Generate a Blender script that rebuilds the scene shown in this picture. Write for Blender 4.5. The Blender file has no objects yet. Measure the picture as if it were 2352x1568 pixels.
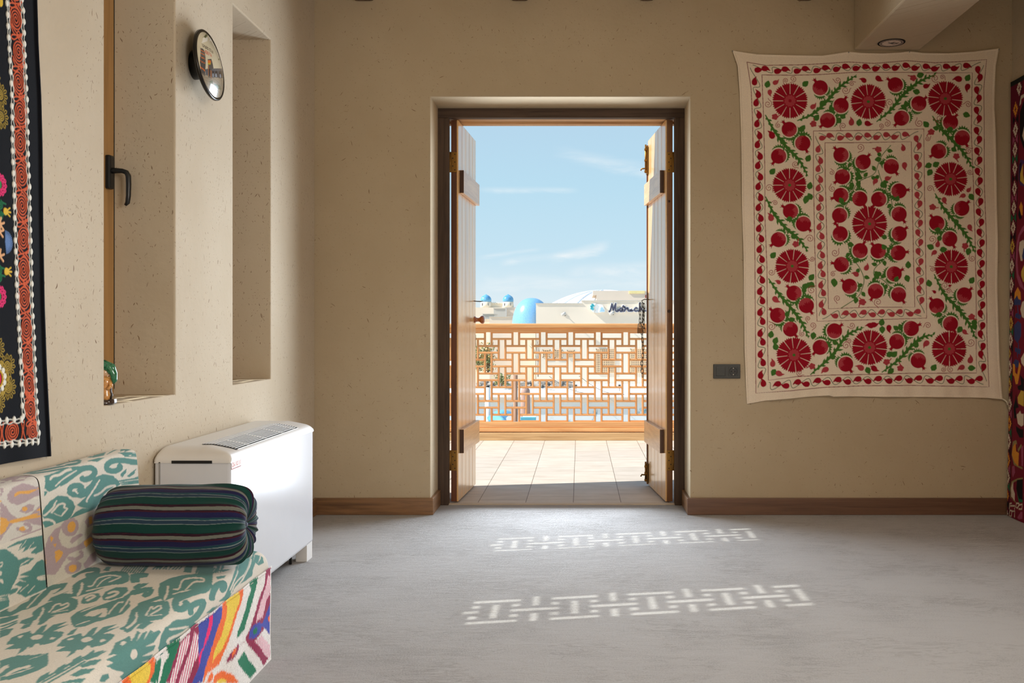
import bpy, bmesh, math, random
import numpy as np
from mathutils import Vector, Matrix
random.seed(7); RNG = np.random.default_rng(11)
SC = bpy.context.scene
COL = SC.collection
# ------------------------------------------------------------------ small helpers
def lin(c):
    """sRGB 0-255 -> linear"""
    r = []
    for v in c[:3]:
        v = v/255.
        r.append(v/12.92 if v <= .04045 else ((v+.055)/1.055)**2.4)
    return tuple(r)
def lin4(c): return lin(c)+(1.,)
WORLD = {}
def tag(o, label=None, cat=None, group=None, kind=None):
    if label: o['label'] = label
    if cat: o['category'] = cat
    if group: o['group'] = group
    if kind: o['kind'] = kind
    return o
def thing(name, loc, label, cat, group=None, kind=None):
    o = bpy.data.objects.new(name, None); COL.objects.link(o)
    o.location = loc; o.empty_display_size = .1
    WORLD[o.name] = Vector(loc)
    return tag(o, label, cat, group, kind)
def wloc(o): return WORLD.get(o.name, Vector((0, 0, 0))) if o else Vector((0, 0, 0))
def place(name, me, parent=None, origin=None):
    """mesh given in world coordinates -> object (child keeps its parent's origin)"""
    o = bpy.data.objects.new(name, me); COL.objects.link(o)
    if parent is not None:
        w = wloc(parent); o.parent = parent
        me.transform(Matrix.Translation(-w)); WORLD[o.name] = w
    else:
        w = Vector(origin) if origin is not None else Vector((0, 0, 0))
        me.transform(Matrix.Translation(-w)); o.location = w; WORLD[o.name] = w
    return o
class B:
    """bmesh collector: boxes, tubes, lathes, prisms in world coordinates"""
    def __init__(s): s.bm = bmesh.new(); s.slot = 0
    def _mark(s, before):
        for f in s.bm.faces:
            if f not in before: f.material_index = s.slot
    def box(s, x0, x1, y0, y1, z0, z1, bev=0., M=None, slot=None):
        bm = s.bm; k = s.slot if slot is None else slot
        vs = [bm.verts.new((x, y, z)) for x in (x0, x1) for y in (y0, y1) for z in (z0, z1)]
        q = [(0, 1, 3, 2), (4, 6, 7, 5), (0, 4, 5, 1), (2, 3, 7, 6), (0, 2, 6, 4), (1, 5, 7, 3)]
        fs = [bm.faces.new([vs[i] for i in f]) for f in q]
        for f in fs: f.material_index = k
        if bev > 0:
            es = list({e for f in fs for e in f.edges})
            r = bmesh.ops.bevel(bm, geom=es, offset=bev, segments=2, affect='EDGES', profile=.6)
            vs = list({v for f in r['faces'] for v in f.verts} | {v for v in vs if v.is_valid})
            for v in vs:
                for f in v.link_faces: f.material_index = k
        if M is not None:
            for v in vs: v.co = M @ v.co
        return s
    def tube(s, pts, r, n=8, closed=False, slot=None, cap=True):
        bm = s.bm; k = s.slot if slot is None else slot
        P = [Vector(p) for p in pts]; N = len(P)
        rr = r if hasattr(r, '__len__') else [r]*N
        rings = []; up = None
        for i in range(N):
            a = P[(i-1) % N] if (closed or i > 0) else P[i]
            b = P[(i+1) % N] if (closed or i < N-1) else P[i]
            t = (b-a).normalized()
            if up is None:
                up = Vector((0, 0, 1)) if abs(t.z) < .9 else Vector((1, 0, 0))
            u = t.cross(up)
            if u.length < 1e-6: u = t.orthogonal()
            u.normalize(); w = u.cross(t); up = w
            rings.append([bm.verts.new(P[i]+(u*math.cos(2*math.pi*j/n)+w*math.sin(2*math.pi*j/n))*rr[i]) for j in range(n)])
        for i in range(N if closed else N-1):
            A, C = rings[i], rings[(i+1) % N]
            for j in range(n):
                f = bm.faces.new((A[j], A[(j+1) % n], C[(j+1) % n], C[j])); f.material_index = k; f.smooth = True
        if cap and not closed:
            for R in (rings[0][::-1], rings[-1]):
                f = bm.faces.new(R); f.material_index = k
        return s
    def lathe(s, prof, c, axis='Z', n=32, slot=None, sx=1., sy=1.):
        """prof = [(radius, height)], c = base point"""
        bm = s.bm; k = s.slot if slot is None else slot; rings = []
        c = Vector(c)
        for r, h in prof:
            ring = []
            for j in range(n):
                a = 2*math.pi*j/n; p = (r*math.cos(a)*sx, r*math.sin(a)*sy, h)
                if axis == 'X': p = (p[2], p[0], p[1])
                if axis == '-X': p = (-p[2], p[0], p[1])
                if axis == 'Y': p = (p[0], p[2], p[1])
                if axis == '-Y': p = (p[0], -p[2], p[1])
                ring.append(bm.verts.new(c+Vector(p)))
            rings.append(ring)
        for A, C in zip(rings[:-1], rings[1:]):
            for j in range(n):
                f = bm.faces.new((A[j], A[(j+1) % n], C[(j+1) % n], C[j])); f.smooth = True; f.material_index = k
        for R in (rings[0][::-1], rings[-1]):
            try:
                f = bm.faces.new(R); f.material_index = k
            except ValueError: pass
        return s
    def prism(s, poly, f0, f1, slot=None):
        """poly 2D list; f0/f1 map (u,v)->3D for the two faces"""
        bm = s.bm; k = s.slot if slot is None else slot
        a = [bm.verts.new(f0(u, v)) for u, v in poly]; b = [bm.verts.new(f1(u, v)) for u, v in poly]
        n = len(poly)
        for R in (a[::-1], b):
            f = bm.faces.new(R); f.material_index = k
        for i in range(n):
            f = bm.faces.new((a[i], a[(i+1) % n], b[(i+1) % n], b[i])); f.material_index = k
        return s
    def obj(s, name, mats, parent=None, origin=None, bevel=0., smooth=False):
        me = bpy.data.meshes.new(name)
        s.bm.verts.index_update(); bmesh.ops.recalc_face_normals(s.bm, faces=s.bm.faces)
        s.bm.to_mesh(me); s.bm.free()
        for m in (mats if isinstance(mats, (list, tuple)) else [mats]): me.materials.append(m)
        if smooth:
            for p in me.polygons: p.use_smooth = True
        o = place(name, me, parent, origin)
        if bevel:
            md = o.modifiers.new('bevel', 'BEVEL'); md.width = bevel; md.segments = 2; md.limit_method = 'ANGLE'; md.angle_limit = math.radians(50)
        return o
def copy_tree(o, dx, name=None):
    """a thing and each of its parts, moved by dx (copies share mesh data)"""
    c = o.copy(); COL.objects.link(c); c.location = Vector(o.location)+Vector(dx)
    WORLD[c.name] = wloc(o)+Vector(dx)
    for ch in list(o.children):
        d = ch.copy(); COL.objects.link(d); d.parent = c; WORLD[d.name] = wloc(c)
        for g in list(ch.children):
            h = g.copy(); COL.objects.link(h); h.parent = d
    return c
# ------------------------------------------------------------------ fabric painter (numbers in millimetres)
class Canvas:
    def __init__(s, u0, u1, v0, v1, res, base):
        s.u0, s.v0, s.res = u0, v0, res
        s.nu, s.nv = int((u1-u0)/res)+1, int((v1-v0)/res)+1
        s.a = np.empty((s.nu, s.nv, 3), np.float32); s.a[:] = lin(base)
        s.h = np.zeros((s.nu, s.nv), np.float32)
    def mask(s, pts):
        P = (np.array(pts, float)-(s.u0, s.v0))/s.res
        i0, i1 = int(max(0, math.floor(P[:, 0].min()))), int(min(s.nu-1, math.ceil(P[:, 0].max())))
        j0, j1 = int(max(0, math.floor(P[:, 1].min()))), int(min(s.nv-1, math.ceil(P[:, 1].max())))
        if i1 < i0 or j1 < j0: return None
        U = np.arange(i0, i1+1)[:, None]; Q = np.roll(P, -1, 0)
        cr = (P[None, :, 0] > U) != (Q[None, :, 0] > U)
        with np.errstate(divide='ignore', invalid='ignore'):
            X = P[None, :, 1]+(U-P[None, :, 0])/(Q[None, :, 0]-P[None, :, 0])*(Q[None, :, 1]-P[None, :, 1])
        D = np.zeros((i1-i0+1, j1-j0+2), np.int32)
        r, c = np.nonzero(cr)
        jj = np.clip(np.ceil(X[r, c]).astype(int)-j0, 0, j1-j0+1)
        np.add.at(D, (r, jj), 1)
        return (np.cumsum(D, 1)[:, :-1] % 2).astype(bool), (slice(i0, i1+1), slice(j0, j1+1))
    def poly(s, pts, col, h=None, jit=0.):
        m = s.mask(pts)
        if m is None: return
        c = np.array(lin(col), np.float32)
        if jit: c = c*(1+jit*(RNG.random()-.5))
        s.a[m[1]][m[0]] = c
        if h is not None: s.h[m[1]][m[0]] = h
    def stroke(s, pts, w, col, h=None, smooth=True):
        P = np.array(pts, float)
        if smooth and len(P) > 2: P = spline(P)
        for k in range(0, len(P)-1, 24):
            seg = P[k:k+26]
            if len(seg) < 2: continue
            T = np.gradient(seg, axis=0); T /= np.linalg.norm(T, axis=1)[:, None]+1e-9
            N = np.stack([-T[:, 1], T[:, 0]], 1)*w/2
            for i in range(len(seg)-1):
                s.poly([seg[i]+N[i], seg[i+1]+N[i+1], seg[i+1]-N[i+1], seg[i]-N[i]], col, h)
        for e in (P[0], P[-1]): s.disc(e, w/2, w/2, col, h, 8)
    def disc(s, c, ru, rv, col, h=None, n=22, rot=0.):
        a = np.linspace(0, 2*math.pi, n, endpoint=False)
        x, y = ru*np.cos(a), rv*np.sin(a)
        s.poly(np.stack([c[0]+x*math.cos(rot)-y*math.sin(rot), c[1]+x*math.sin(rot)+y*math.cos(rot)], 1), col, h)
    def noise(s, amp, cell=1):
        n = RNG.normal(0, amp, (s.nu//cell+1, s.nv//cell+1)).astype(np.float32)
        n = np.repeat(np.repeat(n, cell, 0), cell, 1)[:s.nu, :s.nv]
        s.a *= (1+n)[..., None]; np.clip(s.a, .002, 1, s.a)
    def feather(s, amp, axis=1, cell=2):
        """ragged ikat edge: every yarn slips a little along its own length"""
        n, m = (s.nu, s.nv) if axis == 1 else (s.nv, s.nu)
        sh = np.repeat(RNG.normal(0, amp/s.res, n//cell+1), cell)[:n]
        for i in range(n):
            k = int(round(sh[i]))
            if axis == 1: s.a[i] = np.roll(s.a[i], k, 0)
            else: s.a[:, i] = np.roll(s.a[:, i], k, 0)
    def sample(s, u, v, A=None):
        A = s.a if A is None else A
        x = np.clip((u-s.u0)/s.res, 0, s.nu-1.001); y = np.clip((v-s.v0)/s.res, 0, s.nv-1.001)
        i, j = x.astype(int), y.astype(int); fx, fy = x-i, y-j
        if A.ndim == 3: fx, fy = fx[..., None], fy[..., None]
        return A[i, j]*(1-fx)*(1-fy)+A[i+1, j]*fx*(1-fy)+A[i, j+1]*(1-fx)*fy+A[i+1, j+1]*fx*fy
    def blur(s):
        for A in (s.a, s.h):
            A[1:-1] = (A[:-2]+2*A[1:-1]+A[2:])/4
            A[:, 1:-1] = (A[:, :-2]+2*A[:, 1:-1]+A[:, 2:])/4
def spline(P, n=6):
    P = np.array(P, float); E = np.vstack([2*P[0]-P[1], P, 2*P[-1]-P[-2]]); o = []
    for i in range(1, len(E)-2):
        a, b, c, d = E[i-1:i+3]
        for u in np.arange(n)/n:
            o.append(.5*((2*b)+(-a+c)*u+(2*a-5*b+4*c-d)*u*u+(-a+3*b-3*c+d)*u**3))
    return np.array(o+[P[-1]])
def grid(name, XYZ, C, mat, parent=None, origin=None, flip=False):
    """smooth quad sheet from an (n,m,3) array with a per-vertex colour"""
    n, m = XYZ.shape[:2]
    me = bpy.data.meshes.new(name)
    idx = np.arange(n*m).reshape(n, m)
    q = np.stack([idx[:-1, :-1], idx[1:, :-1], idx[1:, 1:], idx[:-1, 1:]], -1).reshape(-1, 4)
    if flip: q = q[:, ::-1]
    me.vertices.add(n*m); me.loops.add(q.size); me.polygons.add(len(q))
    me.vertices.foreach_set('co', np.ascontiguousarray(XYZ, np.float32).ravel())
    me.loops.foreach_set('vertex_index', np.ascontiguousarray(q, np.int32).ravel())
    me.polygons.foreach_set('loop_start', np.arange(0, q.size, 4, dtype=np.int32))
    me.polygons.foreach_set('use_smooth', np.ones(len(q), bool))
    me.update(); me.validate()
    if C is not None:
        at = me.color_attributes.new('Col', 'FLOAT_COLOR', 'POINT')
        c4 = np.ones((n*m, 4), np.float32); c4[:, :3] = C.reshape(-1, 3)
        at.data.foreach_set('color', c4.ravel())
    me.materials.append(mat)
    return place(name, me, parent, origin)
# stroke letters on a unit box
GLYPH = {'U': [[(0, 1), (0, .2), (.3, 0), (.7, 0), (1, .2), (1, 1)]], 'Z': [[(0, 1), (1, 1), (0, 0), (1, 0)]], 'B': [[(0, 0), (0, 1), (.8, .9), (.8, .6), (0, .52), (1, .4), (1, .1), (0, 0)]],
 'E': [[(1, 1), (0, 1), (0, 0), (1, 0)], [(0, .5), (.8, .5)]], 'K': [[(0, 0), (0, 1)], [(1, 1), (0, .45), (1, 0)]], 'I': [[(.5, 0), (.5, 1)]], 'S': [[(1, .9), (.5, 1), (0, .8), (.2, .55), (.9, .4), (.9, .1), (.4, 0), (0, .1)]],
 'T': [[(0, 1), (1, 1)], [(.5, 1), (.5, 0)]], 'A': [[(0, 0), (.5, 1), (1, 0)], [(.2, .35), (.8, .35)]], 'N': [[(0, 0), (0, 1), (1, 0), (1, 1)]], 'H': [[(0, 0), (0, 1)], [(1, 0), (1, 1)], [(0, .5), (1, .5)]],
 'V': [[(0, 1), (.5, 0), (1, 1)]], 'D': [[(0, 0), (0, 1), (.6, .95), (1, .7), (1, .3), (.6, .05), (0, 0)]]}
def write(cv, txt, o, du, dv, w, col, fill=.7):
    """letters along vector du (whole word) with height vector dv"""
    n = len(txt); o, du, dv = map(np.array, (o, du, dv))
    for i, ch in enumerate(txt):
        for st in GLYPH[ch]:
            cv.stroke([o+du*((i+.12+fill*x)/n)+dv*y for x, y in st], w, col, None, False)
# ------------------------------------------------------------------ materials
def newmat(name):
    m = bpy.data.materials.new(name); m.use_nodes = True
    nt = m.node_tree; nt.nodes.clear()
    out = nt.nodes.new('ShaderNodeOutputMaterial'); p = nt.nodes.new('ShaderNodeBsdfPrincipled')
    nt.links.new(p.outputs[0], out.inputs[0])
    return m, nt, p
def N(nt, t, **k):
    n = nt.nodes.new(t)
    for a, b in k.items():
        if a.startswith('i_'):
            key = a[2:]; key = int(key) if key.isdigit() else key.replace('_', ' ')
            n.inputs[key].default_value = b
        else: setattr(n, a, b)
    return n
def L(nt, a, b): nt.links.new(a, b)
def ramp(nt, fac, stops, interp='LINEAR'):
    r = N(nt, 'ShaderNodeValToRGB'); r.color_ramp.interpolation = interp
    e = r.color_ramp.elements
    while len(e) > 1: e.remove(e[-1])
    e[0].position = stops[0][0]; e[0].color = stops[0][1]
    for p, c in stops[1:]:
        x = e.new(p); x.color = c
    L(nt, fac, r.inputs[0]); return r
def flat(name, c, rough=.6, metal=0., coat=0., spec=.5, emit=0., vary=.06, vscale=8., bump=0., bscale=200.):
    m, nt, p = newmat(name)
    tc = N(nt, 'ShaderNodeTexCoord'); nz = N(nt, 'ShaderNodeTexNoise', i_Scale=vscale, i_Detail=4.)
    L(nt, tc.outputs['Object'], nz.inputs['Vector'])
    l = lin(c); r = ramp(nt, nz.outputs[0], [(.3, tuple(v*(1-vary) for v in l)+(1,)), (.7, tuple(min(1, v*(1+vary)) for v in l)+(1,))])
    L(nt, r.outputs[0], p.inputs['Base Color'])
    p.inputs['Roughness'].default_value = rough; p.inputs['Metallic'].default_value = metal
    p.inputs['Coat Weight'].default_value = coat; p.inputs['Specular IOR Level'].default_value = spec
    if emit:
        p.inputs['Emission Color'].default_value = l+(1,); p.inputs['Emission Strength'].default_value = emit
    if bump:
        b2 = N(nt, 'ShaderNodeTexNoise', i_Scale=bscale, i_Detail=3.); L(nt, tc.outputs['Object'], b2.inputs['Vector'])
        bp = N(nt, 'ShaderNodeBump', i_Strength=bump, i_Distance=.002); L(nt, b2.outputs[0], bp.inputs['Height']); L(nt, bp.outputs[0], p.inputs['Normal'])
    return m
def wood(name, dark, light, axis='Z', rough=.4, scale=1., coat=0., ring=0.6, spec=.5):
    m, nt, p = newmat(name)
    tc = N(nt, 'ShaderNodeTexCoord'); mp = N(nt, 'ShaderNodeMapping')
    s = [26*scale]*3; s['XYZ'.index(axis)] = 1.3*scale; mp.inputs['Scale'].default_value = s
    L(nt, tc.outputs['Object'], mp.inputs[0])
    n1 = N(nt, 'ShaderNodeTexNoise', i_Scale=1., i_Detail=6., i_Roughness=.62, i_Distortion=ring); L(nt, mp.outputs[0], n1.inputs['Vector'])
    mp2 = N(nt, 'ShaderNodeMapping'); s2 = [150*scale]*3; s2['XYZ'.index(axis)] = 5*scale; mp2.inputs['Scale'].default_value = s2
    L(nt, tc.outputs['Object'], mp2.inputs[0])
    n2 = N(nt, 'ShaderNodeTexNoise', i_Scale=1., i_Detail=3.); L(nt, mp2.outputs[0], n2.inputs['Vector'])
    ad = N(nt, 'ShaderNodeMath', operation='MULTIPLY_ADD', i_1=.35); L(nt, n2.outputs[0], ad.inputs[0]); L(nt, n1.outputs[0], ad.inputs[2])
    r = ramp(nt, ad.outputs[0], [(.42, lin4(dark)), (.78, lin4(light))])
    L(nt, r.outputs[0], p.inputs['Base Color']); p.inputs['Roughness'].default_value = rough; p.inputs['Coat Weight'].default_value = coat; p.inputs['Coat Roughness'].default_value = .15
    p.inputs['Specular IOR Level'].default_value = spec
    bp = N(nt, 'ShaderNodeBump', i_Strength=.15, i_Distance=.001); L(nt, n2.outputs[0], bp.inputs['Height']); L(nt, bp.outputs[0], p.inputs['Normal'])
    return m
def plaster(name, base, light, fleck, layers, mott=1.6, bump=.25):
    """clay plaster with chopped straw.  layers: (cells per metre, half width, half length, share of cells, angle range, strength)"""
    m, nt, p = newmat(name)
    tc = N(nt, 'ShaderNodeTexCoord'); sp = N(nt, 'ShaderNodeSeparateXYZ'); L(nt, tc.outputs['Object'], sp.inputs[0])
    ad = N(nt, 'ShaderNodeMath', operation='ADD'); L(nt, sp.outputs[0], ad.inputs[0]); L(nt, sp.outputs[1], ad.inputs[1])
    uv = N(nt, 'ShaderNodeCombineXYZ'); L(nt, ad.outputs[0], uv.inputs[0]); L(nt, sp.outputs[2], uv.inputs[1])
    n1 = N(nt, 'ShaderNodeTexNoise', i_Scale=mott, i_Detail=7., i_Roughness=.6); L(nt, tc.outputs['Object'], n1.inputs['Vector'])
    col = ramp(nt, n1.outputs[0], [(.3, lin4(base)), (.7, lin4(light))]).outputs[0]
    dens = N(nt, 'ShaderNodeTexNoise', i_Scale=3.2, i_Detail=2.); L(nt, tc.outputs['Object'], dens.inputs['Vector'])
    for sc, a, b, share, ang, strength in layers:
        ml = N(nt, 'ShaderNodeVectorMath', operation='SCALE'); ml.inputs['Scale'].default_value = sc; L(nt, uv.outputs[0], ml.inputs[0])
        wob = N(nt, 'ShaderNodeTexNoise', i_Scale=1.7, i_Detail=1.); L(nt, ml.outputs[0], wob.inputs['Vector'])
        wa = N(nt, 'ShaderNodeVectorMath', operation='MULTIPLY_ADD'); wa.inputs[1].default_value = (.25, .25, 0); L(nt, wob.outputs['Color'], wa.inputs[0]); L(nt, ml.outputs[0], wa.inputs[2])
        vo = N(nt, 'ShaderNodeTexVoronoi', voronoi_dimensions='2D', i_Scale=1.); L(nt, wa.outputs[0], vo.inputs['Vector'])
        sb = N(nt, 'ShaderNodeVectorMath', operation='SUBTRACT'); L(nt, wa.outputs[0], sb.inputs[0]); L(nt, vo.outputs['Position'], sb.inputs[1])
        sx = N(nt, 'ShaderNodeSeparateColor'); L(nt, vo.outputs['Color'], sx.inputs[0])
        an = N(nt, 'ShaderNodeMath', operation='MULTIPLY_ADD', i_1=ang, i_2=-ang/2); L(nt, sx.outputs[0], an.inputs[0])
        ro = N(nt, 'ShaderNodeVectorRotate', rotation_type='Z_AXIS'); L(nt, sb.outputs[0], ro.inputs['Vector']); L(nt, an.outputs[0], ro.inputs['Angle'])
        dv = N(nt, 'ShaderNodeVectorMath', operation='MULTIPLY'); dv.inputs[1].default_value = (1/(a*sc), 1/(b*sc), 0); L(nt, ro.outputs[0], dv.inputs[0])
        ln = N(nt, 'ShaderNodeVectorMath', operation='LENGTH'); L(nt, dv.outputs[0], ln.inputs[0])
        mr = N(nt, 'ShaderNodeMapRange', interpolation_type='SMOOTHSTEP'); mr.inputs['From Min'].default_value = 1.25; mr.inputs['From Max'].default_value = .6; L(nt, ln.outputs['Value'], mr.inputs[0])
        # fewer where the density noise is low, random length through blue channel
        th = N(nt, 'ShaderNodeMath', operation='MULTIPLY_ADD', i_1=share*2.4, i_2=-share*.7); L(nt, dens.outputs[0], th.inputs[0])
        lt = N(nt, 'ShaderNodeMath', operation='LESS_THAN'); L(nt, sx.outputs[1], lt.inputs[0]); L(nt, th.outputs[0], lt.inputs[1])
        mu = N(nt, 'ShaderNodeMath', operation='MULTIPLY'); L(nt, mr.outputs[0], mu.inputs[0]); L(nt, lt.outputs[0], mu.inputs[1])
        m3 = N(nt, 'ShaderNodeMath', operation='MULTIPLY'); L(nt, mu.outputs[0], m3.inputs[0]); L(nt, sx.outputs[2], m3.inputs[1])
        m4 = N(nt, 'ShaderNodeMath', operation='MULTIPLY', use_clamp=True, i_1=strength*1.5); L(nt, m3.outputs[0], m4.inputs[0])
        mx = N(nt, 'ShaderNodeMix', data_type='RGBA'); L(nt, m4.outputs[0], mx.inputs[0]); L(nt, col, mx.inputs[6]); mx.inputs[7].default_value = lin4(fleck)
        col = mx.outputs[2]
    L(nt, col, p.inputs['Base Color']); p.inputs['Roughness'].default_value = .85; p.inputs['Specular IOR Level'].default_value = .2
    nb = N(nt, 'ShaderNodeTexNoise', i_Scale=45., i_Detail=5.); L(nt, tc.outputs['Object'], nb.inputs['Vector'])
    nc = N(nt, 'ShaderNodeTexNoise', i_Scale=6., i_Detail=3.); L(nt, tc.outputs['Object'], nc.inputs['Vector'])
    sm = N(nt, 'ShaderNodeMath', operation='MULTIPLY_ADD', i_1=3.); L(nt, nc.outputs[0], sm.inputs[0]); L(nt, nb.outputs[0], sm.inputs[2])
    bp = N(nt, 'ShaderNodeBump', i_Strength=bump, i_Distance=.004); L(nt, sm.outputs[0], bp.inputs['Height']); L(nt, bp.outputs[0], p.inputs['Normal'])
    return m
def carpet(name, dark, light):
    m, nt, p = newmat(name)
    tc = N(nt, 'ShaderNodeTexCoord')
    n1 = N(nt, 'ShaderNodeTexNoise', i_Scale=170., i_Detail=5., i_Roughness=.8); L(nt, tc.outputs['Object'], n1.inputs['Vector'])
    mp = N(nt, 'ShaderNodeMapping'); mp.inputs['Scale'].default_value = (5, 17, 1); mp.inputs['Rotation'].default_value = (0, 0, .10); L(nt, tc.outputs['Object'], mp.inputs[0])
    n2 = N(nt, 'ShaderNodeTexNoise', i_Scale=1., i_Detail=6., i_Roughness=.7, i_Distortion=1.2); L(nt, mp.outputs[0], n2.inputs['Vector'])
    n3 = N(nt, 'ShaderNodeTexNoise', i_Scale=2.4, i_Detail=5.); L(nt, tc.outputs['Object'], n3.inputs['Vector'])
    a = N(nt, 'ShaderNodeMath', operation='MULTIPLY_ADD', i_1=.32); L(nt, n2.outputs[0], a.inputs[0])
    b = N(nt, 'ShaderNodeMath', operation='MULTIPLY_ADD', i_1=.85); L(nt, n1.outputs[0], b.inputs[0]); L(nt, a.outputs[0], b.inputs[2])
    h3 = N(nt, 'ShaderNodeMath', operation='MULTIPLY_ADD', i_1=.5, i_2=.25); L(nt, n3.outputs[0], h3.inputs[0]); L(nt, h3.outputs[0], a.inputs[2])
    r = ramp(nt, b.outputs[0], [(.62, lin4(dark)), (1.08, lin4(light))])
    dv = N(nt, 'ShaderNodeMath', operation='MULTIPLY', i_1=.93); L(nt, b.outputs[0], dv.inputs[0]); L(nt, dv.outputs[0], r.inputs[0])
    # thin creases where the pile parts, their shade darkened into the colour
    mc = N(nt, 'ShaderNodeMapping'); mc.inputs['Scale'].default_value = (6, 30, 1); mc.inputs['Rotation'].default_value = (0, 0, -.06); L(nt, tc.outputs['Object'], mc.inputs[0])
    nc = N(nt, 'ShaderNodeTexNoise', i_Scale=1., i_Detail=4., i_Roughness=.6, i_Distortion=1.4); L(nt, mc.outputs[0], nc.inputs['Vector'])
    sc_ = N(nt, 'ShaderNodeMath', operation='SUBTRACT', i_1=.5); L(nt, nc.outputs[0], sc_.inputs[0]); ab = N(nt, 'ShaderNodeMath', operation='ABSOLUTE'); L(nt, sc_.outputs[0], ab.inputs[0])
    pt = N(nt, 'ShaderNodeTexNoise', i_Scale=3.5, i_Detail=3.); L(nt, tc.outputs['Object'], pt.inputs['Vector'])
    wd = N(nt, 'ShaderNodeMapRange'); wd.inputs['From Min'].default_value = .46; wd.inputs['From Max'].default_value = .66; wd.inputs['To Max'].default_value = .05; L(nt, pt.outputs[0], wd.inputs[0])
    cr = N(nt, 'ShaderNodeMath', operation='LESS_THAN'); L(nt, ab.outputs[0], cr.inputs[0]); L(nt, wd.outputs[0], cr.inputs[1])
    dk = N(nt, 'ShaderNodeMix', data_type='RGBA', blend_type='MULTIPLY'); cf = N(nt, 'ShaderNodeMath', operation='MULTIPLY', i_1=.32); L(nt, cr.outputs[0], cf.inputs[0]); L(nt, cf.outputs[0], dk.inputs[0]); L(nt, r.outputs[0], dk.inputs[6]); dk.inputs[7].default_value = (.62, .60, .58, 1)
    L(nt, dk.outputs[2], p.inputs['Base Color']); p.inputs['Roughness'].default_value = 1.; p.inputs['Specular IOR Level'].default_value = .05
    p.inputs['Sheen Weight'].default_value = .0; p.inputs['Sheen Roughness'].default_value = .6
    h = N(nt, 'ShaderNodeMath', operation='MULTIPLY_ADD', i_1=1.3); L(nt, n2.outputs[0], h.inputs[0]); L(nt, n1.outputs[0], h.inputs[2])
    bp = N(nt, 'ShaderNodeBump', i_Strength=.9, i_Distance=.016); L(nt, h.outputs[0], bp.inputs['Height']); L(nt, bp.outputs[0], p.inputs['Normal'])
    return m
def painted(name, rough=.85, sheen=.0, bump=.3, bscale=700., coat=0., metal=0.):
    """woven / stitched cloth whose colour comes from its own vertex colours"""
    m, nt, p = newmat(name)
    at = N(nt, 'ShaderNodeAttribute', attribute_name='Col')
    tc = N(nt, 'ShaderNodeTexCoord'); nz = N(nt, 'ShaderNodeTexNoise', i_Scale=bscale, i_Detail=2.); L(nt, tc.outputs['Object'], nz.inputs['Vector'])
    r = ramp(nt, nz.outputs[0], [(.3, (.86, .86, .86, 1)), (.7, (1.1, 1.1, 1.1, 1))])
    mx = N(nt, 'ShaderNodeMix', data_type='RGBA', blend_type='MULTIPLY'); mx.inputs[0].default_value = .8 if bump else 0.
    L(nt, at.outputs['Color'], mx.inputs[6]); L(nt, r.outputs[0], mx.inputs[7])
    L(nt, mx.outputs[2], p.inputs['Base Color']); p.inputs['Roughness'].default_value = rough
    p.inputs['Sheen Weight'].default_value = sheen; p.inputs['Specular IOR Level'].default_value = .12 if not coat else .5
    p.inputs['Coat Weight'].default_value = coat; p.inputs['Coat Roughness'].default_value = .04
    if bump:
        bp = N(nt, 'ShaderNodeBump', i_Strength=bump, i_Distance=.001); L(nt, nz.outputs[0], bp.inputs['Height']); L(nt, bp.outputs[0], p.inputs['Normal'])
    return m
def glass(name):
    m, nt, p = newmat(name); nt.nodes.remove(p)
    out = [n for n in nt.nodes if n.type == 'OUTPUT_MATERIAL'][0]
    t = N(nt, 'ShaderNodeBsdfTransparent'); t.inputs[0].default_value = (.93, .96, .95, 1)
    g = N(nt, 'ShaderNodeBsdfGlossy', i_Roughness=.02); f = N(nt, 'ShaderNodeFresnel', i_IOR=1.45)
    mx = N(nt, 'ShaderNodeMixShader'); L(nt, f.outputs[0], mx.inputs[0]); L(nt, t.outputs[0], mx.inputs[1]); L(nt, g.outputs[0], mx.inputs[2]); L(nt, mx.outputs[0], out.inputs[0])
    return m
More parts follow.
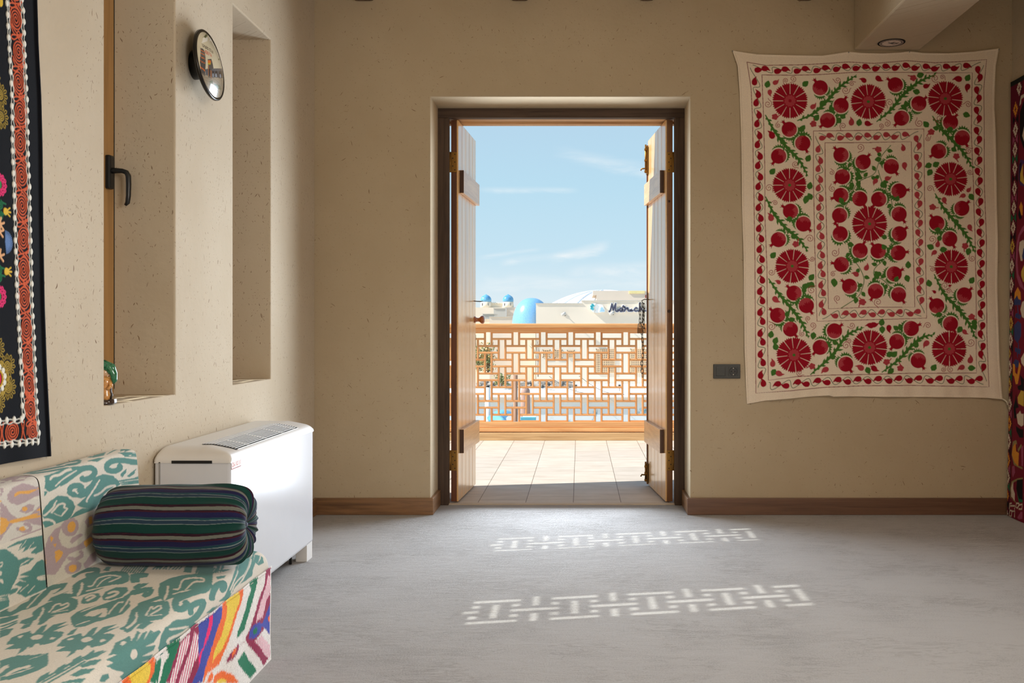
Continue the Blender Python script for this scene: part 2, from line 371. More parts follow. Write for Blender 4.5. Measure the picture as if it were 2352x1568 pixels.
def tiles(name):
    """balcony paving: columns of stone slabs with staggered cross joints"""
    m, nt, p = newmat(name)
    tc = N(nt, 'ShaderNodeTexCoord'); sp = N(nt, 'ShaderNodeSeparateXYZ'); L(nt, tc.outputs['Object'], sp.inputs[0])
    cb = N(nt, 'ShaderNodeCombineXYZ'); ax = N(nt, 'ShaderNodeMath', operation='ADD', i_1=20*.2857+.037); ay = N(nt, 'ShaderNodeMath', operation='ADD', i_1=.31)
    L(nt, sp.outputs[0], ax.inputs[0]); L(nt, sp.outputs[1], ay.inputs[0]); L(nt, ay.outputs[0], cb.inputs[0]); L(nt, ax.outputs[0], cb.inputs[1])
    br = N(nt, 'ShaderNodeTexBrick', i_Scale=1.); br.offset = .37; br.offset_frequency = 2; br.squash = 1.
    for k, v in (('Mortar Size', .0022), ('Mortar Smooth', .1), ('Brick Width', .57), ('Row Height', .2857), ('Bias', 0.)): br.inputs[k].default_value = v
    br.inputs['Color1'].default_value = (.93, .93, .93, 1); br.inputs['Color2'].default_value = (1.07, 1.05, 1.03, 1); br.inputs['Mortar'].default_value = (.35, .31, .27, 1)
    L(nt, cb.outputs[0], br.inputs['Vector'])
    mp = N(nt, 'ShaderNodeMapping'); mp.inputs['Scale'].default_value = (3, 8, 1); L(nt, tc.outputs['Object'], mp.inputs[0])
    nz = N(nt, 'ShaderNodeTexNoise', i_Scale=1.4, i_Detail=7., i_Roughness=.62); L(nt, mp.outputs[0], nz.inputs['Vector'])
    r = ramp(nt, nz.outputs[0], [(.25, lin4((186, 175, 161))), (.7, lin4((208, 199, 187)))])
    mx = N(nt, 'ShaderNodeMix', data_type='RGBA', blend_type='MULTIPLY'); mx.inputs[0].default_value = 1.
    L(nt, r.outputs[0], mx.inputs[6]); L(nt, br.outputs['Color'], mx.inputs[7]); L(nt, mx.outputs[2], p.inputs['Base Color'])
    p.inputs['Roughness'].default_value = .62; p.inputs['Specular IOR Level'].default_value = .3
    bp = N(nt, 'ShaderNodeBump', i_Strength=.3, i_Distance=.004); L(nt, br.outputs['Color'], bp.inputs['Height']); L(nt, bp.outputs[0], p.inputs['Normal'])
    return m
def peeling(name, a, b, c, scale=1.):
    m, nt, p = newmat(name)
    tc = N(nt, 'ShaderNodeTexCoord'); nz = N(nt, 'ShaderNodeTexNoise', i_Scale=1.1*scale, i_Detail=9., i_Roughness=.68); L(nt, tc.outputs['Object'], nz.inputs['Vector'])
    r = ramp(nt, nz.outputs[0], [(.34, lin4(b)), (.42, lin4(a)), (.6, lin4(a)), (.68, lin4(c))])
    L(nt, r.outputs[0], p.inputs['Base Color']); p.inputs['Roughness'].default_value = .8
    return m
M = {}
M['plaster_left'] = plaster('straw_plaster', (187, 171, 147), (198, 184, 162), (108, 80, 54), [(38, .0012, .0055, .55, 1.8, .66), (19, .0015, .0095, .40, 1.4, .75), (70, .0010, .0028, .5, 3.1, .6), (9, .0016, .018, .12, 1.2, .5)], bump=.3)
M['plaster_far'] = plaster('smooth_straw_plaster', (176, 158, 130), (184, 167, 140), (110, 84, 54), [(24, .0012, .006, .40, 3.1, .8), (11, .0013, .014, .32, 3.1, .75), (60, .001, .0025, .40, 3.1, .55)], bump=.28)
M['carpet'] = carpet('carpet_pile', (146, 142, 139), (212, 208, 205))
M['frame'] = wood('dark_frame_wood', (52, 38, 30), (86, 68, 55), 'Z', .6, 1.4, spec=.3)
M['frame_x'] = wood('dark_lintel_wood', (52, 38, 30), (86, 68, 55), 'X', .6, 1.4, spec=.3)
M['pine'] = wood('varnished_pine', (212, 156, 88), (242, 198, 134), 'Z', .28, 1., coat=.7)
M['pine_y'] = wood('varnished_pine_batten', (198, 146, 92), (232, 188, 130), 'Y', .32, 1., coat=.4)
M['edge'] = wood('brown_stained_edge', (72, 36, 20), (112, 62, 34), 'Z', .4, 1.2, coat=.1)
M['edge_r'] = wood('light_brown_edge', (100, 62, 32), (138, 90, 50), 'Z', .4, 1.2, coat=.1)
M['endgrain'] = wood('dark_end_grain', (48, 30, 22), (78, 52, 38), 'Z', .6, 2.)
M['rail_x'] = wood('orange_rail_wood', (206, 140, 84), (240, 182, 122), 'X', .42, .8, coat=.1)
M['rail_z'] = wood('orange_lattice_wood', (206, 142, 88), (238, 182, 124), 'Z', .45, 1.)
M['kerb'] = wood('raw_kerb_wood', (184, 140, 92), (222, 184, 134), 'X', .8, .7, ring=2.)
M['base_wood'] = wood('walnut_skirting', (84, 56, 34), (136, 98, 62), 'X', .4, .7, ring=1.8, coat=.15)
M['base_wood_r'] = wood('brown_skirting', (80, 54, 40), (112, 80, 60), 'X', .4, 1., ring=.8, coat=.15)
M['base_wood_y'] = wood('walnut_skirting_side', (84, 56, 34), (136, 98, 62), 'Y', .4, .7, ring=1.8, coat=.15)
M['win_wood'] = wood('window_wood', (150, 112, 66), (178, 136, 84), 'Z', .45, 1.)
M['joist'] = wood('joist_wood', (70, 52, 36), (104, 80, 58), 'Y', .7, 1.)
M['brass'] = flat('brass', (150, 112, 58), .45, 1.)
M['steel'] = flat('zinc_steel', (170, 166, 156), .35, 1.)
M['darksteel'] = flat('aged_steel', (96, 92, 84), .45, 1.)
M['black'] = flat('black_plastic', (24, 24, 24), .35)
M['anthracite'] = flat('anthracite_plastic', (50, 52, 50), .4)
M['hole'] = flat('dark_hole_and_shade', (18, 16, 14), .8)
M['white_gloss'] = flat('white_lacquered_steel', (206, 206, 209), .22, coat=.4, vary=.01, spec=.5)
M['white_plastic'] = flat('white_plastic', (214, 210, 205), .38, vary=.015)
M['grey_plastic'] = flat('grey_plastic', (150, 148, 146), .5)
M['glass'] = glass('window_glass')
M['cloth'] = painted('woven_cloth', .9, .1, .35)
M['velvet'] = painted('velvet_cloth', .8, .06, .5, 350.)
M['stitch'] = painted('chain_stitched_cloth', .9, .02, .5, 500.)
M['print'] = painted('glossy_print', .25, 0, 0, coat=1.)
M['matt_print'] = painted('matt_print', .6, 0, 0)
M['tiles'] = tiles('balcony_slabs')
# ---------------------------------------------------------------- upholstery surfaces (s = across, t = along, metres)
def _profile(pts, n=400):
    """arc-length table of a polyline smoothed by corner cutting"""
    P = np.array(pts, float)
    for _ in range(3):
        Q = [P[0]]
        for a, b in zip(P[:-1], P[1:]):
            Q += [a*.75+b*.25, a*.25+b*.75]
        Q.append(P[-1]); P = np.array(Q)
    L = np.concatenate([[0], np.cumsum(np.hypot(*(P[1:]-P[:-1]).T))])
    return P, L
def _prof_at(PL, s):
    P, L = PL
    return np.interp(s, L, P[:, 0]), np.interp(s, L, P[:, 1])
SEAT_P = _profile([(-1.385, .376), (-1.28, .374), (-1.12, .366), (-1.02, .358), (-.982, .345), (-.974, .318), (-.972, .284)])
SEAT_L = SEAT_P[1][-1]
SEAT_Y0, SEAT_Y1 = .9, 2.968
def seat_surface(s, t):
    """s 0 (back) .. SEAT_L (front seam);  t = Y, past SEAT_Y1 it runs down the far end"""
    x, z = _prof_at(SEAT_P, s)
    r = .045
    a = np.clip((t-(SEAT_Y1-r))/r, 0, None)             # far end rolls over
    ang = np.minimum(a, math.pi/2)
    y = np.where(a > 0, SEAT_Y1-r+r*np.sin(ang), t)
    dz = np.where(a > 0, r*(1-np.cos(ang))+r*np.clip(a-math.pi/2, 0, None), 0)
    wr = .003*np.sin(9*t+3*x)*np.exp(-((x+1.1)/.15)**2)
    return x, y, np.maximum(z-dz+wr, .25)
BACK_P = _profile([(-1.366, .35), (-1.374, .45), (-1.385, .60), (-1.388, .64), (-1.394, .657), (-1.412, .664), (-1.45, .663), (-1.478, .655)])
BACK_L = BACK_P[1][-1]
def back_surface(s, t, y1=2.978, off=0.0):
    x, z = _prof_at(BACK_P, s)
    r = .02
    a = np.clip((t-(y1-r))/r, 0, None)
    ang = np.minimum(a, math.pi/2)
    y = np.where(a > 0, y1-r+r*np.sin(ang), t)
    k = np.where(a > 0, r*(1-np.cos(ang))+r*np.clip(a-math.pi/2, 0, None), 0)
    up = np.clip((z-.6)/.06, 0, 1)*np.clip((-1.39-x)/.03, 0, 1)
    return x-k*(1-up)+off, y, z-k*up*.6+off*.3
SEAT = [
 ('T',9,2243,4,2285,1,2343,14,2375,12,2406,9,2445,43,2477,64,2418,64,2379,51,2370,64,2319,77,2277,73,2248,65,2234,65,2193,48,2179),
 ('C',33,2231,20,2265,16,2300,13,2337,25,2341,38,2309,36,2280,46,2246,48,2219),
 ('C',71,2246,67,2261,62,2277,57,2294,51,2314,43,2338,35,2366,26,2396,15,2428,12,2431,20,2403,29,2373,37,2345,45,2320,51,2300,56,2283,61,2267,68,2250),
 ('C',51,2370,41,2404,52,2429,62,2386,58,2374),
 ('T',85,2314,76,2342,86,2405,84,2381,123,2376,121,2357,99,2316),
 ('T',101,2218,92,2258,91,2300,103,2331,121,2349,141,2339,163,2299,176,2266,175,2238,156,2213,148,2198,146,2171,144,2157,133,2136,117,2141,110,2159,115,2179,117,2193),
 ('C',99,2263,102,2254,107,2247,111,2239,115,2230,120,2217,127,2201,132,2186,136,2175,137,2170,136,2168,135,2166,136,2161,141,2152,144,2151,146,2153,147,2157,145,2165,141,2177,135,2193,129,2210,123,2224,118,2236,113,2246,108,2254,102,2262),
 ('C',136,2224,136,2230,133,2238,131,2245,129,2253,126,2260,124,2268,122,2273,121,2278,121,2283,121,2287,123,2291,124,2292,126,2289,131,2282,135,2280,137,2285,138,2293,138,2300,139,2302,139,2303,141,2299,143,2293,145,2286,145,2280,145,2272,144,2265,142,2258,141,2253,140,2248,138,2244,138,2237,142,2231,145,2233,147,2238,148,2242,149,2248,151,2254,152,2262,153,2270,152,2278,150,2287,145,2297,140,2307,133,2314,131,2311,130,2303,130,2295,129,2292,128,2292,127,2294,123,2300,118,2304,116,2302,114,2298,113,2293,113,2288,115,2281,117,2273,120,2266,123,2259,125,2252,127,2245,129,2237,133,2228),
 ('C',143,2222,167,2252,165,2256,140,2226),
 ('T',141,2106,134,2130,140,2147,150,2120,146,2103),
 ('T',161,2134,149,2165,148,2198,159,2207,159,2180,165,2154,165,2138),
 ('T',172,2001,158,2042,161,2066,169,2091,185,2069,187,2078,181,2099,175,2130,178,2140,196,2095,204,2072,199,2108,193,2140,208,2169,208,2120,222,2149,216,2096,240,2097,251,2068,256,2033,252,2015,242,2006,226,2016,232,1986,219,1990,216,2003,228,1967,228,1944,216,1979,187,1970,189,2003),
 ('C',214,2061,217,2055,219,2049,219,2044,217,2039,214,2036,210,2035,206,2036,202,2039,198,2044,195,2049,194,2055,194,2061,195,2066,198,2069,202,2070,206,2069,211,2066),
 ('C',174,2057,175,2055,176,2051,177,2048,176,2046,175,2044,174,2043,172,2044,170,2045,168,2047,167,2050,166,2053,165,2056,165,2059,166,2060,168,2061,170,2061,172,2060),
 ('C',245,2055,246,2052,247,2049,247,2046,247,2044,245,2043,244,2042,242,2043,240,2045,238,2047,236,2050,236,2053,236,2055,236,2058,237,2059,239,2059,241,2059,243,2057),
 ('T',279,2002,267,2043,270,2068,278,2095,294,2074,296,2084,291,2105,286,2136,289,2147,304,2102,312,2079,308,2116,303,2148,319,2179,317,2129,332,2160,323,2105,346,2110,355,2083,358,2048,353,2028,344,2017,330,2024,334,1994,322,1996,320,2010,329,1974,329,1950,319,1984,292,1972,295,2006),
 ('C',319,2068,322,2063,323,2057,323,2051,321,2046,319,2043,315,2042,311,2042,308,2045,304,2049,302,2055,301,2061,301,2066,302,2071,305,2075,308,2076,312,2075,316,2072),
 ('C',282,2059,283,2056,284,2053,285,2050,284,2047,283,2045,282,2044,280,2044,278,2045,277,2047,275,2050,274,2053,274,2056,274,2059,275,2061,277,2062,279,2062,280,2061),
 ('C',347,2070,349,2067,350,2064,350,2061,349,2058,348,2055,347,2054,345,2054,343,2055,342,2057,340,2060,339,2064,339,2067,339,2070,340,2072,342,2074,344,2074,346,2072),
 ('T',259,2079,252,2106,254,2133,260,2108,266,2084),
 ('T',107,2084,111,2096,123,2104,138,2063,134,2040),
 ('T',56,2167,67,2187,79,2201,90,2176,86,2150,78,2130),
 ('T',91,2111,94,2114,96,2118,97,2123,99,2129,100,2135,101,2141,102,2148,102,2156,99,2160,97,2154,96,2148,96,2141,94,2135,93,2130,91,2125,89,2121,88,2114),
 ('T',103,2091,106,2094,107,2099,109,2105,110,2111,110,2118,110,2126,110,2135,109,2144,106,2148,105,2141,105,2132,105,2125,105,2117,104,2111,102,2106,101,2101,100,2094),
 ('T',33,2524,35,2528,33,2537,31,2546,30,2553,30,2561,31,2569,33,2577,36,2583,40,2587,46,2591,52,2593,57,2593,61,2591,62,2589,60,2593,56,2602,56,2599,56,2592,56,2584,54,2578,52,2575,49,2573,45,2571,46,2560,58,2540,66,2533,70,2535,73,2537,76,2542,78,2549,78,2558,78,2567,75,2580,65,2602,54,2620,45,2629,38,2633,31,2633,24,2631,18,2627,13,2622,10,2615,8,2606,7,2597,7,2587,8,2576,11,2564,14,2553,22,2538),
 ('T',73,2605,64,2642,75,2642,90,2598),
 ('T',98,2399,69,2458,63,2499,65,2533,76,2569,108,2599,139,2594,168,2554,187,2508,183,2483,160,2472,154,2439,148,2408,135,2382,130,2359,115,2363,104,2392),
 ('C',76,2485,82,2470,89,2455,96,2441,102,2427,107,2413,113,2398,118,2382,126,2365,132,2359,129,2372,124,2388,118,2404,112,2420,105,2436,97,2452,90,2468,81,2483),
 ('C',111,2445,116,2443,119,2444,121,2446,122,2452,119,2465,114,2480,108,2496,105,2508,103,2516,102,2521,102,2526,104,2531,106,2537,109,2542,114,2547,119,2550,125,2550,133,2549,141,2547,146,2545,148,2543,145,2548,146,2546,146,2540,145,2532,143,2521,141,2510,141,2496,144,2490,148,2498,150,2510,152,2521,153,2529,153,2536,152,2542,146,2554,141,2557,135,2560,127,2562,119,2563,112,2563,107,2560,102,2555,99,2549,96,2543,95,2538,95,2532,96,2525,98,2516,102,2502,107,2486,112,2471,115,2462,114,2457,112,2455,109,2455,108,2451),
 ('C',137,2443,135,2453,132,2465,129,2477,126,2487,125,2496,124,2504,123,2512,124,2519,124,2524,125,2528,127,2532,127,2538,124,2543,122,2541,120,2537,119,2533,118,2527,118,2520,119,2512,119,2503,121,2493,124,2482,127,2470,130,2458,135,2445),
 ('C',128,2405,133,2410,138,2418,142,2425,146,2433,151,2440,156,2446,161,2453,165,2462,162,2467,156,2463,151,2456,146,2449,141,2442,136,2435,132,2427,128,2420,125,2410),
 ('T',161,2321,149,2355,149,2385,165,2396,183,2370,190,2335,181,2311,170,2308),
 ('C',172,2326,174,2328,174,2332,175,2337,175,2342,175,2347,175,2354,175,2360,172,2371,164,2381,159,2384,155,2385,152,2383,150,2378,150,2371,150,2363,152,2353,158,2345,160,2349,160,2357,160,2364,161,2367,163,2368,166,2368,169,2366,167,2370,166,2372,166,2367,166,2361,165,2355,165,2350,165,2346,165,2341,166,2334),
 ('T',188,2371,176,2413,183,2452,207,2457,223,2429,231,2380,221,2349,204,2345),
 ('C',203,2355,208,2357,211,2363,213,2369,215,2376,216,2384,215,2392,214,2401,210,2413,203,2423,198,2425,193,2426,190,2425,187,2421,186,2416,185,2410,186,2401,191,2393,194,2395,195,2401,196,2406,198,2408,201,2409,205,2409,208,2408,206,2411,205,2411,206,2405,206,2397,206,2390,204,2384,202,2378,199,2372,198,2363),
 ('T',200,2202,193,2242,197,2272,215,2319,237,2381,237,2432,261,2358,286,2307,295,2253,284,2223,267,2177,262,2148,249,2132,228,2154),
 ('C',201,2242,205,2255,208,2271,211,2286,214,2300,218,2315,222,2329,226,2343,229,2354,232,2362,235,2367,237,2372,238,2379,236,2383,233,2380,230,2375,228,2369,225,2361,222,2350,218,2336,213,2322,210,2307,206,2293,203,2277,200,2262,199,2246),
 ('C',221,2217,218,2255,229,2279,240,2289,264,2245,269,2219,257,2219,247,2255,245,2220),
 ('C',269,2238,264,2259,258,2284,253,2306,250,2322,250,2330,253,2333,256,2334,258,2339,254,2345,250,2346,247,2344,244,2340,244,2330,247,2313,252,2290,258,2266,266,2241),
 ('C',286,2256,284,2271,280,2287,276,2304,272,2321,267,2339,262,2357,257,2376,250,2396,247,2399,251,2382,256,2363,261,2345,266,2327,270,2310,274,2293,278,2277,283,2259),
 ('C',241,2148,244,2155,246,2163,248,2170,250,2176,251,2180,252,2181,253,2182,253,2185,251,2188,249,2188,248,2187,247,2185,246,2182,244,2176,242,2168,240,2160,239,2151),
 ('T',181,2531,175,2563,186,2573,218,2504,203,2494),
 ('T',231,2446,228,2483,245,2448),
 ('T',386,2025,374,2062,379,2096,378,2114,395,2096,387,2128,379,2152,387,2148,403,2098,393,2154,394,2169,412,2115,398,2182,404,2181,404,2155,410,2203,414,2207,425,2166,422,2120,435,2171,441,2160,436,2098,451,2154,455,2137,446,2088,463,2131,469,2126,472,2097,471,2069,471,2037,465,2015,446,2002,445,2025,422,1980,409,1958,412,1986,398,1977,403,2024,392,1999),
 ('C',428,2086,431,2083,432,2078,432,2073,431,2067,429,2062,426,2059,423,2057,419,2057,416,2059,414,2063,412,2069,412,2074,413,2079,415,2083,418,2086,421,2088,425,2088),
 ('C',465,2098,466,2097,467,2096,468,2093,467,2091,466,2088,465,2086,463,2084,461,2082,460,2082,458,2083,457,2084,457,2087,457,2089,458,2092,460,2094,461,2096,463,2098),
 ('C',388,2081,390,2078,391,2075,391,2071,391,2067,391,2063,390,2061,388,2060,386,2060,384,2062,383,2065,381,2069,381,2073,381,2077,382,2080,383,2082,384,2083,386,2083),
 ('T',216,1906,232,1937,265,1947,281,1960,300,1928,316,1898,313,1869,304,1845,287,1817,274,1811),
 ('C',254,1843,256,1846,254,1852,253,1857,252,1861,252,1865,252,1869,253,1872,250,1879,244,1887,241,1887,240,1883,240,1879,241,1874,241,1868,243,1862,244,1857,248,1849),
 ('C',272,1833,275,1838,275,1846,276,1854,278,1861,281,1867,285,1872,289,1876,291,1884,287,1891,281,1889,277,1884,273,1879,270,1872,268,1865,267,1857,266,1849,267,1838),
 ('C',266,1825,271,1830,276,1836,281,1842,285,1849,289,1856,292,1865,296,1874,298,1883,297,1885,293,1877,290,1869,286,1860,282,1852,278,1846,273,1840,268,1834,264,1827),
 ('C',267,1916,281,1956,280,1958,266,1918),
 ('T',345,1812,347,1830,349,1849,350,1869,352,1887,353,1904,354,1919,356,1934,358,1949,362,1963,366,1977,371,1992,374,2008,373,2011,367,1997,363,1983,358,1968,355,1954,352,1939,351,1924,349,1908,348,1891,347,1873,345,1853,344,1834,343,1814),
 ('T',352,1814,354,1830,356,1848,358,1865,360,1882,361,1898,362,1915,363,1931,364,1948,362,1950,361,1934,360,1918,358,1901,357,1885,355,1868,354,1850,352,1833,350,1816),
 ('T',363,1819,364,1834,366,1850,367,1866,368,1882,369,1897,370,1912,371,1926,371,1942,369,1944,368,1929,368,1914,367,1900,366,1884,365,1869,364,1852,362,1836,361,1820),
 ('T',353,1914,347,1942,348,1963,359,1947,362,1924,359,1907),
 ('T',347,1870,343,1891,344,1916,353,1895,355,1873,353,1858),
 ('T',338,1823,335,1844,338,1867,346,1847,348,1826,344,1813),
 ('T',359,1953,356,2005,368,1978,379,2014,377,1974,369,1948),
 ('T',373,1915,377,1947,391,1972,391,1945,380,1911),
 ('T',380,1868,383,1903,399,1928,399,1904,388,1871),
 ('T',382,1831,391,1856,405,1882,406,1862),
 ('T',426,1923,420,1936,425,1958,432,1959,433,1938),
 ('T',303,2283,300,2324,313,2347,345,2370,355,2367,373,2334,388,2293,389,2254,372,2219,360,2192,367,2144,366,2131,339,2150,342,2171,329,2214),
 ('C',318,2273,324,2259,330,2245,336,2232,340,2221,343,2210,345,2199,347,2189,348,2181,348,2174,348,2170,347,2166,348,2158,352,2152,355,2153,356,2158,356,2163,356,2171,355,2180,353,2191,351,2203,347,2217,342,2231,335,2245,329,2259,321,2273),
 ('C',353,2248,353,2254,351,2262,349,2269,346,2277,344,2288,341,2299,338,2309,338,2313,337,2313,340,2310,344,2304,348,2302,349,2308,349,2316,349,2323,350,2327,351,2326,354,2324,356,2321,357,2320,357,2319,357,2316,357,2311,356,2304,356,2297,355,2288,354,2278,355,2267,358,2262,361,2269,361,2279,362,2288,363,2295,363,2302,363,2307,363,2313,361,2320,357,2328,352,2334,348,2338,344,2338,343,2333,343,2325,343,2317,342,2314,339,2318,335,2324,331,2323,332,2315,335,2304,338,2293,341,2282,343,2274,345,2266,347,2259,350,2250),
 ('C',357,2252,381,2276,379,2280,354,2256),
 ('T',371,2166,366,2196,372,2219,383,2221,381,2199,383,2169),
 ('T',294,2450,274,2506,279,2547,298,2584,333,2614,217,3046,381,2583,397,2546,403,2510,393,2468,381,2440,371,2411,353,2401,344,2377,344,2363,312,2411),
 ('C',299,2488,304,2475,310,2461,315,2449,320,2436,324,2423,328,2408,332,2393,338,2377,343,2374,341,2387,336,2402,332,2418,327,2433,321,2448,315,2462,310,2476,303,2489),
 ('C',327,2461,332,2458,336,2456,340,2457,341,2464,338,2479,332,2497,327,2515,323,2529,322,2537,322,2542,322,2546,324,2550,328,2555,332,2559,338,2563,343,2566,348,2568,354,2569,359,2569,362,2568,364,2566,365,2565,365,2564,365,2561,363,2558,357,2555,351,2551,347,2542,347,2527,349,2509,351,2490,354,2470,358,2466,357,2482,355,2501,354,2518,354,2530,357,2538,363,2541,368,2545,371,2549,372,2557,368,2568,364,2577,359,2582,354,2583,348,2583,343,2582,337,2580,332,2577,326,2574,321,2569,317,2564,315,2559,314,2554,315,2547,316,2536,321,2519,327,2500,332,2483,334,2473,334,2470,331,2470,327,2471,324,2468),
 ('C',342,2423,346,2428,349,2435,352,2442,356,2448,360,2455,364,2462,369,2468,374,2474,379,2478,385,2481,390,2485,395,2492,393,2495,388,2492,382,2489,376,2486,371,2482,365,2477,360,2470,356,2463,352,2456,348,2450,345,2443,342,2436,339,2428),
 ('T',393,2523,385,2519,381,2510,376,2500,372,2489,369,2477,365,2463,363,2451,360,2439,358,2430,356,2422,355,2412,357,2397,361,2379,368,2361,375,2345,383,2330,391,2323,397,2323,402,2327,406,2335,408,2345,409,2356,408,2367,406,2379,402,2390,397,2397,392,2404,387,2406,383,2395,386,2382,390,2376,392,2372,392,2373,392,2371,392,2366,392,2361,391,2358,390,2357,388,2356,385,2357,385,2356,385,2358,382,2365,379,2373,377,2378,377,2382,378,2388,379,2396,381,2405,383,2417,386,2430,388,2443,391,2455,394,2467,398,2478,402,2490,402,2508),
 ('T',428,2383,426,2390,422,2390,419,2390,418,2391,417,2393,416,2396,415,2400,416,2405,417,2416,419,2431,422,2444,422,2445,417,2441,418,2439,421,2432,424,2425,426,2418,429,2410,430,2401,431,2392,432,2383,432,2373,431,2363,430,2353,427,2340,423,2324,418,2307,414,2292,413,2279,413,2269,414,2261,417,2256,425,2262,428,2273,427,2280,427,2286,428,2293,431,2305,435,2321,441,2340,445,2358,447,2374,448,2388,448,2401,448,2412,446,2424,444,2434,441,2443,438,2451,435,2458,431,2466,426,2472,415,2466,409,2451,406,2437,403,2422,402,2409,401,2398,402,2388,404,2379,407,2370,411,2364,415,2361,419,2361,425,2367),
 ('T',451,2466,450,2506,454,2535,457,2493),
 ('T',469,2183,444,2186,424,2206,414,2231,415,2267,440,2365,458,2399,461,2382,473,2329,471,2289,468,2251,471,2214),
 ('C',423,2248,428,2259,431,2271,434,2283,438,2296,441,2309,445,2324,448,2339,450,2353,447,2352,442,2337,439,2322,436,2309,432,2295,429,2283,426,2272,423,2261,420,2249),
 ('C',458,2243,455,2244,452,2242,449,2242,448,2242,448,2246,448,2253,449,2262,450,2271,452,2282,454,2294,456,2307,458,2320,459,2331,459,2342,459,2351,458,2359,453,2354,450,2342,450,2333,450,2323,449,2313,448,2302,446,2290,444,2277,442,2266,441,2256,440,2246,440,2237,441,2230,444,2227,449,2228,453,2230,457,2235),
 ('T',433,2519,432,2528,429,2528,427,2529,425,2531,422,2537,418,2545,415,2554,413,2562,413,2569,414,2578,415,2586,415,2587,413,2584,413,2583,414,2583,413,2584,414,2580,414,2572,417,2566,427,2574,431,2586,431,2595,431,2605,428,2615,423,2620,417,2620,410,2618,403,2612,400,2601,398,2589,397,2575,397,2558,400,2541,404,2525,408,2512,412,2502,415,2495,419,2493,422,2492,427,2499),
 ('T',446,2554,445,2591,426,2636,408,2680,319,3020,341,3010,426,2823,441,2809,442,2751,439,2683,449,2642,459,2608),
 ('C',403,2723,408,2704,304,3046,418,2674,423,2663,427,2653,431,2644,434,2635,438,2629,440,2633,438,2643,434,2652,431,2661,426,2670,422,2682,416,2694,411,2709,405,2725),
 ('C',450,2641,446,2652,441,2661,436,2671,433,2683,430,2701,428,2722,428,2741,427,2752,332,3041,427,2747,430,2739,432,2729,435,2715,438,2697,440,2677,444,2660,447,2664,445,2684,442,2704,439,2722,437,2737,434,2747,431,2755,336,3039,423,2750,423,2737,424,2717,426,2695,429,2677,432,2663,437,2653,442,2643,448,2636),
 ('T',164,2571,169,2580,189,2591,206,2585,216,2552,193,2533,190,2516),
 ('T',223,2459,223,2490,245,2501,245,2471,239,2440),
 ('T',245,2401,253,2399,257,2406,261,2412,264,2417,269,2422,273,2427,277,2431,279,2431,272,2440,271,2442,272,2437,273,2433,273,2429,271,2424,269,2419,272,2406,283,2387,289,2385,291,2390,293,2397,293,2405,291,2417,288,2430,280,2450,266,2468,259,2468,254,2465,249,2459,245,2454,241,2448,237,2442,233,2435,234,2420),
 ('T',300,2325,307,2330,312,2340,316,2349,319,2359,322,2367,324,2374,326,2382,325,2393,319,2404,314,2401,312,2394,310,2386,308,2379,304,2370,300,2360,296,2350,294,2336),
 ('T',289,2617,155,3034,171,3033,309,2614),
 ('T',394,2857,393,2899,412,2918,429,2920,426,2875,407,2844),
 ('C',360,2998,400,2890,371,2975,408,2839),
 ('C',420,2866,412,2905,411,2903,373,2999),
 ('T',371,2944,387,2943,387,2900),
 ('T',382,2611,396,2651,398,2628,389,2601),
 ('T',364,2669,388,2705,380,2665),
 ('T',329,2602,312,2666,189,3027,327,2603),
 ('T',333,2605,198,3027,316,2670,332,2607),
 ('T',338,2609,323,2670,321,2672,192,3046),
 ('T',201,3046,329,2672,327,2674,199,3045),
 ('T',208,3045,334,2675,332,2677,345,2619),
 ('T',352,2622,339,2677,337,2679,350,2623),
 ('T',356,2626,345,2680,343,2682,354,2628),
 ('T',361,2631,350,2683,348,2685,359,2633),
 ('T',365,2636,355,2686,353,2688,363,2637),
 ('T',369,2641,360,2690,252,3023,367,2643),
 ('T',373,2647,260,3023,259,3023,372,2648),
 ('T',377,2652,267,3023,368,2700,376,2654),
 ('T',130,2578,111,2653,108,2657,128,2581),
 ('T',137,2579,117,2654,115,2657,134,2582),
 ('T',144,2580,124,2655,122,2658,141,2583),
 ('T',150,2580,131,2655,128,2659,148,2583),
 ('T',157,2581,138,2656,135,2660,154,2584),
 ('T',164,2582,145,2657,142,2660,161,2585),
 ('T',170,2583,152,2658,149,2661,168,2586),
 ('T',177,2584,159,2658,156,2662,174,2587),
 ('T',184,2584,166,2659,163,2663,181,2587),
 ('T',190,2585,172,2660,31,3028,188,2588),
 ('T',200,2626,195,2658,192,2662,197,2630),
 ('T',208,2627,204,2659,65,3028,206,2631),
 ('T',217,2628,212,2660,75,3028,214,2632),
 ('T',225,2630,221,2662,218,2666,223,2633),
 ('T',234,2631,97,3028,96,3027,231,2635),
 ('T',242,2632,107,3028,235,2669,240,2636),
 ('T',251,2634,246,2666,244,2670,248,2638),
 ('T',259,2636,255,2668,252,2672,256,2639),
 ('T',267,2637,263,2670,260,2674,265,2641),
]
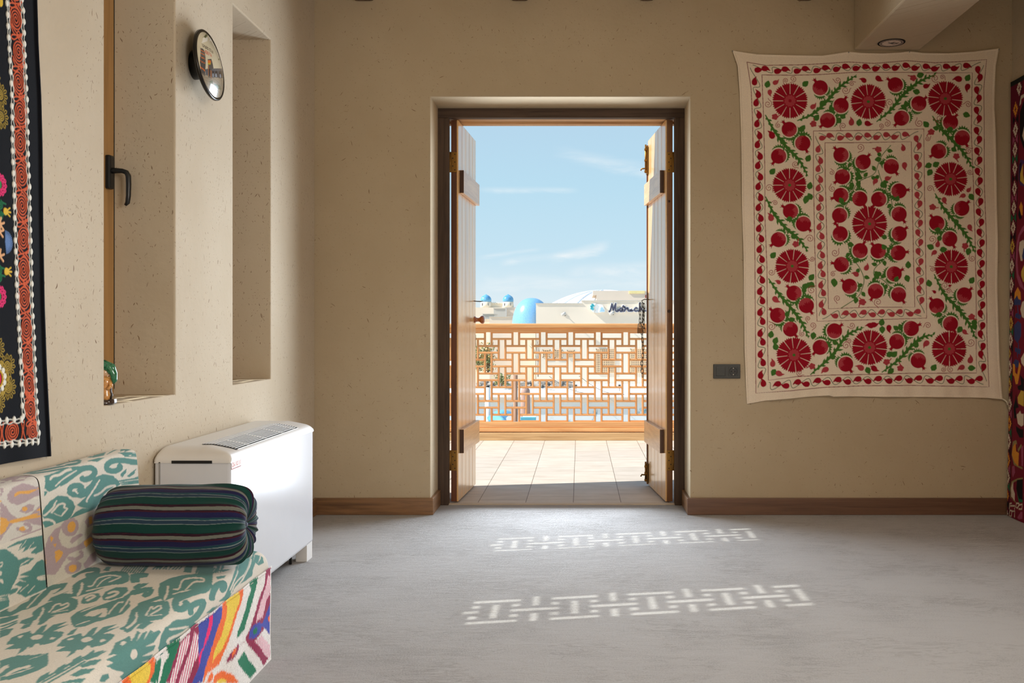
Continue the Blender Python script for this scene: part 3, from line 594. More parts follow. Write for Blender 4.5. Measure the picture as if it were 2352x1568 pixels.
SKIRT = [
 ('G',301,2768,294,2842,274,2849,230,2805,216,2783,167,2740,162,2672,182,2685,195,2712,227,2747,255,2768,270,2797),
 ('M',301,2903,296,2951,288,2967,78,2967,120,2911,112,2864,108,2819,11,2951,7,2903,130,2754,140,2754,163,2790,212,2849,257,2911,288,2915),
 ('H',275,2943,261,2967,210,2967,198,2935,157,2895,162,2827,184,2849,228,2903,253,2927),
 ('B',178,2967,78,2967,97,2943,120,2911,133,2887,117,2864,116,2812,133,2776,153,2783,159,2819,150,2864,140,2880,152,2927),
 ('O',140,2967,140,2951,129,2951,118,2967),
 ('G',131,2838,129,2834,128,2828,128,2822,129,2816,131,2811,134,2808,137,2807,141,2808,143,2811,146,2815,147,2821,147,2827,145,2833,143,2838,140,2841,137,2843,134,2842),
 ('H',108,2819,104,2887,46,2967,11,2967,14,2943),
 ('O',297,2557,296,2706,282,2726,257,2712,232,2679,199,2639,161,2588,134,2545,140,2504,143,2458,130,2430,163,2441,191,2486,232,2527,260,2563,284,2570),
 ('Y',299,2582,299,2665,280,2699,258,2692,241,2665,203,2620,170,2570,160,2498,184,2515,211,2563,251,2601,278,2607),
 ('B',291,2486,294,2551,282,2570,260,2563,232,2527,191,2486,158,2441,132,2425,176,2305,192,2330,220,2371,246,2403,264,2414,289,2403),
 ('P',291,2469,285,2498,256,2495,231,2469,211,2430,188,2414,171,2382,152,2371,159,2350,179,2371,205,2403,220,2436,253,2464,274,2475),
 ('M',289,2376,286,2408,264,2414,246,2398,220,2371,192,2330,176,2305,212,2210,229,2228,263,2247,278,2256,281,2310),
 ('H',282,2371,270,2382,251,2361,228,2330,206,2290,187,2276,203,2233,220,2252,243,2280,273,2295,278,2320),
 ('G',276,2140,278,2196,258,2192,237,2179,225,2174,240,2135,260,2144),
 ('O',276,2058,276,2098,257,2090,274,2046),
 ('Y',274,2046,276,2058,272,2069,268,2062),
 ('G',99,2679,105,2740,70,2776,13,2842,9,2790,43,2740,92,2679),
 ('O',116,2527,114,2563,77,2639,31,2692,123,2447,126,2469),
 ('Y',95,2557,77,2594,63,2607,95,2521),
 ('O',134,2464,137,2492,127,2510,115,2498,115,2469),
 ('W',133,2460,133,2471,135,2480,136,2488,137,2496,137,2502,136,2507,134,2512,133,2518,132,2523,132,2528,132,2532,132,2535,136,2532,137,2526,138,2522,138,2517,139,2513,139,2509,141,2503,142,2496,142,2488,142,2480,140,2471,139,2462,136,2456),
 ('W',124,2444,135,2466,138,2461,127,2439),
 ('W',129,2510,126,2505,121,2502,117,2500,114,2496,114,2492,114,2486,115,2479,114,2473,111,2476,109,2484,108,2492,108,2499,109,2505,112,2510,116,2513,121,2515,127,2515),
 ('M',129,2594,144,2633,143,2692,123,2685,118,2639,122,2601),
 ('O',126,2629,142,2639,140,2672,129,2662),
 ('M',135,2686,130,2755,132,2753,136,2684),
]
BACK_T = [
 ('T',271,2969,277,2980,286,2932,291,2910,296,2890,299,2870,302,2851,304,2833,305,2816,304,2800,301,2784,298,2773,293,2764,288,2759,281,2760,275,2765,270,2774,266,2785,263,2797,261,2811,259,2824,260,2837,261,2849,263,2859,268,2868,276,2868,281,2861,284,2856,285,2847,281,2835,276,2835,274,2840,273,2841,277,2841,277,2840,275,2834,274,2826,274,2820,275,2812,276,2803,279,2795,280,2790,281,2788,283,2787,284,2786,284,2787,286,2790,288,2797,290,2805,290,2815,290,2828,288,2845,285,2863,282,2882,278,2901,272,2921,261,2986,263,2972),
 ('T',308,2466,309,2507,314,2565,313,2616,306,2650,302,2689,291,2596,280,2550,269,2502,266,2469,278,2451),
 ('T',271,2527,273,2548,277,2567,281,2585,285,2602,288,2616,290,2627,292,2637,293,2646,293,2657,292,2667,291,2677,289,2684,288,2688,286,2691,284,2693,283,2692,280,2688,278,2682,276,2676,275,2669,275,2660,275,2651,276,2646,276,2647,278,2645,281,2638,279,2625,275,2622,272,2624,267,2630,263,2641,261,2652,261,2665,261,2678,262,2689,265,2700,269,2709,273,2716,279,2720,286,2718,292,2713,298,2705,302,2696,304,2686,306,2674,307,2661,307,2647,306,2633,303,2619,301,2606,298,2591,294,2574,290,2555,285,2536,278,2520),
 ('C',273,2500,276,2511,279,2521,283,2532,286,2545,289,2561,292,2579,295,2599,299,2618,301,2618,299,2597,296,2577,293,2558,290,2542,286,2528,283,2517,279,2507,275,2497),
 ('C',293,2483,294,2489,296,2493,298,2496,299,2500,299,2506,298,2513,298,2523,298,2533,299,2543,301,2553,303,2563,304,2571,304,2577,304,2583,303,2588,304,2595,309,2600,311,2597,312,2592,313,2585,312,2576,311,2565,308,2553,306,2542,305,2533,305,2525,305,2517,306,2508,305,2500,304,2492,301,2485,299,2481,296,2479),
 ('T',269,2449,267,2461,260,2452,258,2446),
 ('T',235,2602,241,2595,245,2585,248,2578,248,2577,250,2578,253,2581,254,2583,254,2588,253,2597,252,2607,251,2613,250,2615,248,2618,247,2619,249,2619,250,2621,250,2617,250,2610,247,2604,240,2607,237,2616,237,2624,237,2633,241,2642,248,2642,253,2638,259,2630,263,2620,265,2608,267,2595,267,2583,266,2571,263,2562,258,2556,252,2554,245,2556,239,2565,234,2575,231,2586,230,2597),
 ('T',232,2586,238,2632,250,2671,265,2701,267,2750,254,2804,236,2833,224,2847,217,2809,208,2772,198,2730,188,2690,206,2596,214,2629,222,2653,222,2620),
 ('C',257,2727,253,2717,248,2710,243,2702,238,2693,232,2683,226,2672,221,2661,216,2652,212,2647,210,2645,208,2643,205,2643,203,2648,205,2652,207,2653,209,2655,212,2660,217,2668,222,2679,228,2690,234,2701,239,2709,244,2717,249,2725,255,2731),
 ('C',214,2690,212,2699,213,2708,213,2717,214,2726,216,2736,218,2745,221,2754,223,2762,224,2771,224,2780,224,2789,224,2796,223,2802,222,2809,223,2809,223,2808,220,2797,217,2779,213,2758,208,2740,204,2743,207,2764,211,2785,214,2804,218,2817,223,2821,228,2812,229,2803,230,2794,231,2786,231,2776,230,2766,229,2756,227,2747,224,2737,221,2729,220,2720,219,2713,219,2704,219,2696,217,2688),
 ('T',222,2436,239,2469,247,2511,237,2552,218,2580,200,2586,182,2562,170,2526,171,2469,180,2438,193,2428,194,2456,206,2430),
 ('C',238,2500,235,2494,231,2490,228,2485,224,2480,221,2473,218,2464,215,2455,213,2447,212,2443,212,2439,212,2436,211,2433,208,2435,207,2439,207,2442,207,2447,208,2452,211,2460,213,2469,217,2479,220,2487,224,2493,228,2497,232,2501,236,2504),
 ('C',208,2471,209,2478,210,2483,212,2488,214,2494,217,2499,219,2505,221,2510,222,2514,222,2520,221,2527,219,2533,219,2536,219,2535,218,2533,215,2530,212,2529,208,2535,207,2540,206,2542,207,2541,205,2538,202,2532,198,2524,193,2519,191,2523,194,2531,197,2539,201,2546,204,2550,209,2548,211,2542,212,2538,212,2539,214,2541,217,2544,221,2542,224,2536,226,2528,227,2519,227,2511,226,2504,224,2498,221,2493,219,2488,217,2483,215,2477,213,2472,210,2468),
 ('C',208,2473,190,2520,192,2521,209,2474),
 ('C',198,2440,194,2447,192,2455,190,2462,187,2468,185,2473,182,2477,178,2481,175,2487,176,2492,181,2489,184,2485,188,2480,192,2474,195,2466,198,2458,200,2449,201,2441),
 ('T',252,2851,262,2891,252,2884,242,2860),
 ('T',240,2893,253,2951,241,2938,236,2903),
 ('T',227,2989,242,2965,227,2965,227,2941),
 ('T',232,2838,231,2853,229,2869,228,2885,227,2902,225,2921,223,2940,220,2973,221,2966,223,2966,224,2960,226,2940,228,2920,229,2902,231,2885,232,2869,233,2853,234,2838),
 ('T',226,2847,224,2863,222,2879,220,2896,208,3002,217,2929,216,2946,214,2967,216,2967,216,2970,213,2985,220,2928,221,2912,223,2895,224,2879,226,2863,227,2847),
 ('T',220,2852,218,2868,216,2884,214,2901,212,2917,211,2932,205,2983,209,2958,208,2967,210,2968,209,2973,212,2947,213,2932,205,2999,217,2900,218,2884,220,2868,221,2852),
 ('T',174,2552,188,2589,191,2625,178,2684,176,2641,176,2605,170,2560),
 ('T',205,2600,193,2691,200,2736,179,2689,190,2643),
 ('T',363,2464,353,2468,348,2481,343,2495,340,2511,337,2526,334,2542,332,2559,332,2579,337,2588,342,2576,345,2560,348,2545,352,2531,357,2518,364,2508,387,2525,376,2485),
 ('T',342,2448,334,2455,328,2468,324,2483,321,2501,318,2521,316,2543,315,2566,314,2591,317,2594,320,2573,322,2551,324,2530,327,2511,331,2495,337,2482,344,2472,348,2458),
 ('T',348,2484,342,2494,339,2510,336,2526,334,2541,332,2555,330,2568,328,2581,328,2598,333,2607,338,2598,341,2587,343,2575,346,2562,350,2548,353,2534,357,2520,357,2499),
 ('T',353,2600,350,2609,354,2629,357,2647,357,2661,353,2670,347,2677,340,2682,335,2682,336,2684,339,2690,336,2680,333,2668,334,2657,336,2646,340,2635,339,2617,330,2601,324,2608,322,2621,320,2635,320,2647,322,2659,327,2674,341,2703,358,2726,378,2751,376,2730,380,2720,376,2695,376,2680,372,2660,380,2660,376,2640),
 ('T',359,2771,376,2850,376,2915,332,2813,338,2764),
 ('C',357,2792,360,2808,381,2856,376,2855,376,2865,380,2880,376,2880,373,2880,388,2916,376,2895,380,2895,376,2880,380,2880,376,2865,376,2855,376,2845,376,2835,372,2819),
 ('T',322,2704,322,2767,317,2788,309,2735),
 ('T',332,2833,362,2960,345,2965,380,2990),
 ('T',328,2910,331,2965,332,2965,361,2980),
 ('T',318,2917,323,2970,324,2970,348,2985),
 ('T',325,2997,316,2970,317,2970,316,2999),
 ('T',322,2882,301,2970,279,2965,285,3001,301,2892),
 ('C',288,3000,297,2925,299,2931,300,2937,300,2942,296,2985,295,2981,295,2975,297,2967,299,2969,301,2969,303,2958,305,2952,305,2944,305,2936,296,2995,301,2922,299,2916),
]
BACK_L_ = [
 ('L',128,2431,150,2450,165,2484,167,2521,156,2507,142,2497,116,2510,100,2542,97,2585,105,2631,121,2671,88,2676,82,2610,85,2575,84,2540,70,2512,57,2490,48,2468,63,2411,120,2418),
 ('O',108,2476,108,2497,94,2516,83,2497,77,2476),
 ('O',152,2462,143,2473,134,2464,144,2457),
 ('O',128,2471,126,2487,117,2478),
 ('O',98,2416,96,2435,82,2429,81,2413),
 ('L',139,2595,133,2586,129,2573,129,2558,132,2544,138,2531,145,2521,154,2515,163,2514,171,2518,177,2527,180,2539,181,2554,178,2568,172,2582,165,2593,156,2599,147,2599),
 ('O',147,2581,143,2577,140,2571,139,2564,140,2557,142,2550,146,2545,150,2543,155,2542,160,2544,164,2548,167,2554,168,2561,168,2568,165,2575,162,2580,157,2583,152,2583),
 ('L',125,2563,127,2607,120,2620,112,2579,108,2560,117,2549),
 ('L',75,2529,69,2538,65,2549,61,2560,58,2572,57,2584,58,2595,59,2604,62,2612,68,2614,74,2611,78,2608,82,2601,82,2591,78,2590,74,2593,71,2595,70,2592,69,2586,68,2578,69,2571,71,2563,74,2554,78,2543,79,2532),
 ('L',43,2599,37,2599,32,2594,29,2584,28,2571,29,2556,31,2541,36,2528,42,2519,48,2514,53,2514,58,2519,61,2528,63,2541,62,2555,59,2570,55,2583,49,2593),
 ('O',42,2574,39,2574,36,2572,34,2567,33,2561,33,2554,35,2547,38,2541,41,2536,45,2533,48,2533,51,2535,53,2539,54,2545,54,2552,52,2559,49,2566,46,2571),
 ('L',154,2629,165,2659,165,2682,137,2678,134,2645),
 ('O',161,2653,162,2672,143,2670,139,2655),
 ('O',101,2617,106,2659,94,2672,82,2628),
 ('L',41,2608,58,2648,62,2681,34,2677,24,2619),
]
NEAR_L = [
 ('L',286,2277,301,2303,306,2351,288,2400,287,2420,261,2420,264,2389,258,2351,256,2314,271,2281),
 ('O',279,2307,279,2314,280,2320,281,2325,282,2330,281,2337,279,2345,278,2355,276,2365,276,2376,277,2385,278,2395,280,2404,284,2402,279,2445,276,2450,284,2373,284,2364,285,2356,286,2347,288,2338,289,2329,288,2321,287,2314,286,2308,283,2304),
 ('L',240,2320,248,2335,251,2364,243,2386,231,2377,229,2347),
 ('O',240,2355,238,2354,237,2351,236,2348,236,2344,237,2341,238,2337,240,2334,242,2332,244,2332,246,2333,248,2335,248,2338,248,2342,248,2346,246,2350,244,2352,242,2354),
 ('L',277,2248,265,2267,241,2285,225,2311,222,2361,244,2425,205,2421,185,2413,198,2373,210,2345,218,2296,200,2259,185,2237),
 ('O',241,2244,235,2263,221,2279,204,2260,199,2239),
 ('O',220,2279,217,2292,216,2304,216,2317,215,2329,215,2341,214,2353,213,2366,204,2452,217,2391,220,2402,224,2413,230,2421,232,2429,232,2403,228,2392,216,2450,223,2372,222,2362,223,2350,223,2339,224,2327,224,2314,225,2302,226,2290,225,2278),
 ('L',202,2302,197,2307,193,2314,189,2321,185,2329,183,2338,182,2347,181,2355,182,2363,186,2368,190,2370,195,2369,200,2365,204,2358,207,2350,209,2342,209,2334,205,2333,201,2339,199,2347,197,2352,196,2354,195,2355,193,2355,191,2354,190,2351,191,2345,191,2339,193,2333,195,2328,198,2322,202,2315,205,2306),
 ('O',193,2342,191,2341,190,2338,190,2335,190,2331,191,2326,192,2322,194,2319,196,2317,199,2317,200,2318,202,2320,202,2323,202,2328,201,2332,200,2336,198,2339,195,2341),
 ('L',168,2255,179,2280,180,2323,181,2408,164,2415,168,2339,164,2289),
 ('L',351,2329,340,2329,335,2336,329,2345,325,2356,356,2440,344,2439,311,2446,310,2430,313,2423,327,2432,323,2394,356,2434,334,2372,341,2364,389,2426,356,2354,362,2346),
 ('L',328,2292,324,2300,392,2445,319,2323,317,2336,314,2350,312,2364,340,2447,303,2445,306,2445,340,2441,317,2371,320,2358,323,2346,384,2439,329,2324,333,2314,334,2300),
 ('L',376,2390,350,2371,339,2374,330,2382,324,2392,320,2402,323,2432,315,2420,314,2425,316,2425,319,2425,323,2428,327,2414,332,2406,340,2399,352,2396,374,2409,376,2390),
 ('C',259,2374,251,2449,261,2392,262,2401,263,2409,264,2418,266,2423,268,2421,269,2420,271,2420,270,2422,268,2422,267,2415,263,2434,260,2440,264,2390,263,2381,261,2372),
 ('L',309,2263,307,2274,290,2258,289,2251),
 ('L',300,2413,304,2420,292,2420,286,2440),
]
NEAR_T = [
 ('T',165,2235,162,2255,149,2277,123,2305,118,2310,91,2297,63,2263,57,2241,56,2221),
 ('C',131,2242,128,2241,126,2240,125,2237,124,2235,125,2232,127,2229,129,2227,132,2226,135,2226,137,2227,140,2229,141,2231,141,2234,140,2237,139,2239,136,2241,134,2242),
 ('C',110,2237,108,2237,107,2235,106,2233,106,2230,107,2227,108,2224,110,2222,112,2221,114,2221,115,2221,117,2223,117,2225,117,2228,116,2231,115,2234,113,2236,111,2237),
 ('C',88,2239,85,2238,84,2236,83,2233,83,2229,84,2226,86,2222,88,2219,91,2218,94,2218,96,2219,98,2221,99,2224,98,2227,97,2231,96,2235,93,2237,90,2239),
 ('T',114,2265,124,2298,122,2340,113,2368,107,2342,109,2310),
 ('C',110,2311,110,2317,111,2322,112,2328,112,2333,113,2338,113,2342,114,2347,115,2351,116,2350,116,2345,116,2340,116,2336,115,2331,114,2326,114,2320,113,2314,111,2309),
 ('T',89,2354,100,2378,101,2401,76,2440,84,2368),
 ('T',87,2307,87,2365,70,2441,28,2444,28,2372,30,2321,48,2288,58,2310,70,2284,73,2302,61,2339,80,2299,74,2345),
 ('C',47,2303,55,2336,57,2334,49,2301),
 ('C',35,2330,45,2364,47,2362,37,2328),
 ('C',47,2444,55,2392,43,2445,53,2387,53,2384,41,2450,55,2378,57,2376,60,2375,62,2375,64,2376,65,2377,53,2451,54,2449,65,2386,64,2389,52,2445,60,2392),
 ('T',59,2245,62,2272,59,2293,53,2285,53,2261),
 ('T',164,2265,168,2304,167,2343,157,2447,160,2414,140,2430,137,2446,142,2351,140,2321,152,2345,148,2308,163,2324),
 ('C',148,2313,165,2344,166,2342,149,2311),
 ('C',136,2336,153,2375,154,2374,138,2335),
 ('T',130,2357,140,2395,131,2431,124,2401,123,2378),
]
DISC = [
 ('white',63,138,108,150,151,141,95,128,-19,86),
 ('white',-61,87,-11,103,-40,79,-87,58),
 ('green',-76,81,17,133,70,144,-14,108,-43,90,-53,93),
 ('green',119,124,150,123,80,61,96,24,92,28,80,64,53,83),
 ('green',129,76,80,57,33,24,21,26),
 ('floor',-111,-61,-86,-65,-43,-62,108,-28,120,-69,17,-133,-19,-138,-90,-107),
 ('slate',-90,-41,100,12,108,-25,-43,-62,-86,-64),
 ('dark',-48,-38,-34,-35,-31,-57,-47,-60),
 ('dark',-28,-33,-4,-27,-1,-52,-27,-57),
 ('dark',7,-25,72,-6,67,-36,7,-51),
 ('pale',-45,-48,-38,-44,-34,-57,-44,-59),
 ('pale',-24,-43,-14,-39,-7,-51,-23,-55),
 ('pale',17,-34,34,-28,46,-39,19,-46),
 ('towr',-102,35,-88,36,-82,27,-89,-47,-88,-67,-111,-61,-116,-18),
 ('orng',-102,30,-84,26,-85,22,-103,26),
 ('orng',-106,17,-86,13,-87,10,-107,13),
 ('orng',-109,2,-89,-2,-90,-5,-110,-1),
 ('orng',-112,-15,-91,-19,-91,-21,-113,-18),
 ('orng',-114,-37,-90,-46,-90,-50,-114,-41),
 ('towr',-73,0,-47,8,-41,-11,-37,-27,-50,-30,-48,-67,-72,-67),
 ('orng',-72,-3,-52,1,-54,-9,-74,-14),
 ('yell',-73,-14,-54,-9,-57,-16,-73,-20),
 ('brown',-75,-27,-67,-21,-67,-66,-72,-65),
 ('brown',-61,-38,-50,-38,-48,-66,-58,-67),
 ('dark',-69,-35,-62,-35,-60,-64,-67,-64),
 ('green',-60,-79,-41,-73,-34,-84,-53,-93),
 ('green',-35,-83,24,-73,62,-82,8,-91),
 ('white',-87,-103,-80,-110,-72,-117,-63,-123,-53,-128,-43,-131,-31,-132,-19,-133,-6,-133,-5,-131,-17,-130,-29,-129,-40,-128,-50,-125,-59,-121,-68,-115,-76,-108,-85,-102),  # highlight painted into the print along the lower left rim
]
ROS = [(1176, 2313), (1613, 2308), (2043, 2325), (1173, 1842), (2072, 1876), (1188, 1390), (2077, 1387), (1198, 894), (1620, 936), (2065, 928), (1620, 1626)]
POM = [(1344, 2386, 125), (1461, 2287, 59), (1386, 2204, -138), (1171, 2154, 129), (1247, 2076, -63), (1112, 2004, -128), (1460, 2011, 132), (1584, 1971, 50), (1468, 1889, -142), (1459, 1785, -161), (1566, 1766, -57), (1452, 1673, -120), (1178, 1697, 148), (1764, 2403, 142), (1895, 2298, 40), (1798, 2216, -132), (2072, 2193, 50), (2138, 2106, -58), (2005, 2032, -146), (1741, 1946, -52), (1785, 1810, 7), (1671, 1763, -129), (1785, 1680, -55), (2136, 1713, 44), (1995, 1630, 127), (1251, 1625, -43), (1111, 1538, -141), (1456, 1571, 111), (1568, 1477, 63), (1462, 1400, 172), (1508, 1278, 143), (1198, 1240, 134), (1268, 1170, -54), (1106, 1116, 139), (1178, 1038, -50), (1423, 1029, 40), (1345, 937, -135), (1487, 843, -52), (1786, 1571, 40), (1668, 1475, 130), (1781, 1464, 6), (2067, 1542, -60), (1758, 1347, 28), (1653, 1250, -117), (1782, 1231, -54), (2150, 1230, 42), (1994, 1169, 130), (2072, 1068, -61), (1854, 1042, 26), (1771, 969, -128), (1893, 863, -55)]
STEM = [[(1216, 2202), (1306, 2242), (1386, 2316), (1452, 2389), (1549, 2459)], [(1038, 2236), (1086, 2149), (1149, 2063), (1226, 1983), (1276, 1893)], [(1039, 1779), (1086, 1684), (1156, 1599), (1224, 1543), (1277, 1472)], [(1055, 1322), (1113, 1237), (1188, 1148), (1243, 1073), (1280, 988)], [(1290, 783), (1372, 855), (1430, 916), (1495, 1005), (1590, 1049)], [(1659, 2196), (1739, 2263), (1805, 2343), (1892, 2416), (1988, 2461)], [(1970, 2229), (2025, 2149), (2085, 2090), (2151, 2016), (2198, 1936)], [(1985, 1797), (2038, 1708), (2098, 1638), (2160, 1562), (2212, 1463)], [(1980, 1346), (2035, 1237), (2096, 1172), (2171, 1080), (2215, 984)], [(1688, 797), (1782, 868), (1854, 943), (1912, 991), (1980, 1008)]]
VINE = [[(1516, 1995), (1530, 1947), (1551, 1898), (1599, 1884), (1648, 1908), (1669, 1961), (1690, 2009), (1739, 2065)], [(1668, 1926), (1683, 1877), (1711, 1821), (1739, 1765), (1749, 1717)], [(1606, 1885), (1564, 1863), (1537, 1828), (1509, 1765), (1484, 1720)], [(1502, 1500), (1523, 1438), (1564, 1382), (1589, 1319), (1578, 1263), (1551, 1215), (1460, 1155)], [(1781, 1528), (1739, 1514), (1725, 1459), (1690, 1417), (1648, 1375), (1648, 1333), (1690, 1316), (1739, 1270)]]
LEAF = [(1259, 2406, 1286, 2429), (1049, 2402, 1056, 2426), (1409, 2262, 1399, 2279), (1322, 2216, 1332, 2229), (1562, 2189, 1566, 2216), (1076, 1916, 1099, 1943), (1286, 1836, 1292, 1863), (1269, 1769, 1259, 1743), (1289, 1776, 1282, 1789), (1239, 2153, 1259, 2169), (1276, 1989, 1289, 2013), (1079, 1448, 1099, 1472), (1294, 1325, 1307, 1342), (1294, 1288, 1307, 1278), (1260, 1278, 1253, 1257), (1069, 1005, 1072, 1022), (1093, 971, 1099, 984), (1096, 937, 1093, 950), (1086, 800, 1079, 787), (1611, 811, 1618, 797), (1307, 1005, 1304, 988), (1420, 1305, 1416, 1278), (1963, 1496, 1949, 1503), (2028, 1482, 2045, 1484), (1977, 821, 1990, 841), (2191, 1308, 2208, 1332), (2174, 1475, 2171, 1462), (1953, 1291, 1949, 1305), (2188, 821, 2205, 821), (1687, 1073, 1690, 1087), (1690, 1039, 1690, 1018), (1837, 1394, 1837, 1404), (1830, 1325, 1840, 1298), (2205, 1073, 2208, 1083), (2127, 1039, 2120, 1029), (2205, 1056, 2212, 1042), (1728, 896, 1738, 903), (1755, 896, 1765, 906), (1741, 807, 1728, 797), (2168, 2439, 2178, 2456), (2158, 2236, 2178, 2229), (1988, 1956, 2005, 1966), (1958, 1916, 1945, 1896), (1952, 1953, 1945, 1950), (1938, 2179, 1932, 2186), (1902, 2456, 1912, 2459), (2188, 1780, 2195, 1770), (1885, 2363, 1875, 2366), (1286, 1835, 1293, 1863), (1265, 1762, 1258, 1737), (1425, 1298, 1422, 1270), (1279, 1284, 1307, 1277)]
PAIS = [(1096, 2416, 1129, 2436, 1, 23), (1063, 2359, 1066, 2326, 1, 22), (1306, 2282, 1329, 2302, 1, 24), (1073, 2123, 1053, 2156, 0, 30), (1519, 2196, 1519, 2242, 1, 27), (1586, 2429, 1562, 2442, 0, 24), (1612, 2186, 1646, 2176, 0, 26), (1069, 1663, 1056, 1696, 1, 28), (1672, 2436, 1699, 2416, 0, 27), (2115, 2436, 2068, 2439, 0, 30), (2168, 2389, 2158, 2353, 0, 27), (1808, 2050, 1805, 2076, 1, 23), (1815, 1950, 1818, 1903, 1, 26), (1722, 1880, 1745, 1886, 1, 23), (1652, 1863, 1639, 1843, 1, 23), (2175, 1816, 2195, 1836, 1, 20), (2141, 1783, 2111, 1773, 1, 22), (2038, 1757, 2052, 1717, 1, 24), (1938, 2396, 1958, 2403, 0, 24), (1096, 1203, 1133, 1172, 1, 28), (1110, 1302, 1093, 1312, 1, 20), (1079, 848, 1078, 889, 1, 26), (1116, 790, 1154, 777, 1, 27), (1372, 811, 1338, 790, 1, 27), (1570, 824, 1539, 841, 1, 28), (1543, 1346, 1519, 1356, 1, 24), (1604, 1383, 1614, 1407, 1, 24), (1624, 1059, 1594, 1063, 0, 27), (1645, 824, 1631, 831, 0, 20), (2000, 1513, 2004, 1544, 1, 23), (1980, 1465, 1959, 1448, 1, 22), (2181, 1605, 2195, 1571, 1, 24), (2069, 1281, 2079, 1284, 0, 12), (1980, 1247, 1966, 1257, 0, 15), (2154, 1022, 2178, 1001, 1, 22), (1936, 957, 1912, 930, 1, 27), (2185, 868, 2191, 903, 1, 27), (2133, 824, 2096, 810, 1, 26), (1646, 1063, 1666, 1066, 0, 27), (1728, 1042, 1731, 1005, 0, 26), (1649, 817, 1673, 800, 0, 27)]
FLOW = [(1092, 2224), (1306, 2184), (1865, 2441), (1965, 2139), (2105, 2003), (1972, 1720), (1208, 1513), (1583, 1189), (1300, 831), (2154, 1503), (2191, 1107), (1714, 855), (1792, 821), (1669, 2041), (1578, 1190)]
CURL = [(1152, 2426), (1192, 2436), (1053, 2296), (1109, 2176), (1206, 1959), (1059, 1826), (1092, 1743), (1442, 2429), (1486, 2372), (1522, 2409), (1472, 2173), (1569, 2053), (1409, 1913), (1412, 1823), (1988, 2439), (2028, 2446), (2171, 2293), (2008, 2213), (1945, 2103), (2175, 2033), (1732, 2303), (1685, 2173), (1719, 2186), (1898, 2189), (2181, 1916), (1958, 1823), (1287, 1544), (1300, 1431), (1072, 1356), (1297, 1257), (1277, 1097), (1304, 1059), (1072, 1053), (1243, 1012), (1229, 794), (1488, 947), (1505, 971), (1522, 1059), (1427, 1465), (1416, 1346), (1440, 1209), (1970, 1540), (1970, 1373), (2195, 1434), (2041, 1281), (2062, 1250), (1946, 1059), (2188, 964), (2031, 814), (2072, 814), (1666, 1189)]
FRAMES = [[(936, 2530), (1042, 2512), (1212, 2515), (1361, 2522), (1504, 2532), (1650, 2524), (1832, 2539), (1990, 2527), (2136, 2534), (2275, 2544), (2262, 2388), (2262, 2145), (2264, 1854), (2272, 1611), (2274, 1319), (2276, 1028), (2290, 715), (2111, 719), (1844, 724), (1601, 722), (1382, 714), (1188, 695), (987, 680), (983, 1174), (979, 1611), (972, 1951), (967, 2243), (959, 2388)], [(1019, 2458), (1188, 2456), (1361, 2461), (1528, 2473), (1837, 2473), (2014, 2469), (2195, 2471), (2189, 2145), (2201, 1854), (2208, 1611), (2216, 1319), (2216, 1028), (2219, 793), (1844, 792), (1601, 785), (1382, 782), (1212, 773), (1055, 753), (1050, 1028), (1047, 1368), (1037, 1660), (1035, 1951), (1028, 2243)], [(1307, 2145), (1601, 2148), (1923, 2156), (1927, 1854), (1934, 1417), (1939, 1100), (1625, 1091), (1327, 1082), (1314, 1514), (1307, 1854)], [(1371, 2079), (1601, 2080), (1854, 2085), (1861, 1660), (1873, 1161), (1625, 1161), (1390, 1152), (1382, 1514), (1373, 1854)]]
EDGE_T = [(855, 2597), (921, 2585), (994, 2575), (1139, 2571), (1358, 2568), (1431, 2578), (1504, 2590), (1577, 2583), (1698, 2580), (1795, 2585), (1844, 2592), (1917, 2583), (2063, 2580), (2208, 2590), (2344, 2607)]
EDGE_L = [(855, 2597), (884, 2510), (896, 2364), (904, 2145), (909, 1757), (916, 1514), (921, 1222), (923, 931), (930, 761), (938, 620)]
EDGE_B = [(938, 620), (1042, 639), (1164, 649), (1285, 661), (1395, 668), (1419, 661), (1504, 663), (1625, 661), (1844, 659), (1990, 659), (2172, 656), (2281, 654), (2366, 646)]
EDGE_R = [(2344, 2607), (2327, 2510), (2323, 2267), (2330, 2000), (2335, 1854), (2337, 1611), (2340, 1319), (2340, 1076), (2349, 858), (2366, 646)]
H_SPIR = [(2472, 1928), (2475, 1851), (2487, 1768), (2487, 1689), (2495, 1611), (2494, 1532), (2500, 1445), (2502, 1366), (2508, 1279), (2508, 1198), (2510, 1120), (2519, 1043), (2523, 963), (2527, 891), (2531, 825), (2540, 765), (2453, 773), (2369, 775)]
H_LINE_L = [(2434, 1920), (2438, 1871), (2441, 1811), (2447, 1745), (2455, 1662), (2457, 1603), (2459, 1505), (2464, 1432), (2467, 1347), (2473, 1217), (2476, 1139), (2483, 1040), (2485, 988), (2491, 907), (2493, 825), (2497, 802)]
H_LINE_R = [(2499, 1944), (2503, 1911), (2509, 1881), (2512, 1827), (2515, 1776), (2521, 1702), (2527, 1619), (2531, 1483), (2537, 1428), (2539, 1358), (2542, 1292), (2547, 1204), (2550, 1099), (2557, 1022), (2557, 978), (2561, 904), (2565, 833), (2574, 749), (2574, 732)]
H_LINE_B = [(2574, 732), (2545, 735), (2457, 740), (2397, 743), (2337, 745)]
H_LINE_I = [(2497, 802), (2464, 804), (2405, 806), (2337, 808)]
H_EDGE = [(2570, 2005), (2574, 1935), (2580, 1819), (2593, 1679), (2599, 1549), (2603, 1346), (2608, 1202), (2614, 1058), (2618, 950), (2627, 816), (2636, 685)]
H_BOT = [(2636, 685), (2595, 688), (2503, 693), (2390, 695), (2287, 700)]
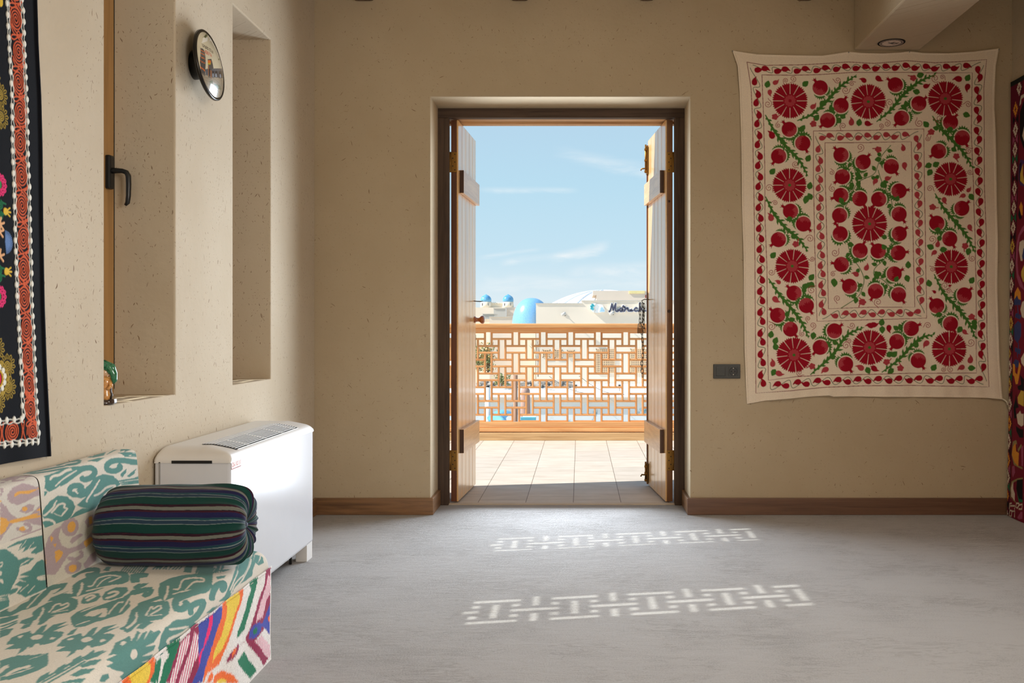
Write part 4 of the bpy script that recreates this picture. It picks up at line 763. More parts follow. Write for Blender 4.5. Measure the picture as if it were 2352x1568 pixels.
H_SUN = [(2408, 1636), (2412, 1581), (2379, 1670), (2436, 945), (2438, 888), (2395, 852), (2395, 990), (2363, 1546)]
H_FLOW = [(2406, 1407), (2405, 1122), (2376, 1799), (2394, 913)]
H_MISC = [(2430, 1263), (2406, 1356), (2406, 1328), (2403, 1189), (2403, 1170), (2430, 1342), (2434, 1188), (2408, 1306), (2408, 1225), (2408, 1875), (2406, 1287)]
R_DIA = [(5165, 2356), (5207, 2249), (5207, 2137), (5212, 2028), (5212, 1926), (5215, 1814), (5222, 1709), (5228, 1599), (5236, 1496), (5240, 1390), (5244, 1284), (5246, 1180), (5245, 1071), (5246, 977), (5258, 902), (5254, 822), (5255, 725), (5249, 622), (5249, 516), (5254, 413), (5260, 310), (5260, 215), (5268, 113), (5277, 14)]
R_TXT = [[(5203, 80), (5228, 74), (5231, 45)], [(5217, 63), (5159, 74), (5163, 55)], [(5194, 40), (5224, 37), (5235, 4), (5203, 9), (5199, 36), (5159, 46), (5163, 13)], [(5110, 96), (5141, 92), (5147, 70), (5128, 67), (5110, 87), (5072, 99), (5076, 72), (5110, 66)]]
R_MOT = [
 ('K',5069,2293,5110,2271,5154,2224,5159,2143,5154,2085,5110,2019,5069,1983),
 ('W',5163,2255,5168,2272,5145,2308,5084,2309,5110,2291,5137,2289,5141,2266),
 ('Y',5069,2237,5089,2233,5093,2198,5069,2174),
 ('W',5069,2134,5102,2131,5124,2087,5102,2054,5069,2041),
 ('V',5084,1943,5145,1964,5163,1931,5168,1862,5145,1821,5084,1804,5069,1810,5119,1842,5137,1885,5110,1930),
 ('K',5128,1945,5154,1941,5154,1847,5137,1836,5141,1919),
 ('Y',5110,1934,5144,1886,5145,1846,5084,1812,5110,1873),
 ('O',5132,1731,5154,1705,5128,1657,5110,1655,5110,1704),
 ('K',5154,1705,5168,1662,5150,1635,5119,1640,5141,1675),
 ('W',5069,1743,5084,1729,5084,1660,5069,1642),
 ('L',5069,1606,5119,1587,5163,1551,5185,1504,5194,1405,5177,1322,5137,1271,5069,1243,5110,1294,5154,1337,5168,1403,5163,1493,5137,1548,5069,1582),
 ('W',5102,1520,5145,1512,5154,1472,5128,1409,5102,1407,5110,1440,5072,1469,5072,1509),
 ('N',5093,1475,5069,1469,5069,1417,5102,1415,5110,1432),
 ('Y',5084,1385,5119,1351,5119,1327,5093,1293,5069,1296,5069,1364),
 ('O',5163,1268,5199,1240,5208,1203,5119,1197,5124,1237),
 ('N',5168,1223,5208,1199,5212,1171,5119,1169,5119,1197,5150,1202),
 ('N',5212,1196,5119,1193,5128,1177,5199,1177),
 ('N',5168,1170,5159,1170,5145,1121,5110,1112,5128,1092,5154,1096,5194,1105,5185,1125,5159,1125),
 ('N',5154,1084,5110,1067,5110,1002,5154,961,5199,985,5203,1059),
 ('N',5150,965,5138,965,5137,933,5110,929,5119,900,5145,908,5154,875,5163,912,5190,915,5185,940,5150,932),
 ('N',5208,853,5181,874,5137,867,5132,839,5163,825),
 ('O',5215,848,5185,845,5181,800,5154,791,5137,839,5132,859,5106,840,5145,740,5172,737,5194,779,5212,786),
 ('W',5069,1192,5102,1185,5124,1145,5102,1104,5069,1095),
 ('W',5069,914,5110,880,5102,856,5069,837),
 ('K',5119,791,5069,769,5069,709,5137,708,5150,728,5102,739),
 ('Y',5102,708,5145,667,5137,635,5069,624,5069,705),
 ('K',5163,690,5181,639,5199,609,5185,549,5154,552,5168,604,5128,615,5154,642),
 ('W',5110,598,5150,568,5150,553,5076,560),
 ('W',5154,569,5137,525,5093,514,5069,524,5069,584,5150,577),
 ('K',5163,510,5110,500,5069,500,5069,456,5110,451,5154,483),
 ('Q',5163,432,5199,420,5212,344,5181,295,5110,288,5069,286,5076,298,5128,298,5154,323,5190,343,5177,402,5145,414,5128,371,5084,409,5093,420,5132,387,5150,430),
 ('O',5163,418,5194,392,5208,349,5172,308,5124,295,5119,368,5154,372),
 ('L',5069,415,5093,400,5084,304,5069,303),
 ('L',5203,283,5172,292,5163,256,5190,223,5203,242),
 ('Q',5208,200,5128,229,5069,242,5069,230,5128,219,5190,194,5217,136,5203,105,5154,102,5145,91,5217,107,5226,155),
 ('W',5185,205,5212,162,5208,117,5163,100,5163,141,5185,162),
 ('K',5069,234,5137,219,5145,169,5110,118,5069,121),
 ('E',5141,157,5110,122,5069,123,5069,109,5110,102),
 ('L',5128,17,5084,58,5069,57,5069,21,5110,10),
]
# ================================================================== camera
F_, CX_, CY_, EYE = 2170., 1331., 755., 1.04
cam = bpy.data.cameras.new('camera'); cam.sensor_width = 36.; cam.lens = F_/2352*36
cam.shift_x = (1176-CX_)/2352; cam.shift_y = (CY_-784)/2352; cam.clip_start = .05; cam.clip_end = 2000
co = bpy.data.objects.new('camera', cam); COL.objects.link(co); co.location = (0, 0, EYE); co.rotation_euler = (math.pi/2, 0, 0)
SC.camera = co
XL, XR_, YF, YB, ZC = -1.485, 2.425, 5.297, -2.6, 2.96
# ================================================================== shell
def struct(o, label=None): return tag(o, label, kind='structure')
b = B(); b.box(XL, XR_, YB, 5.60, -.06, 0)
struct(b.obj('floor', M['carpet']), 'grey beige carpet floor')
def weld(b):
    """join touching blocks into one skin"""
    bmesh.ops.remove_doubles(b.bm, verts=b.bm.verts, dist=1e-5); b.bm.verts.index_update(); seen = {}
    for f in list(b.bm.faces): seen.setdefault(tuple(sorted(v.index for v in f.verts)), []).append(f)
    bmesh.ops.delete(b.bm, geom=[f for v in seen.values() if len(v) > 1 for f in v], context='FACES')
    bmesh.ops.dissolve_limit(b.bm, angle_limit=.01, verts=b.bm.verts, edges=b.bm.edges)
# far wall with the doorway
b = B(); w0, w1 = -.835, .62
for z0, z1 in ((-.05, 2.34), (2.34, ZC)):
    b.box(XL-.4, w0, YF, 5.81, z0, z1); b.box(w1, XR_+.3, YF, 5.81, z0, z1)
b.box(w0, w1, YF, 5.81, 2.34, ZC); weld(b)
struct(b.obj('wall_far', M['plaster_far'], bevel=.006), 'plaster wall with the open double door')
# left wall with two deep window openings
b = B(); W1, W2, ZS, ZT = (2.954, 3.47), (4.05, 4.545), .80, 2.43
xo = -1.90
for z0, z1 in ((-.05, ZS), (ZS, ZT), (ZT, ZC)):
    for y0, y1 in ((YB, W1[0]), (W1[1], W2[0]), (W2[1], 5.297)): b.box(xo, XL, y0, y1, z0, z1)
    if z0 != ZS:
        for y0, y1 in (W1, W2): b.box(xo, XL, y0, y1, z0, z1)
weld(b)
struct(b.obj('wall_left', M['plaster_left'], bevel=.006), 'straw plaster wall with two window niches')
# right wall: an added window, out of view, to hold a fill lamp
WR = (-2.1, .1, .75, 2.45)
b = B()
for z0, z1 in ((-.05, WR[2]), (WR[2], WR[3]), (WR[3], ZC)):
    b.box(XR_, XR_+.3, YB, WR[0], z0, z1); b.box(XR_, XR_+.3, WR[1], 5.297, z0, z1)
    if z0 != WR[2]: b.box(XR_, XR_+.3, WR[0], WR[1], z0, z1)
weld(b)
struct(b.obj('wall_right', M['plaster_far']), 'plaster wall on the side of the dark red hanging')
b = B()
for y in (WR[0], -1.40, -.66, WR[1]-.06): b.box(XR_+.14, XR_+.2, y, y+.06, WR[2], WR[3])
for z in (WR[2], 1.75, WR[3]-.06): b.box(XR_+.14, XR_+.2, WR[0], WR[1], z, z+.06)
rw = struct(b.obj('window_3', M['win_wood']), 'added wide window in the right wall for fill light')
b = B(); b.box(XR_+.165, XR_+.17, WR[0]+.02, WR[1]-.02, WR[2]+.03, WR[3]-.03); b.obj('pane', M['glass'], rw)
b = B(); b.box(XL-.4, XR_+.3, YB-.3, YB, -.05, ZC); struct(b.obj('wall_rear', M['plaster_far']), 'plain plaster wall at the rear')
b = B(); b.box(XL-.4, XR_+.3, YB-.3, 5.81, ZC, ZC+.12)
struct(b.obj('ceiling', flat('ceiling_plaster', (196, 176, 142), .9)), 'plaster ceiling over dark joists')
n = 1
for x0, x1 in ((-1.262, -1.150), (-.382, -.285), (.335, .415), (1.215, 1.30)):
    b = B(); b.box(x0, x1, YB, YF, 2.872, ZC, .02)
    struct(b.obj('trim_%d' % n, M['joist']), 'dark ceiling joist'); n += 1
b = B(); b.box(1.54, 1.905, YB, YF, 2.60, ZC)
struct(b.obj('trim_5', M['plaster_far'], bevel=.008), 'plastered ceiling beam at the far wall')
# skirting boards
bh = .094
b = B(); b.box(XL, -.818, YF-.017, YF, 0, bh); struct(b.obj('baseboard_far_left', M['base_wood'], bevel=.003), 'brown skirting left of the door')
b = B(); b.box(-.835, -.818, YF, 5.565, 0, bh); struct(b.obj('baseboard_reveal_left', M['base_wood_y'], bevel=.003), 'skirting in the left door reveal')
b = B(); b.box(.603, 2.40, YF-.017, YF, 0, bh); struct(b.obj('baseboard_far_right', M['base_wood_r'], bevel=.003), 'brown skirting right of the door')
b = B(); b.box(.603, .62, YF, 5.565, 0, bh); struct(b.obj('baseboard_reveal_right', M['base_wood_y'], bevel=.003), 'skirting in the right door reveal')
b = B(); b.box(XL, XL+.017, 1.0, YF-.017, 0, bh); struct(b.obj('baseboard_left', M['base_wood_y'], bevel=.003), 'skirting along the left wall')
# ================================================================== door frame and the two leaves
b = B()
b.box(-.845, -.772, 5.57, 5.62, 0, 2.285, slot=0); b.box(.562, .63, 5.57, 5.62, 0, 2.285, slot=0); b.box(-.845, .63, 5.57, 5.62, 2.285, 2.36, slot=1)
df = struct(b.obj('door_frame', [M['frame'], M['frame_x']], bevel=.003), 'dark brown wooden door frame')
b = B(); b.box(-.80, -.772, 5.62, 5.624, 0, 2.285); b.box(.562, .60, 5.62, 5.624, 0, 2.285)
b.box(-.845, -.80, 5.62, 5.81, 0, 2.30); b.box(.60, .63, 5.62, 5.81, 0, 2.30)
b.obj('jamb_lining', M['pine'], df)
b = B(); b.box(-.845, .63, 5.62, 5.70, 2.292, 2.345); b.box(-.845, .63, 5.70, 5.76, 2.299, 2.345); b.box(-.845, .63, 5.76, 5.815, 2.288, 2.345)
for i in range(70): b.box(-.82+.02*i, -.808+.02*i, 5.812, 5.817, 2.290, 2.300)
b.obj('head_lining', wood('pale_lintel_wood', (176, 132, 88), (220, 180, 132), 'X', .6, 1.), df)
b = B(); b.box(-.835, .62, 5.585, 5.63, -.01, .006); b.obj('threshold', flat('stone_threshold', (196, 180, 160), .7), df)
def leaf(name, hx, ang, side, label, edge, TH=.043):
    """door leaf hinged at (hx, 5.628); side=+1: inner face looks to +X"""
    a = math.radians(ang)
    # local: x' along thickness (0 inner face, negative into the leaf), y' along the leaf
    R = Matrix.Translation((hx, 5.628, 0)) @ Matrix.Rotation(-a*side, 4, 'Z') @ Matrix.Scale(side, 4, (1, 0, 0))
    LN, Z0, Z1 = .632, .012, 2.283
    root = thing(name, (hx, 5.628, 0), label, 'door', kind='structure')
    b = B(); npl = 5; g = .003
    b.box(-TH, -.008, 0, LN, Z0, Z1, M=R, slot=1)
    for i in range(npl):
        y0, y1 = LN*i/npl, LN*(i+1)/npl
        b.box(-.012, 0, y0+(g if i else 0), y1-g, Z0, Z1, .0025, M=R, slot=0)
    b.obj('panel', [M['pine'], edge], root)
    for z0, z1 in ((1.855, 1.994), (.292, .436)):
        b = B(); b.box(0, .024, .052, LN+.006, z0, z1, .003, M=R, slot=0)
        b.box(-.001, .0235, .050, .054, z0+.002, z1-.002, M=R, slot=1)
        b.obj('batten', [M['pine_y'], M['endgrain']], root)
    for z in (1.972, .196):
        b = B(); b.box(-TH-.002, -.008, -.004, 0, z, z+.121, .001, M=R, slot=0); b.tube([R @ Vector((-TH-.004, -.003, z)), R @ Vector((-TH-.004, -.003, z+.121))], .005, 8, slot=0)
        for k in range(5):
            p0 = Vector((-.020-(.012 if k % 2 else 0), -.0045, z+.014+.0232*k)); b.tube([R @ p0, R @ (p0+Vector((0, -.001, 0)))], .0035, 8, slot=1)
        b.obj('hinge', [M['brass'], M['hole']], root)
    return root, R, LN
door1, R1, LN = leaf('door_1', -.722, 3.2, 1, 'left plank leaf of the open double door with wooden knob', M['edge'])
b = B()
kp = Vector((0, .585, 1.10)); pr = [(.0, -.002), (.022, -.002), (.022, .005), (.0145, .010), (.012, .022), (.014, .032), (.024, .042), (.0275, .05), (.0265, .058), (.019, .064), (.0, .066)]
bb = B(); bb.lathe(pr, (0, 0, 0), 'X', 28)
for v in bb.bm.verts: v.co = R1 @ (v.co+kp)
bb.obj('knob', wood('turned_knob_wood', (128, 66, 34), (176, 102, 56), 'X', .25, 1.5, coat=.6), door1)
b = B(); b.tube([R1 @ Vector(p) for p in [(0, .555, 1.222), (.02, .56, 1.22), (.045, .562, 1.219), (.06, .563, 1.223)]], [.003, .003, .0035, .0015], 8)
b.obj('hook', M['darksteel'], door1, )
b = B(); b.box(-.03, .001, LN-.001, LN+.002, .93, 1.0, M=R1); b.obj('lock_plate', M['darksteel'], door1)
door2, R2, LN = leaf('door_2', .512, 5.4, -1, 'right plank leaf of the open double door with brass bolts', M['edge_r'])
b = B(); b.box(-.043, .006, LN-.002, LN+.022, .012, 2.255, .002, M=R2); b.obj('cover_strip', M['edge'], door2)
for z0, z1, zz in ((2.06, 2.245, 2.10), (.022, .15, .075)):
    b = B(); b.box(.006, .010, LN-.03, LN+.012, z0, z1, M=R2); b.tube([R2 @ Vector((.016, LN-.009, z0+.01)), R2 @ Vector((.016, LN-.009, z1+.012))], .006, 10)
    for q in (z0+.02, (z0+z1)/2, z1-.02): b.box(.008, .024, LN-.02, LN+.002, q-.007, q+.007, .002, M=R2)
    b.tube([R2 @ Vector((.016, LN-.009, zz)), R2 @ Vector((.04, LN+.004, zz)), R2 @ Vector((.046, LN+.006, zz-.012))], .005, 8)
    b.obj('bolt', M['brass'], door2)
b = B(); b.lathe([(.010, 0), (.010, .003), (.006, .003), (.006, .001)], R2 @ Vector((-.022, 0, 1.145)), '-Y', 16); b.obj('screw_cap', M['endgrain'], door2)
b = B(); b.lathe([(.007, 0), (.007, .002), (.0, .003)], R2 @ Vector((-.022, 0, 1.80)), '-Y', 16); b.obj('screw_cap', M['endgrain'], door2)
b = B(); b.tube([R2 @ Vector(p) for p in [(0, .575, 1.232), (.03, .588, 1.234), (.046, .592, 1.226), (.042, .592, 1.21), (.03, .59, 1.207)]], .003, 8); b.obj('staple', M['darksteel'], door2)
# chain and padlock hanging from the staple
top = R2 @ Vector((.042, .592, 1.208))
def link(b, c, yaw, hl=.0165, r=.0072, t=.0021):
    pts = []
    for k in range(16):
        a = 2*math.pi*k/16; x = r*math.cos(a); z = r*math.sin(a)+(hl-r)*(1 if math.sin(a) > 0 else -1)
        pts.append(Vector(c)+Vector((x*math.cos(yaw), x*math.sin(yaw), z)))
    b.tube(pts, t, 6, closed=True)
b = B(); y = 0
for k in range(19): link(b, top+Vector((.004*math.sin(k*.7)+.0008*k*0, 0, -.012-.0255*k)), .5 if k % 2 else 2.0)
for k in range(6): link(b, top+Vector((-.016+.004*k*0, -.004, -.012-.0255*k)), 2.1 if k % 2 else .6)
for k in range(7): link(b, top+Vector((.009+.002*math.cos(k), .003, -.02-.0262*k)), 2.1 if k % 2 else .6)
tag(b.obj('chain', M['darksteel'], origin=top), 'steel chain hanging from the edge of the right door leaf', 'chain')
pc = top+Vector((-.018, -.004, -.152))
pl = thing('padlock', pc+Vector((0, 0, -.05)), 'small padlock hooked on the chain at the right door leaf', 'padlock')
b = B(); b.box(pc.x-.017, pc.x+.017, pc.y-.006, pc.y+.006, pc.z-.046, pc.z-.010, .004); b.obj('body', flat('brown_padlock', (150, 112, 78), .4, .6), pl)
b = B(); b.tube([pc+Vector(p) for p in [(-.011, 0, -.012), (-.011, 0, .01), (-.007, 0, .018), (0, 0, .021), (.007, 0, .018), (.011, 0, .01), (.011, 0, -.012)]], .0028, 8); b.obj('shackle', M['steel'], pl)
# ================================================================== left windows
def lattice_bars(b, cu, cv, u0, u1, v0, v1, w=.019, d=.022, put=None, P=.128, o=.031):
    """woven lattice of paired bars; (cu,cv) centre of a cell that carries a horizontal pair"""
    def bar(a0, a1, c0, c1):
        a0, a1, c0, c1 = max(a0, u0), min(a1, u1), max(c0, v0), min(c1, v1)
        if a1-a0 > .004 and c1-c0 > .004: put(b, a0, a1, c0, c1)
    hl = P-o-w/2
    for i in range(int((u0-cu)/P)-2, int((u1-cu)/P)+3):
        for j in range(int((v0-cv)/P)-2, int((v1-cv)/P)+3):
            x, z = cu+i*P, cv+j*P
            for s in (-o, o):
                if (i+j) % 2 == 0: bar(x-hl, x+hl, z+s-w/2, z+s+w/2)
                else: bar(x+s-w/2, x+s+w/2, z-hl, z+hl)
def window(k, y0, y1, handle, label):
    root = thing('window_%d' % k, (-1.74, (y0+y1)/2, ZS), label, 'window', kind='structure')
    x0, x1 = -1.775, -1.709; s = .062
    b = B(); b.box(x0, x1, y0, y0+.115, ZS, ZT); b.box(x0, x1, y1-s-.02, y1, ZS, ZT); b.box(x0, x1-.001, y0+.115, y1-s-.02, ZS, ZS+.07); b.box(x0, x1-.001, y0+.115, y1-s-.02, ZT-.07, ZT)
    b.obj('window_frame', M['win_wood'], root, bevel=.004)
    b = B(); b.box(-1.745, -1.739, y0+.115, y1-s, ZS+.06, ZT-.06); b.obj('pane', M['glass'], root)
    b = B(); b.box(x1, x1+.0015, y1-.002, y1, ZS+.02, ZT); b.box(x1-.001, x1+.001, y1-s-.02, y1, ZS+.068, ZS+.07); b.obj('joint', M['hole'], root)
    b = B()
    lattice_bars(b, (y0+y1)/2-.02, 1.092, y0, y1, ZS, ZT, w=.030, put=lambda b, a0, a1, c0, c1: b.box(-1.872, -1.860, a0, a1, c0, c1))
    b.box(-1.88, -1.85, y0, y0+.03, ZS, ZT); b.box(-1.88, -1.85, y1-.03, y1, ZS, ZT); b.box(-1.88, -1.85, y0, y1, ZS, ZS+.03); b.box(-1.88, -1.85, y0, y1, ZT-.03, ZT)
    b.box(-1.88, -1.85, y0, y1, 1.14, 1.235)
    b.obj('window_lattice', M['rail_z'], root)
    if handle:
        yc = y1-.052
        b = B(); b.box(x1-.001, x1+.019, yc-.016, yc+.016, 1.545, 1.668, .007, slot=0); 
        b.tube([(x1+.012, yc, 1.612), (x1+.034, yc, 1.612), (x1+.056, yc, 1.611), (x1+.070, yc, 1.606), (x1+.077, yc, 1.592), (x1+.078, yc, 1.56), (x1+.077, yc, 1.52), (x1+.074, yc, 1.496), (x1+.066, yc, 1.487)], [.011, .010, .0085, .009, .0095, .009, .0085, .008, .005], 12)
        tag(b.obj('window_handle', M['black'], root, smooth=False), 'black lever handle')
    return root
window(1, W1[0], W1[1], True, 'window in the near niche of the left wall')
window(2, W2[0], W2[1], False, 'window in the far niche of the left wall')
# ================================================================== balcony
b = B(); b.box(-4.2, 4.2, 5.60, 9.3, -.12, -.001)
struct(b.obj('balcony_floor', M['tiles']), 'stone slab floor of the balcony')
b = B(); b.box(-4.2, 4.2, 8.808, 9.0, -.001, .072)
struct(b.obj('kerb', M['kerb'], bevel=.004), 'raw wooden kerb under the balcony railing')
YR = 8.86
rail = thing('balcony_railing', (0, YR, .07), 'orange wooden balcony railing with woven lattice infill', 'railing')
b = B(); b.box(-4.2, 4.2, YR-.055, YR+.055, 1.047, 1.090, .012); b.obj('handrail', M['rail_x'], rail)
b = B(); b.box(-4.2, 4.2, YR-.030, YR+.030, 1.008, 1.047, .004); b.obj('top_rail', M['rail_x'], rail)
b = B(); b.box(-4.2, 4.2, YR-.030, YR+.030, .112, .170, .004); b.obj('bottom_rail', M['rail_x'], rail)
b = B(); b.box(-4.2, 4.2, YR-.042, YR+.042, .078, .112, .008); b.obj('sole_rail', M['rail_x'], rail)
S = F_/(YR-.011)
cu = (1153-CX_)/S; cv = EYE-(770.5-CY_)/S
def putbar(b, a0, a1, c0, c1):
    b.box(a0, a1, YR-.011, YR+.011, c0, c1, slot=0 if c1-c0 > a1-a0 else 1)
    if c1-c0 > a1-a0: b.box((a0+a1)/2-.0035, (a0+a1)/2+.0035, YR-.014, YR-.011, c0, c1, slot=0)
    else: b.box(a0, a1, YR-.014, YR-.011, (c0+c1)/2-.0035, (c0+c1)/2+.0035, slot=1)
b = B(); lattice_bars(b, cu, cv, -4.15, 4.15, .170, 1.008, w=.0195, put=putbar, P=31.58/S, o=15.1/2/S+.0005)
b.obj('lattice', [M['rail_z'], M['rail_x']], rail)
for x in (-4.17, -2.4, 2.4, 4.17):
    b = B(); b.box(x-.045, x+.045, YR-.045, YR+.045, .07, 1.05, .006); b.obj('post', M['rail_z'], rail)
# ================================================================== sofa
PAL = {'T': (84, 132, 126), 'C': (208, 201, 188), 'L': (168, 148, 150), 'O': (214, 158, 78)}
def flatpts(a): return np.array(a[1:], float).reshape(-1, 2)
def ikat(cv, data, pal, shift=0.):
    for a in data:
        P = flatpts(a)
        if shift: P = P+(0, shift)
        cv.poly(P, pal[a[0]])
        if a[0] == 'T': cv.stroke(np.concatenate([P, P[:1]]), 2.6, pal['T'], None, False)
sofa = thing('sofa', (-1.2, 1.9, 0), 'low sofa in teal and cream patterned cloth with a colourful velvet front', 'sofa')
cv = Canvas(0, SEAT_L*1000+2, 880, 3075, 1., PAL['C'])
ikat(cv, SEAT, PAL)
c2 = Canvas(0, SEAT_L*1000+2, 880, 3075, 1., PAL['C'])         # the cloth repeats towards the near end
for sh in (-700, -1400): ikat(c2, SEAT, PAL, sh)
uu, vv = np.meshgrid(np.arange(cv.nu), np.arange(cv.nv)+880, indexing='ij')
cv.a = np.where((vv < 2236-1.63*uu)[..., None], c2.a, cv.a)
cv.feather(1.7, 1, 3); cv.blur(); cv.noise(.03, 2)
s = np.arange(0, SEAT_L+.001, .002); t = np.concatenate([np.arange(SEAT_Y0, 1.7, .008), np.arange(1.7, SEAT_Y1+.09, .002)])
Sg, Tg = np.meshgrid(s, t, indexing='ij'); x, y, z = seat_surface(Sg, Tg)
grid('seat', np.stack([x, y, z], -1), cv.sample(Sg*1000, Tg*1000), M['cloth'], sofa)
# velvet front
PV = {'W': (228, 224, 220), 'G': (22, 116, 82), 'M': (146, 34, 74), 'B': (62, 74, 168), 'O': (238, 108, 42), 'Y': (234, 202, 70), 'P': (238, 36, 112), 'H': (236, 228, 228)}
cv = Canvas(-4, 310, 880, 2985, 1., PV['W'])
for sh in (0, -560, -1120):
    for a in SKIRT:
        P = flatpts(a)+(0, sh); m = cv.mask(P)
        if m is None: continue
        cv.a[m[1]][m[0]] = lin(PV[a[0]])
cv.feather(2.6, 0, 2)
uu, vv = np.meshgrid(np.arange(cv.nu), np.arange(cv.nv), indexing='ij')
st = (np.abs(cv.a-np.array(lin(PV['H']), np.float32)).max(-1) < 1e-4) & ((vv*.80-uu*.45) % 13 < 4.8)
cv.a[st] = lin((206, 40, 108)); cv.noise(.10, 2); cv.blur()
zz = np.arange(0, .297, .0016); t = np.concatenate([np.arange(SEAT_Y0, 1.8, .008), np.arange(1.8, 2.972, .0016), [2.974]])
Zg, Tg = np.meshgrid(zz, t, indexing='ij')
Xg = -.9705+.0022*np.sin(Tg*31+Zg*9)*np.sin(Zg*14)+.003*(Zg > .288)
g = grid('skirt', np.stack([Xg, Tg, Zg], -1), cv.sample(Zg*1000, Tg*1000), M['velvet'], sofa, flip=True)
tag(g, 'velvet front with orange, blue, green and crimson zigzags')
b = B(); b.box(-1.475, -.974, SEAT_Y0, 2.964, .0, .285); b.obj('base', flat('sofa_base_cloth', (200, 190, 176), .9), sofa)
# back cushions
ZS_ = .527
def backc(y0, y1, off, top, bottom, label):
    s = np.arange(0, BACK_L+.001, .002); t = np.concatenate([np.arange(y0, 1.8, .008) if y0 < 1.8 else [], np.arange(max(y0, 1.8), y1+.11, .002)])
    Sg, Tg = np.meshgrid(s, t, indexing='ij'); x, y, z = back_surface(Sg, Tg, y1, off)
    near = np.clip((y0+.02-Tg)/.02, 0, 1)
    lo = np.clip(z[:, :1]*0, 0, 0)
    zb = back_surface(Sg, Tg*0+2.0, y1, 0)[2]
    C = np.where(((zb < ZS_) & (Sg < .3))[..., None], bottom.sample(Sg*1000, Tg*1000), top.sample(Sg*1000, Tg*1000))
    tag(grid('back_cushion', np.stack([x, y, z], -1), C, M['cloth'], sofa), label)
def bc(base, data, shifts=(0,)):
    cv = Canvas(0, BACK_L*1000+2, 880, 3090, 1., base)
    for sh in shifts: ikat(cv, data, PAL, sh)
    cv.feather(1.6, 1, 3); cv.blur(); cv.noise(.03, 2); return cv
backc(2.43, 2.978, 0., bc(PAL['C'], BACK_T), bc((196, 189, 174), BACK_L_), 'back cushion, teal above and mauve below')
backc(.92, 2.425, .008, bc((200, 194, 184), NEAR_L, (0, -190, -380, -570, -760, -950, -1140)), bc(PAL['C'], NEAR_T, (0, -190, -380, -570, -760, -950, -1140)), 'back cushion, mauve above and teal below')
b = B(); b.box(-1.478, -1.40, SEAT_Y0, 2.955, .285, .648); b.obj('back_frame', flat('sofa_back_cloth', (214, 204, 190), .9), sofa)
# ================================================================== striped bolster
ax0, ax1 = Vector((-1.354, 2.690, 0)), Vector((-.944, 2.716, 0)); AL = (ax1-ax0).length; ad_ = (ax1-ax0)/AL; an_ = Vector((ad_.y, -ad_.x, 0))
prof = spline([(.030, .004), (.004, .04), (.004, .085), (.03, .108), (.08, .115), (.16, .117), (.24, .117), (.31, .117), (.355, .115), (.386, .107), (.404, .090), (.410, .065), (.406, .038), (.396, .014), (.388, .003)], 10)
na = 720; an = np.linspace(0, 2*math.pi, na+1)
Lg = prof[:, 0][:, None]*np.ones(na+1); Rg = prof[:, 1][:, None]*np.ones(na+1); Ag = np.ones(len(prof))[:, None]*an
endw = np.clip((Lg-.23)/.13, 0, 1)**1.6*np.clip(Rg/.03, 0, 1); endw0 = np.clip((.12-Lg)/.10, 0, 1)**1.5*np.clip(Rg/.03, 0, 1)
ple = .75*(1-2*np.abs(np.sin(6.5*Ag+.6*np.sin(3*Ag)))**.7)+.3*np.sin(29*Ag+1.3)+.25*np.sin(7*Ag+2)
Rg = Rg*(1+.010*np.sin(5*Ag+Lg*20)*np.sin(Lg*30))+(.0045*endw+.003*endw0)*(ple-.35)*np.clip(Rg/.08, 0, 1)
Lg = Lg+.0025*endw*ple*np.clip((Lg-.36)/.03, 0, 1)
cz = .366+.1115
px_ = ax0.x+ad_.x*Lg+an_.x*Rg*np.sin(Ag); py_ = ax0.y+ad_.y*Lg+an_.y*Rg*np.sin(Ag); pz_ = cz+Rg*np.cos(Ag)
zf = .368+.012*np.clip((-1.05-px_)/.3, 0, 1)
pz_ = np.where(pz_ < zf+.004, zf+.004-(zf+.004-pz_)*.08, pz_)
GR, MR, IN, TE, WH, SL, GN, DK = (122, 124, 114), (66, 28, 42), (38, 36, 78), (34, 72, 82), (128, 142, 142), (44, 64, 82), (22, 66, 60), (20, 26, 36)
SEQ = [(.0, GR), (.12, DK), (.14, MR), (.20, IN), (.37, SL), (.40, TE), (.455, WH), (.478, SL), (.595, WH), (.618, GN), (.90, DK), (.92, MR), (.95, DK), (.97, MR), (1., GR)]
fr = ((np.degrees(Ag)-52+1.2*np.sin(Lg*17)+.5*np.sin(Lg*41+Ag*3))/40) % 1
C = np.zeros(fr.shape+(3,), np.float32)
for (a, c), (a2, _) in zip(SEQ[:-1], SEQ[1:]): C[(fr >= a) & (fr < a2)] = lin(c)
C *= .70*(1+RNG.normal(0, .08, (1, na+1, 1))).astype(np.float32)
bol = thing('bolster_pillow', ((ax0+ax1)/2).to_tuple()[:2]+(.368,), 'dark green and navy striped bolster pillow with gathered end lying on the sofa', 'pillow')
grid('cover', np.stack([px_, py_, pz_], -1), C, M['cloth'], bol)
e = ax0+ad_*.389; b = B(); b.lathe([(.0, 0), (.008, .001), (.010, .006), (.006, .011), (0, .012)], (e.x, e.y, cz), 'X', 14)
b.obj('end_knot', flat('knot_thread', (70, 78, 96), .8), bol)
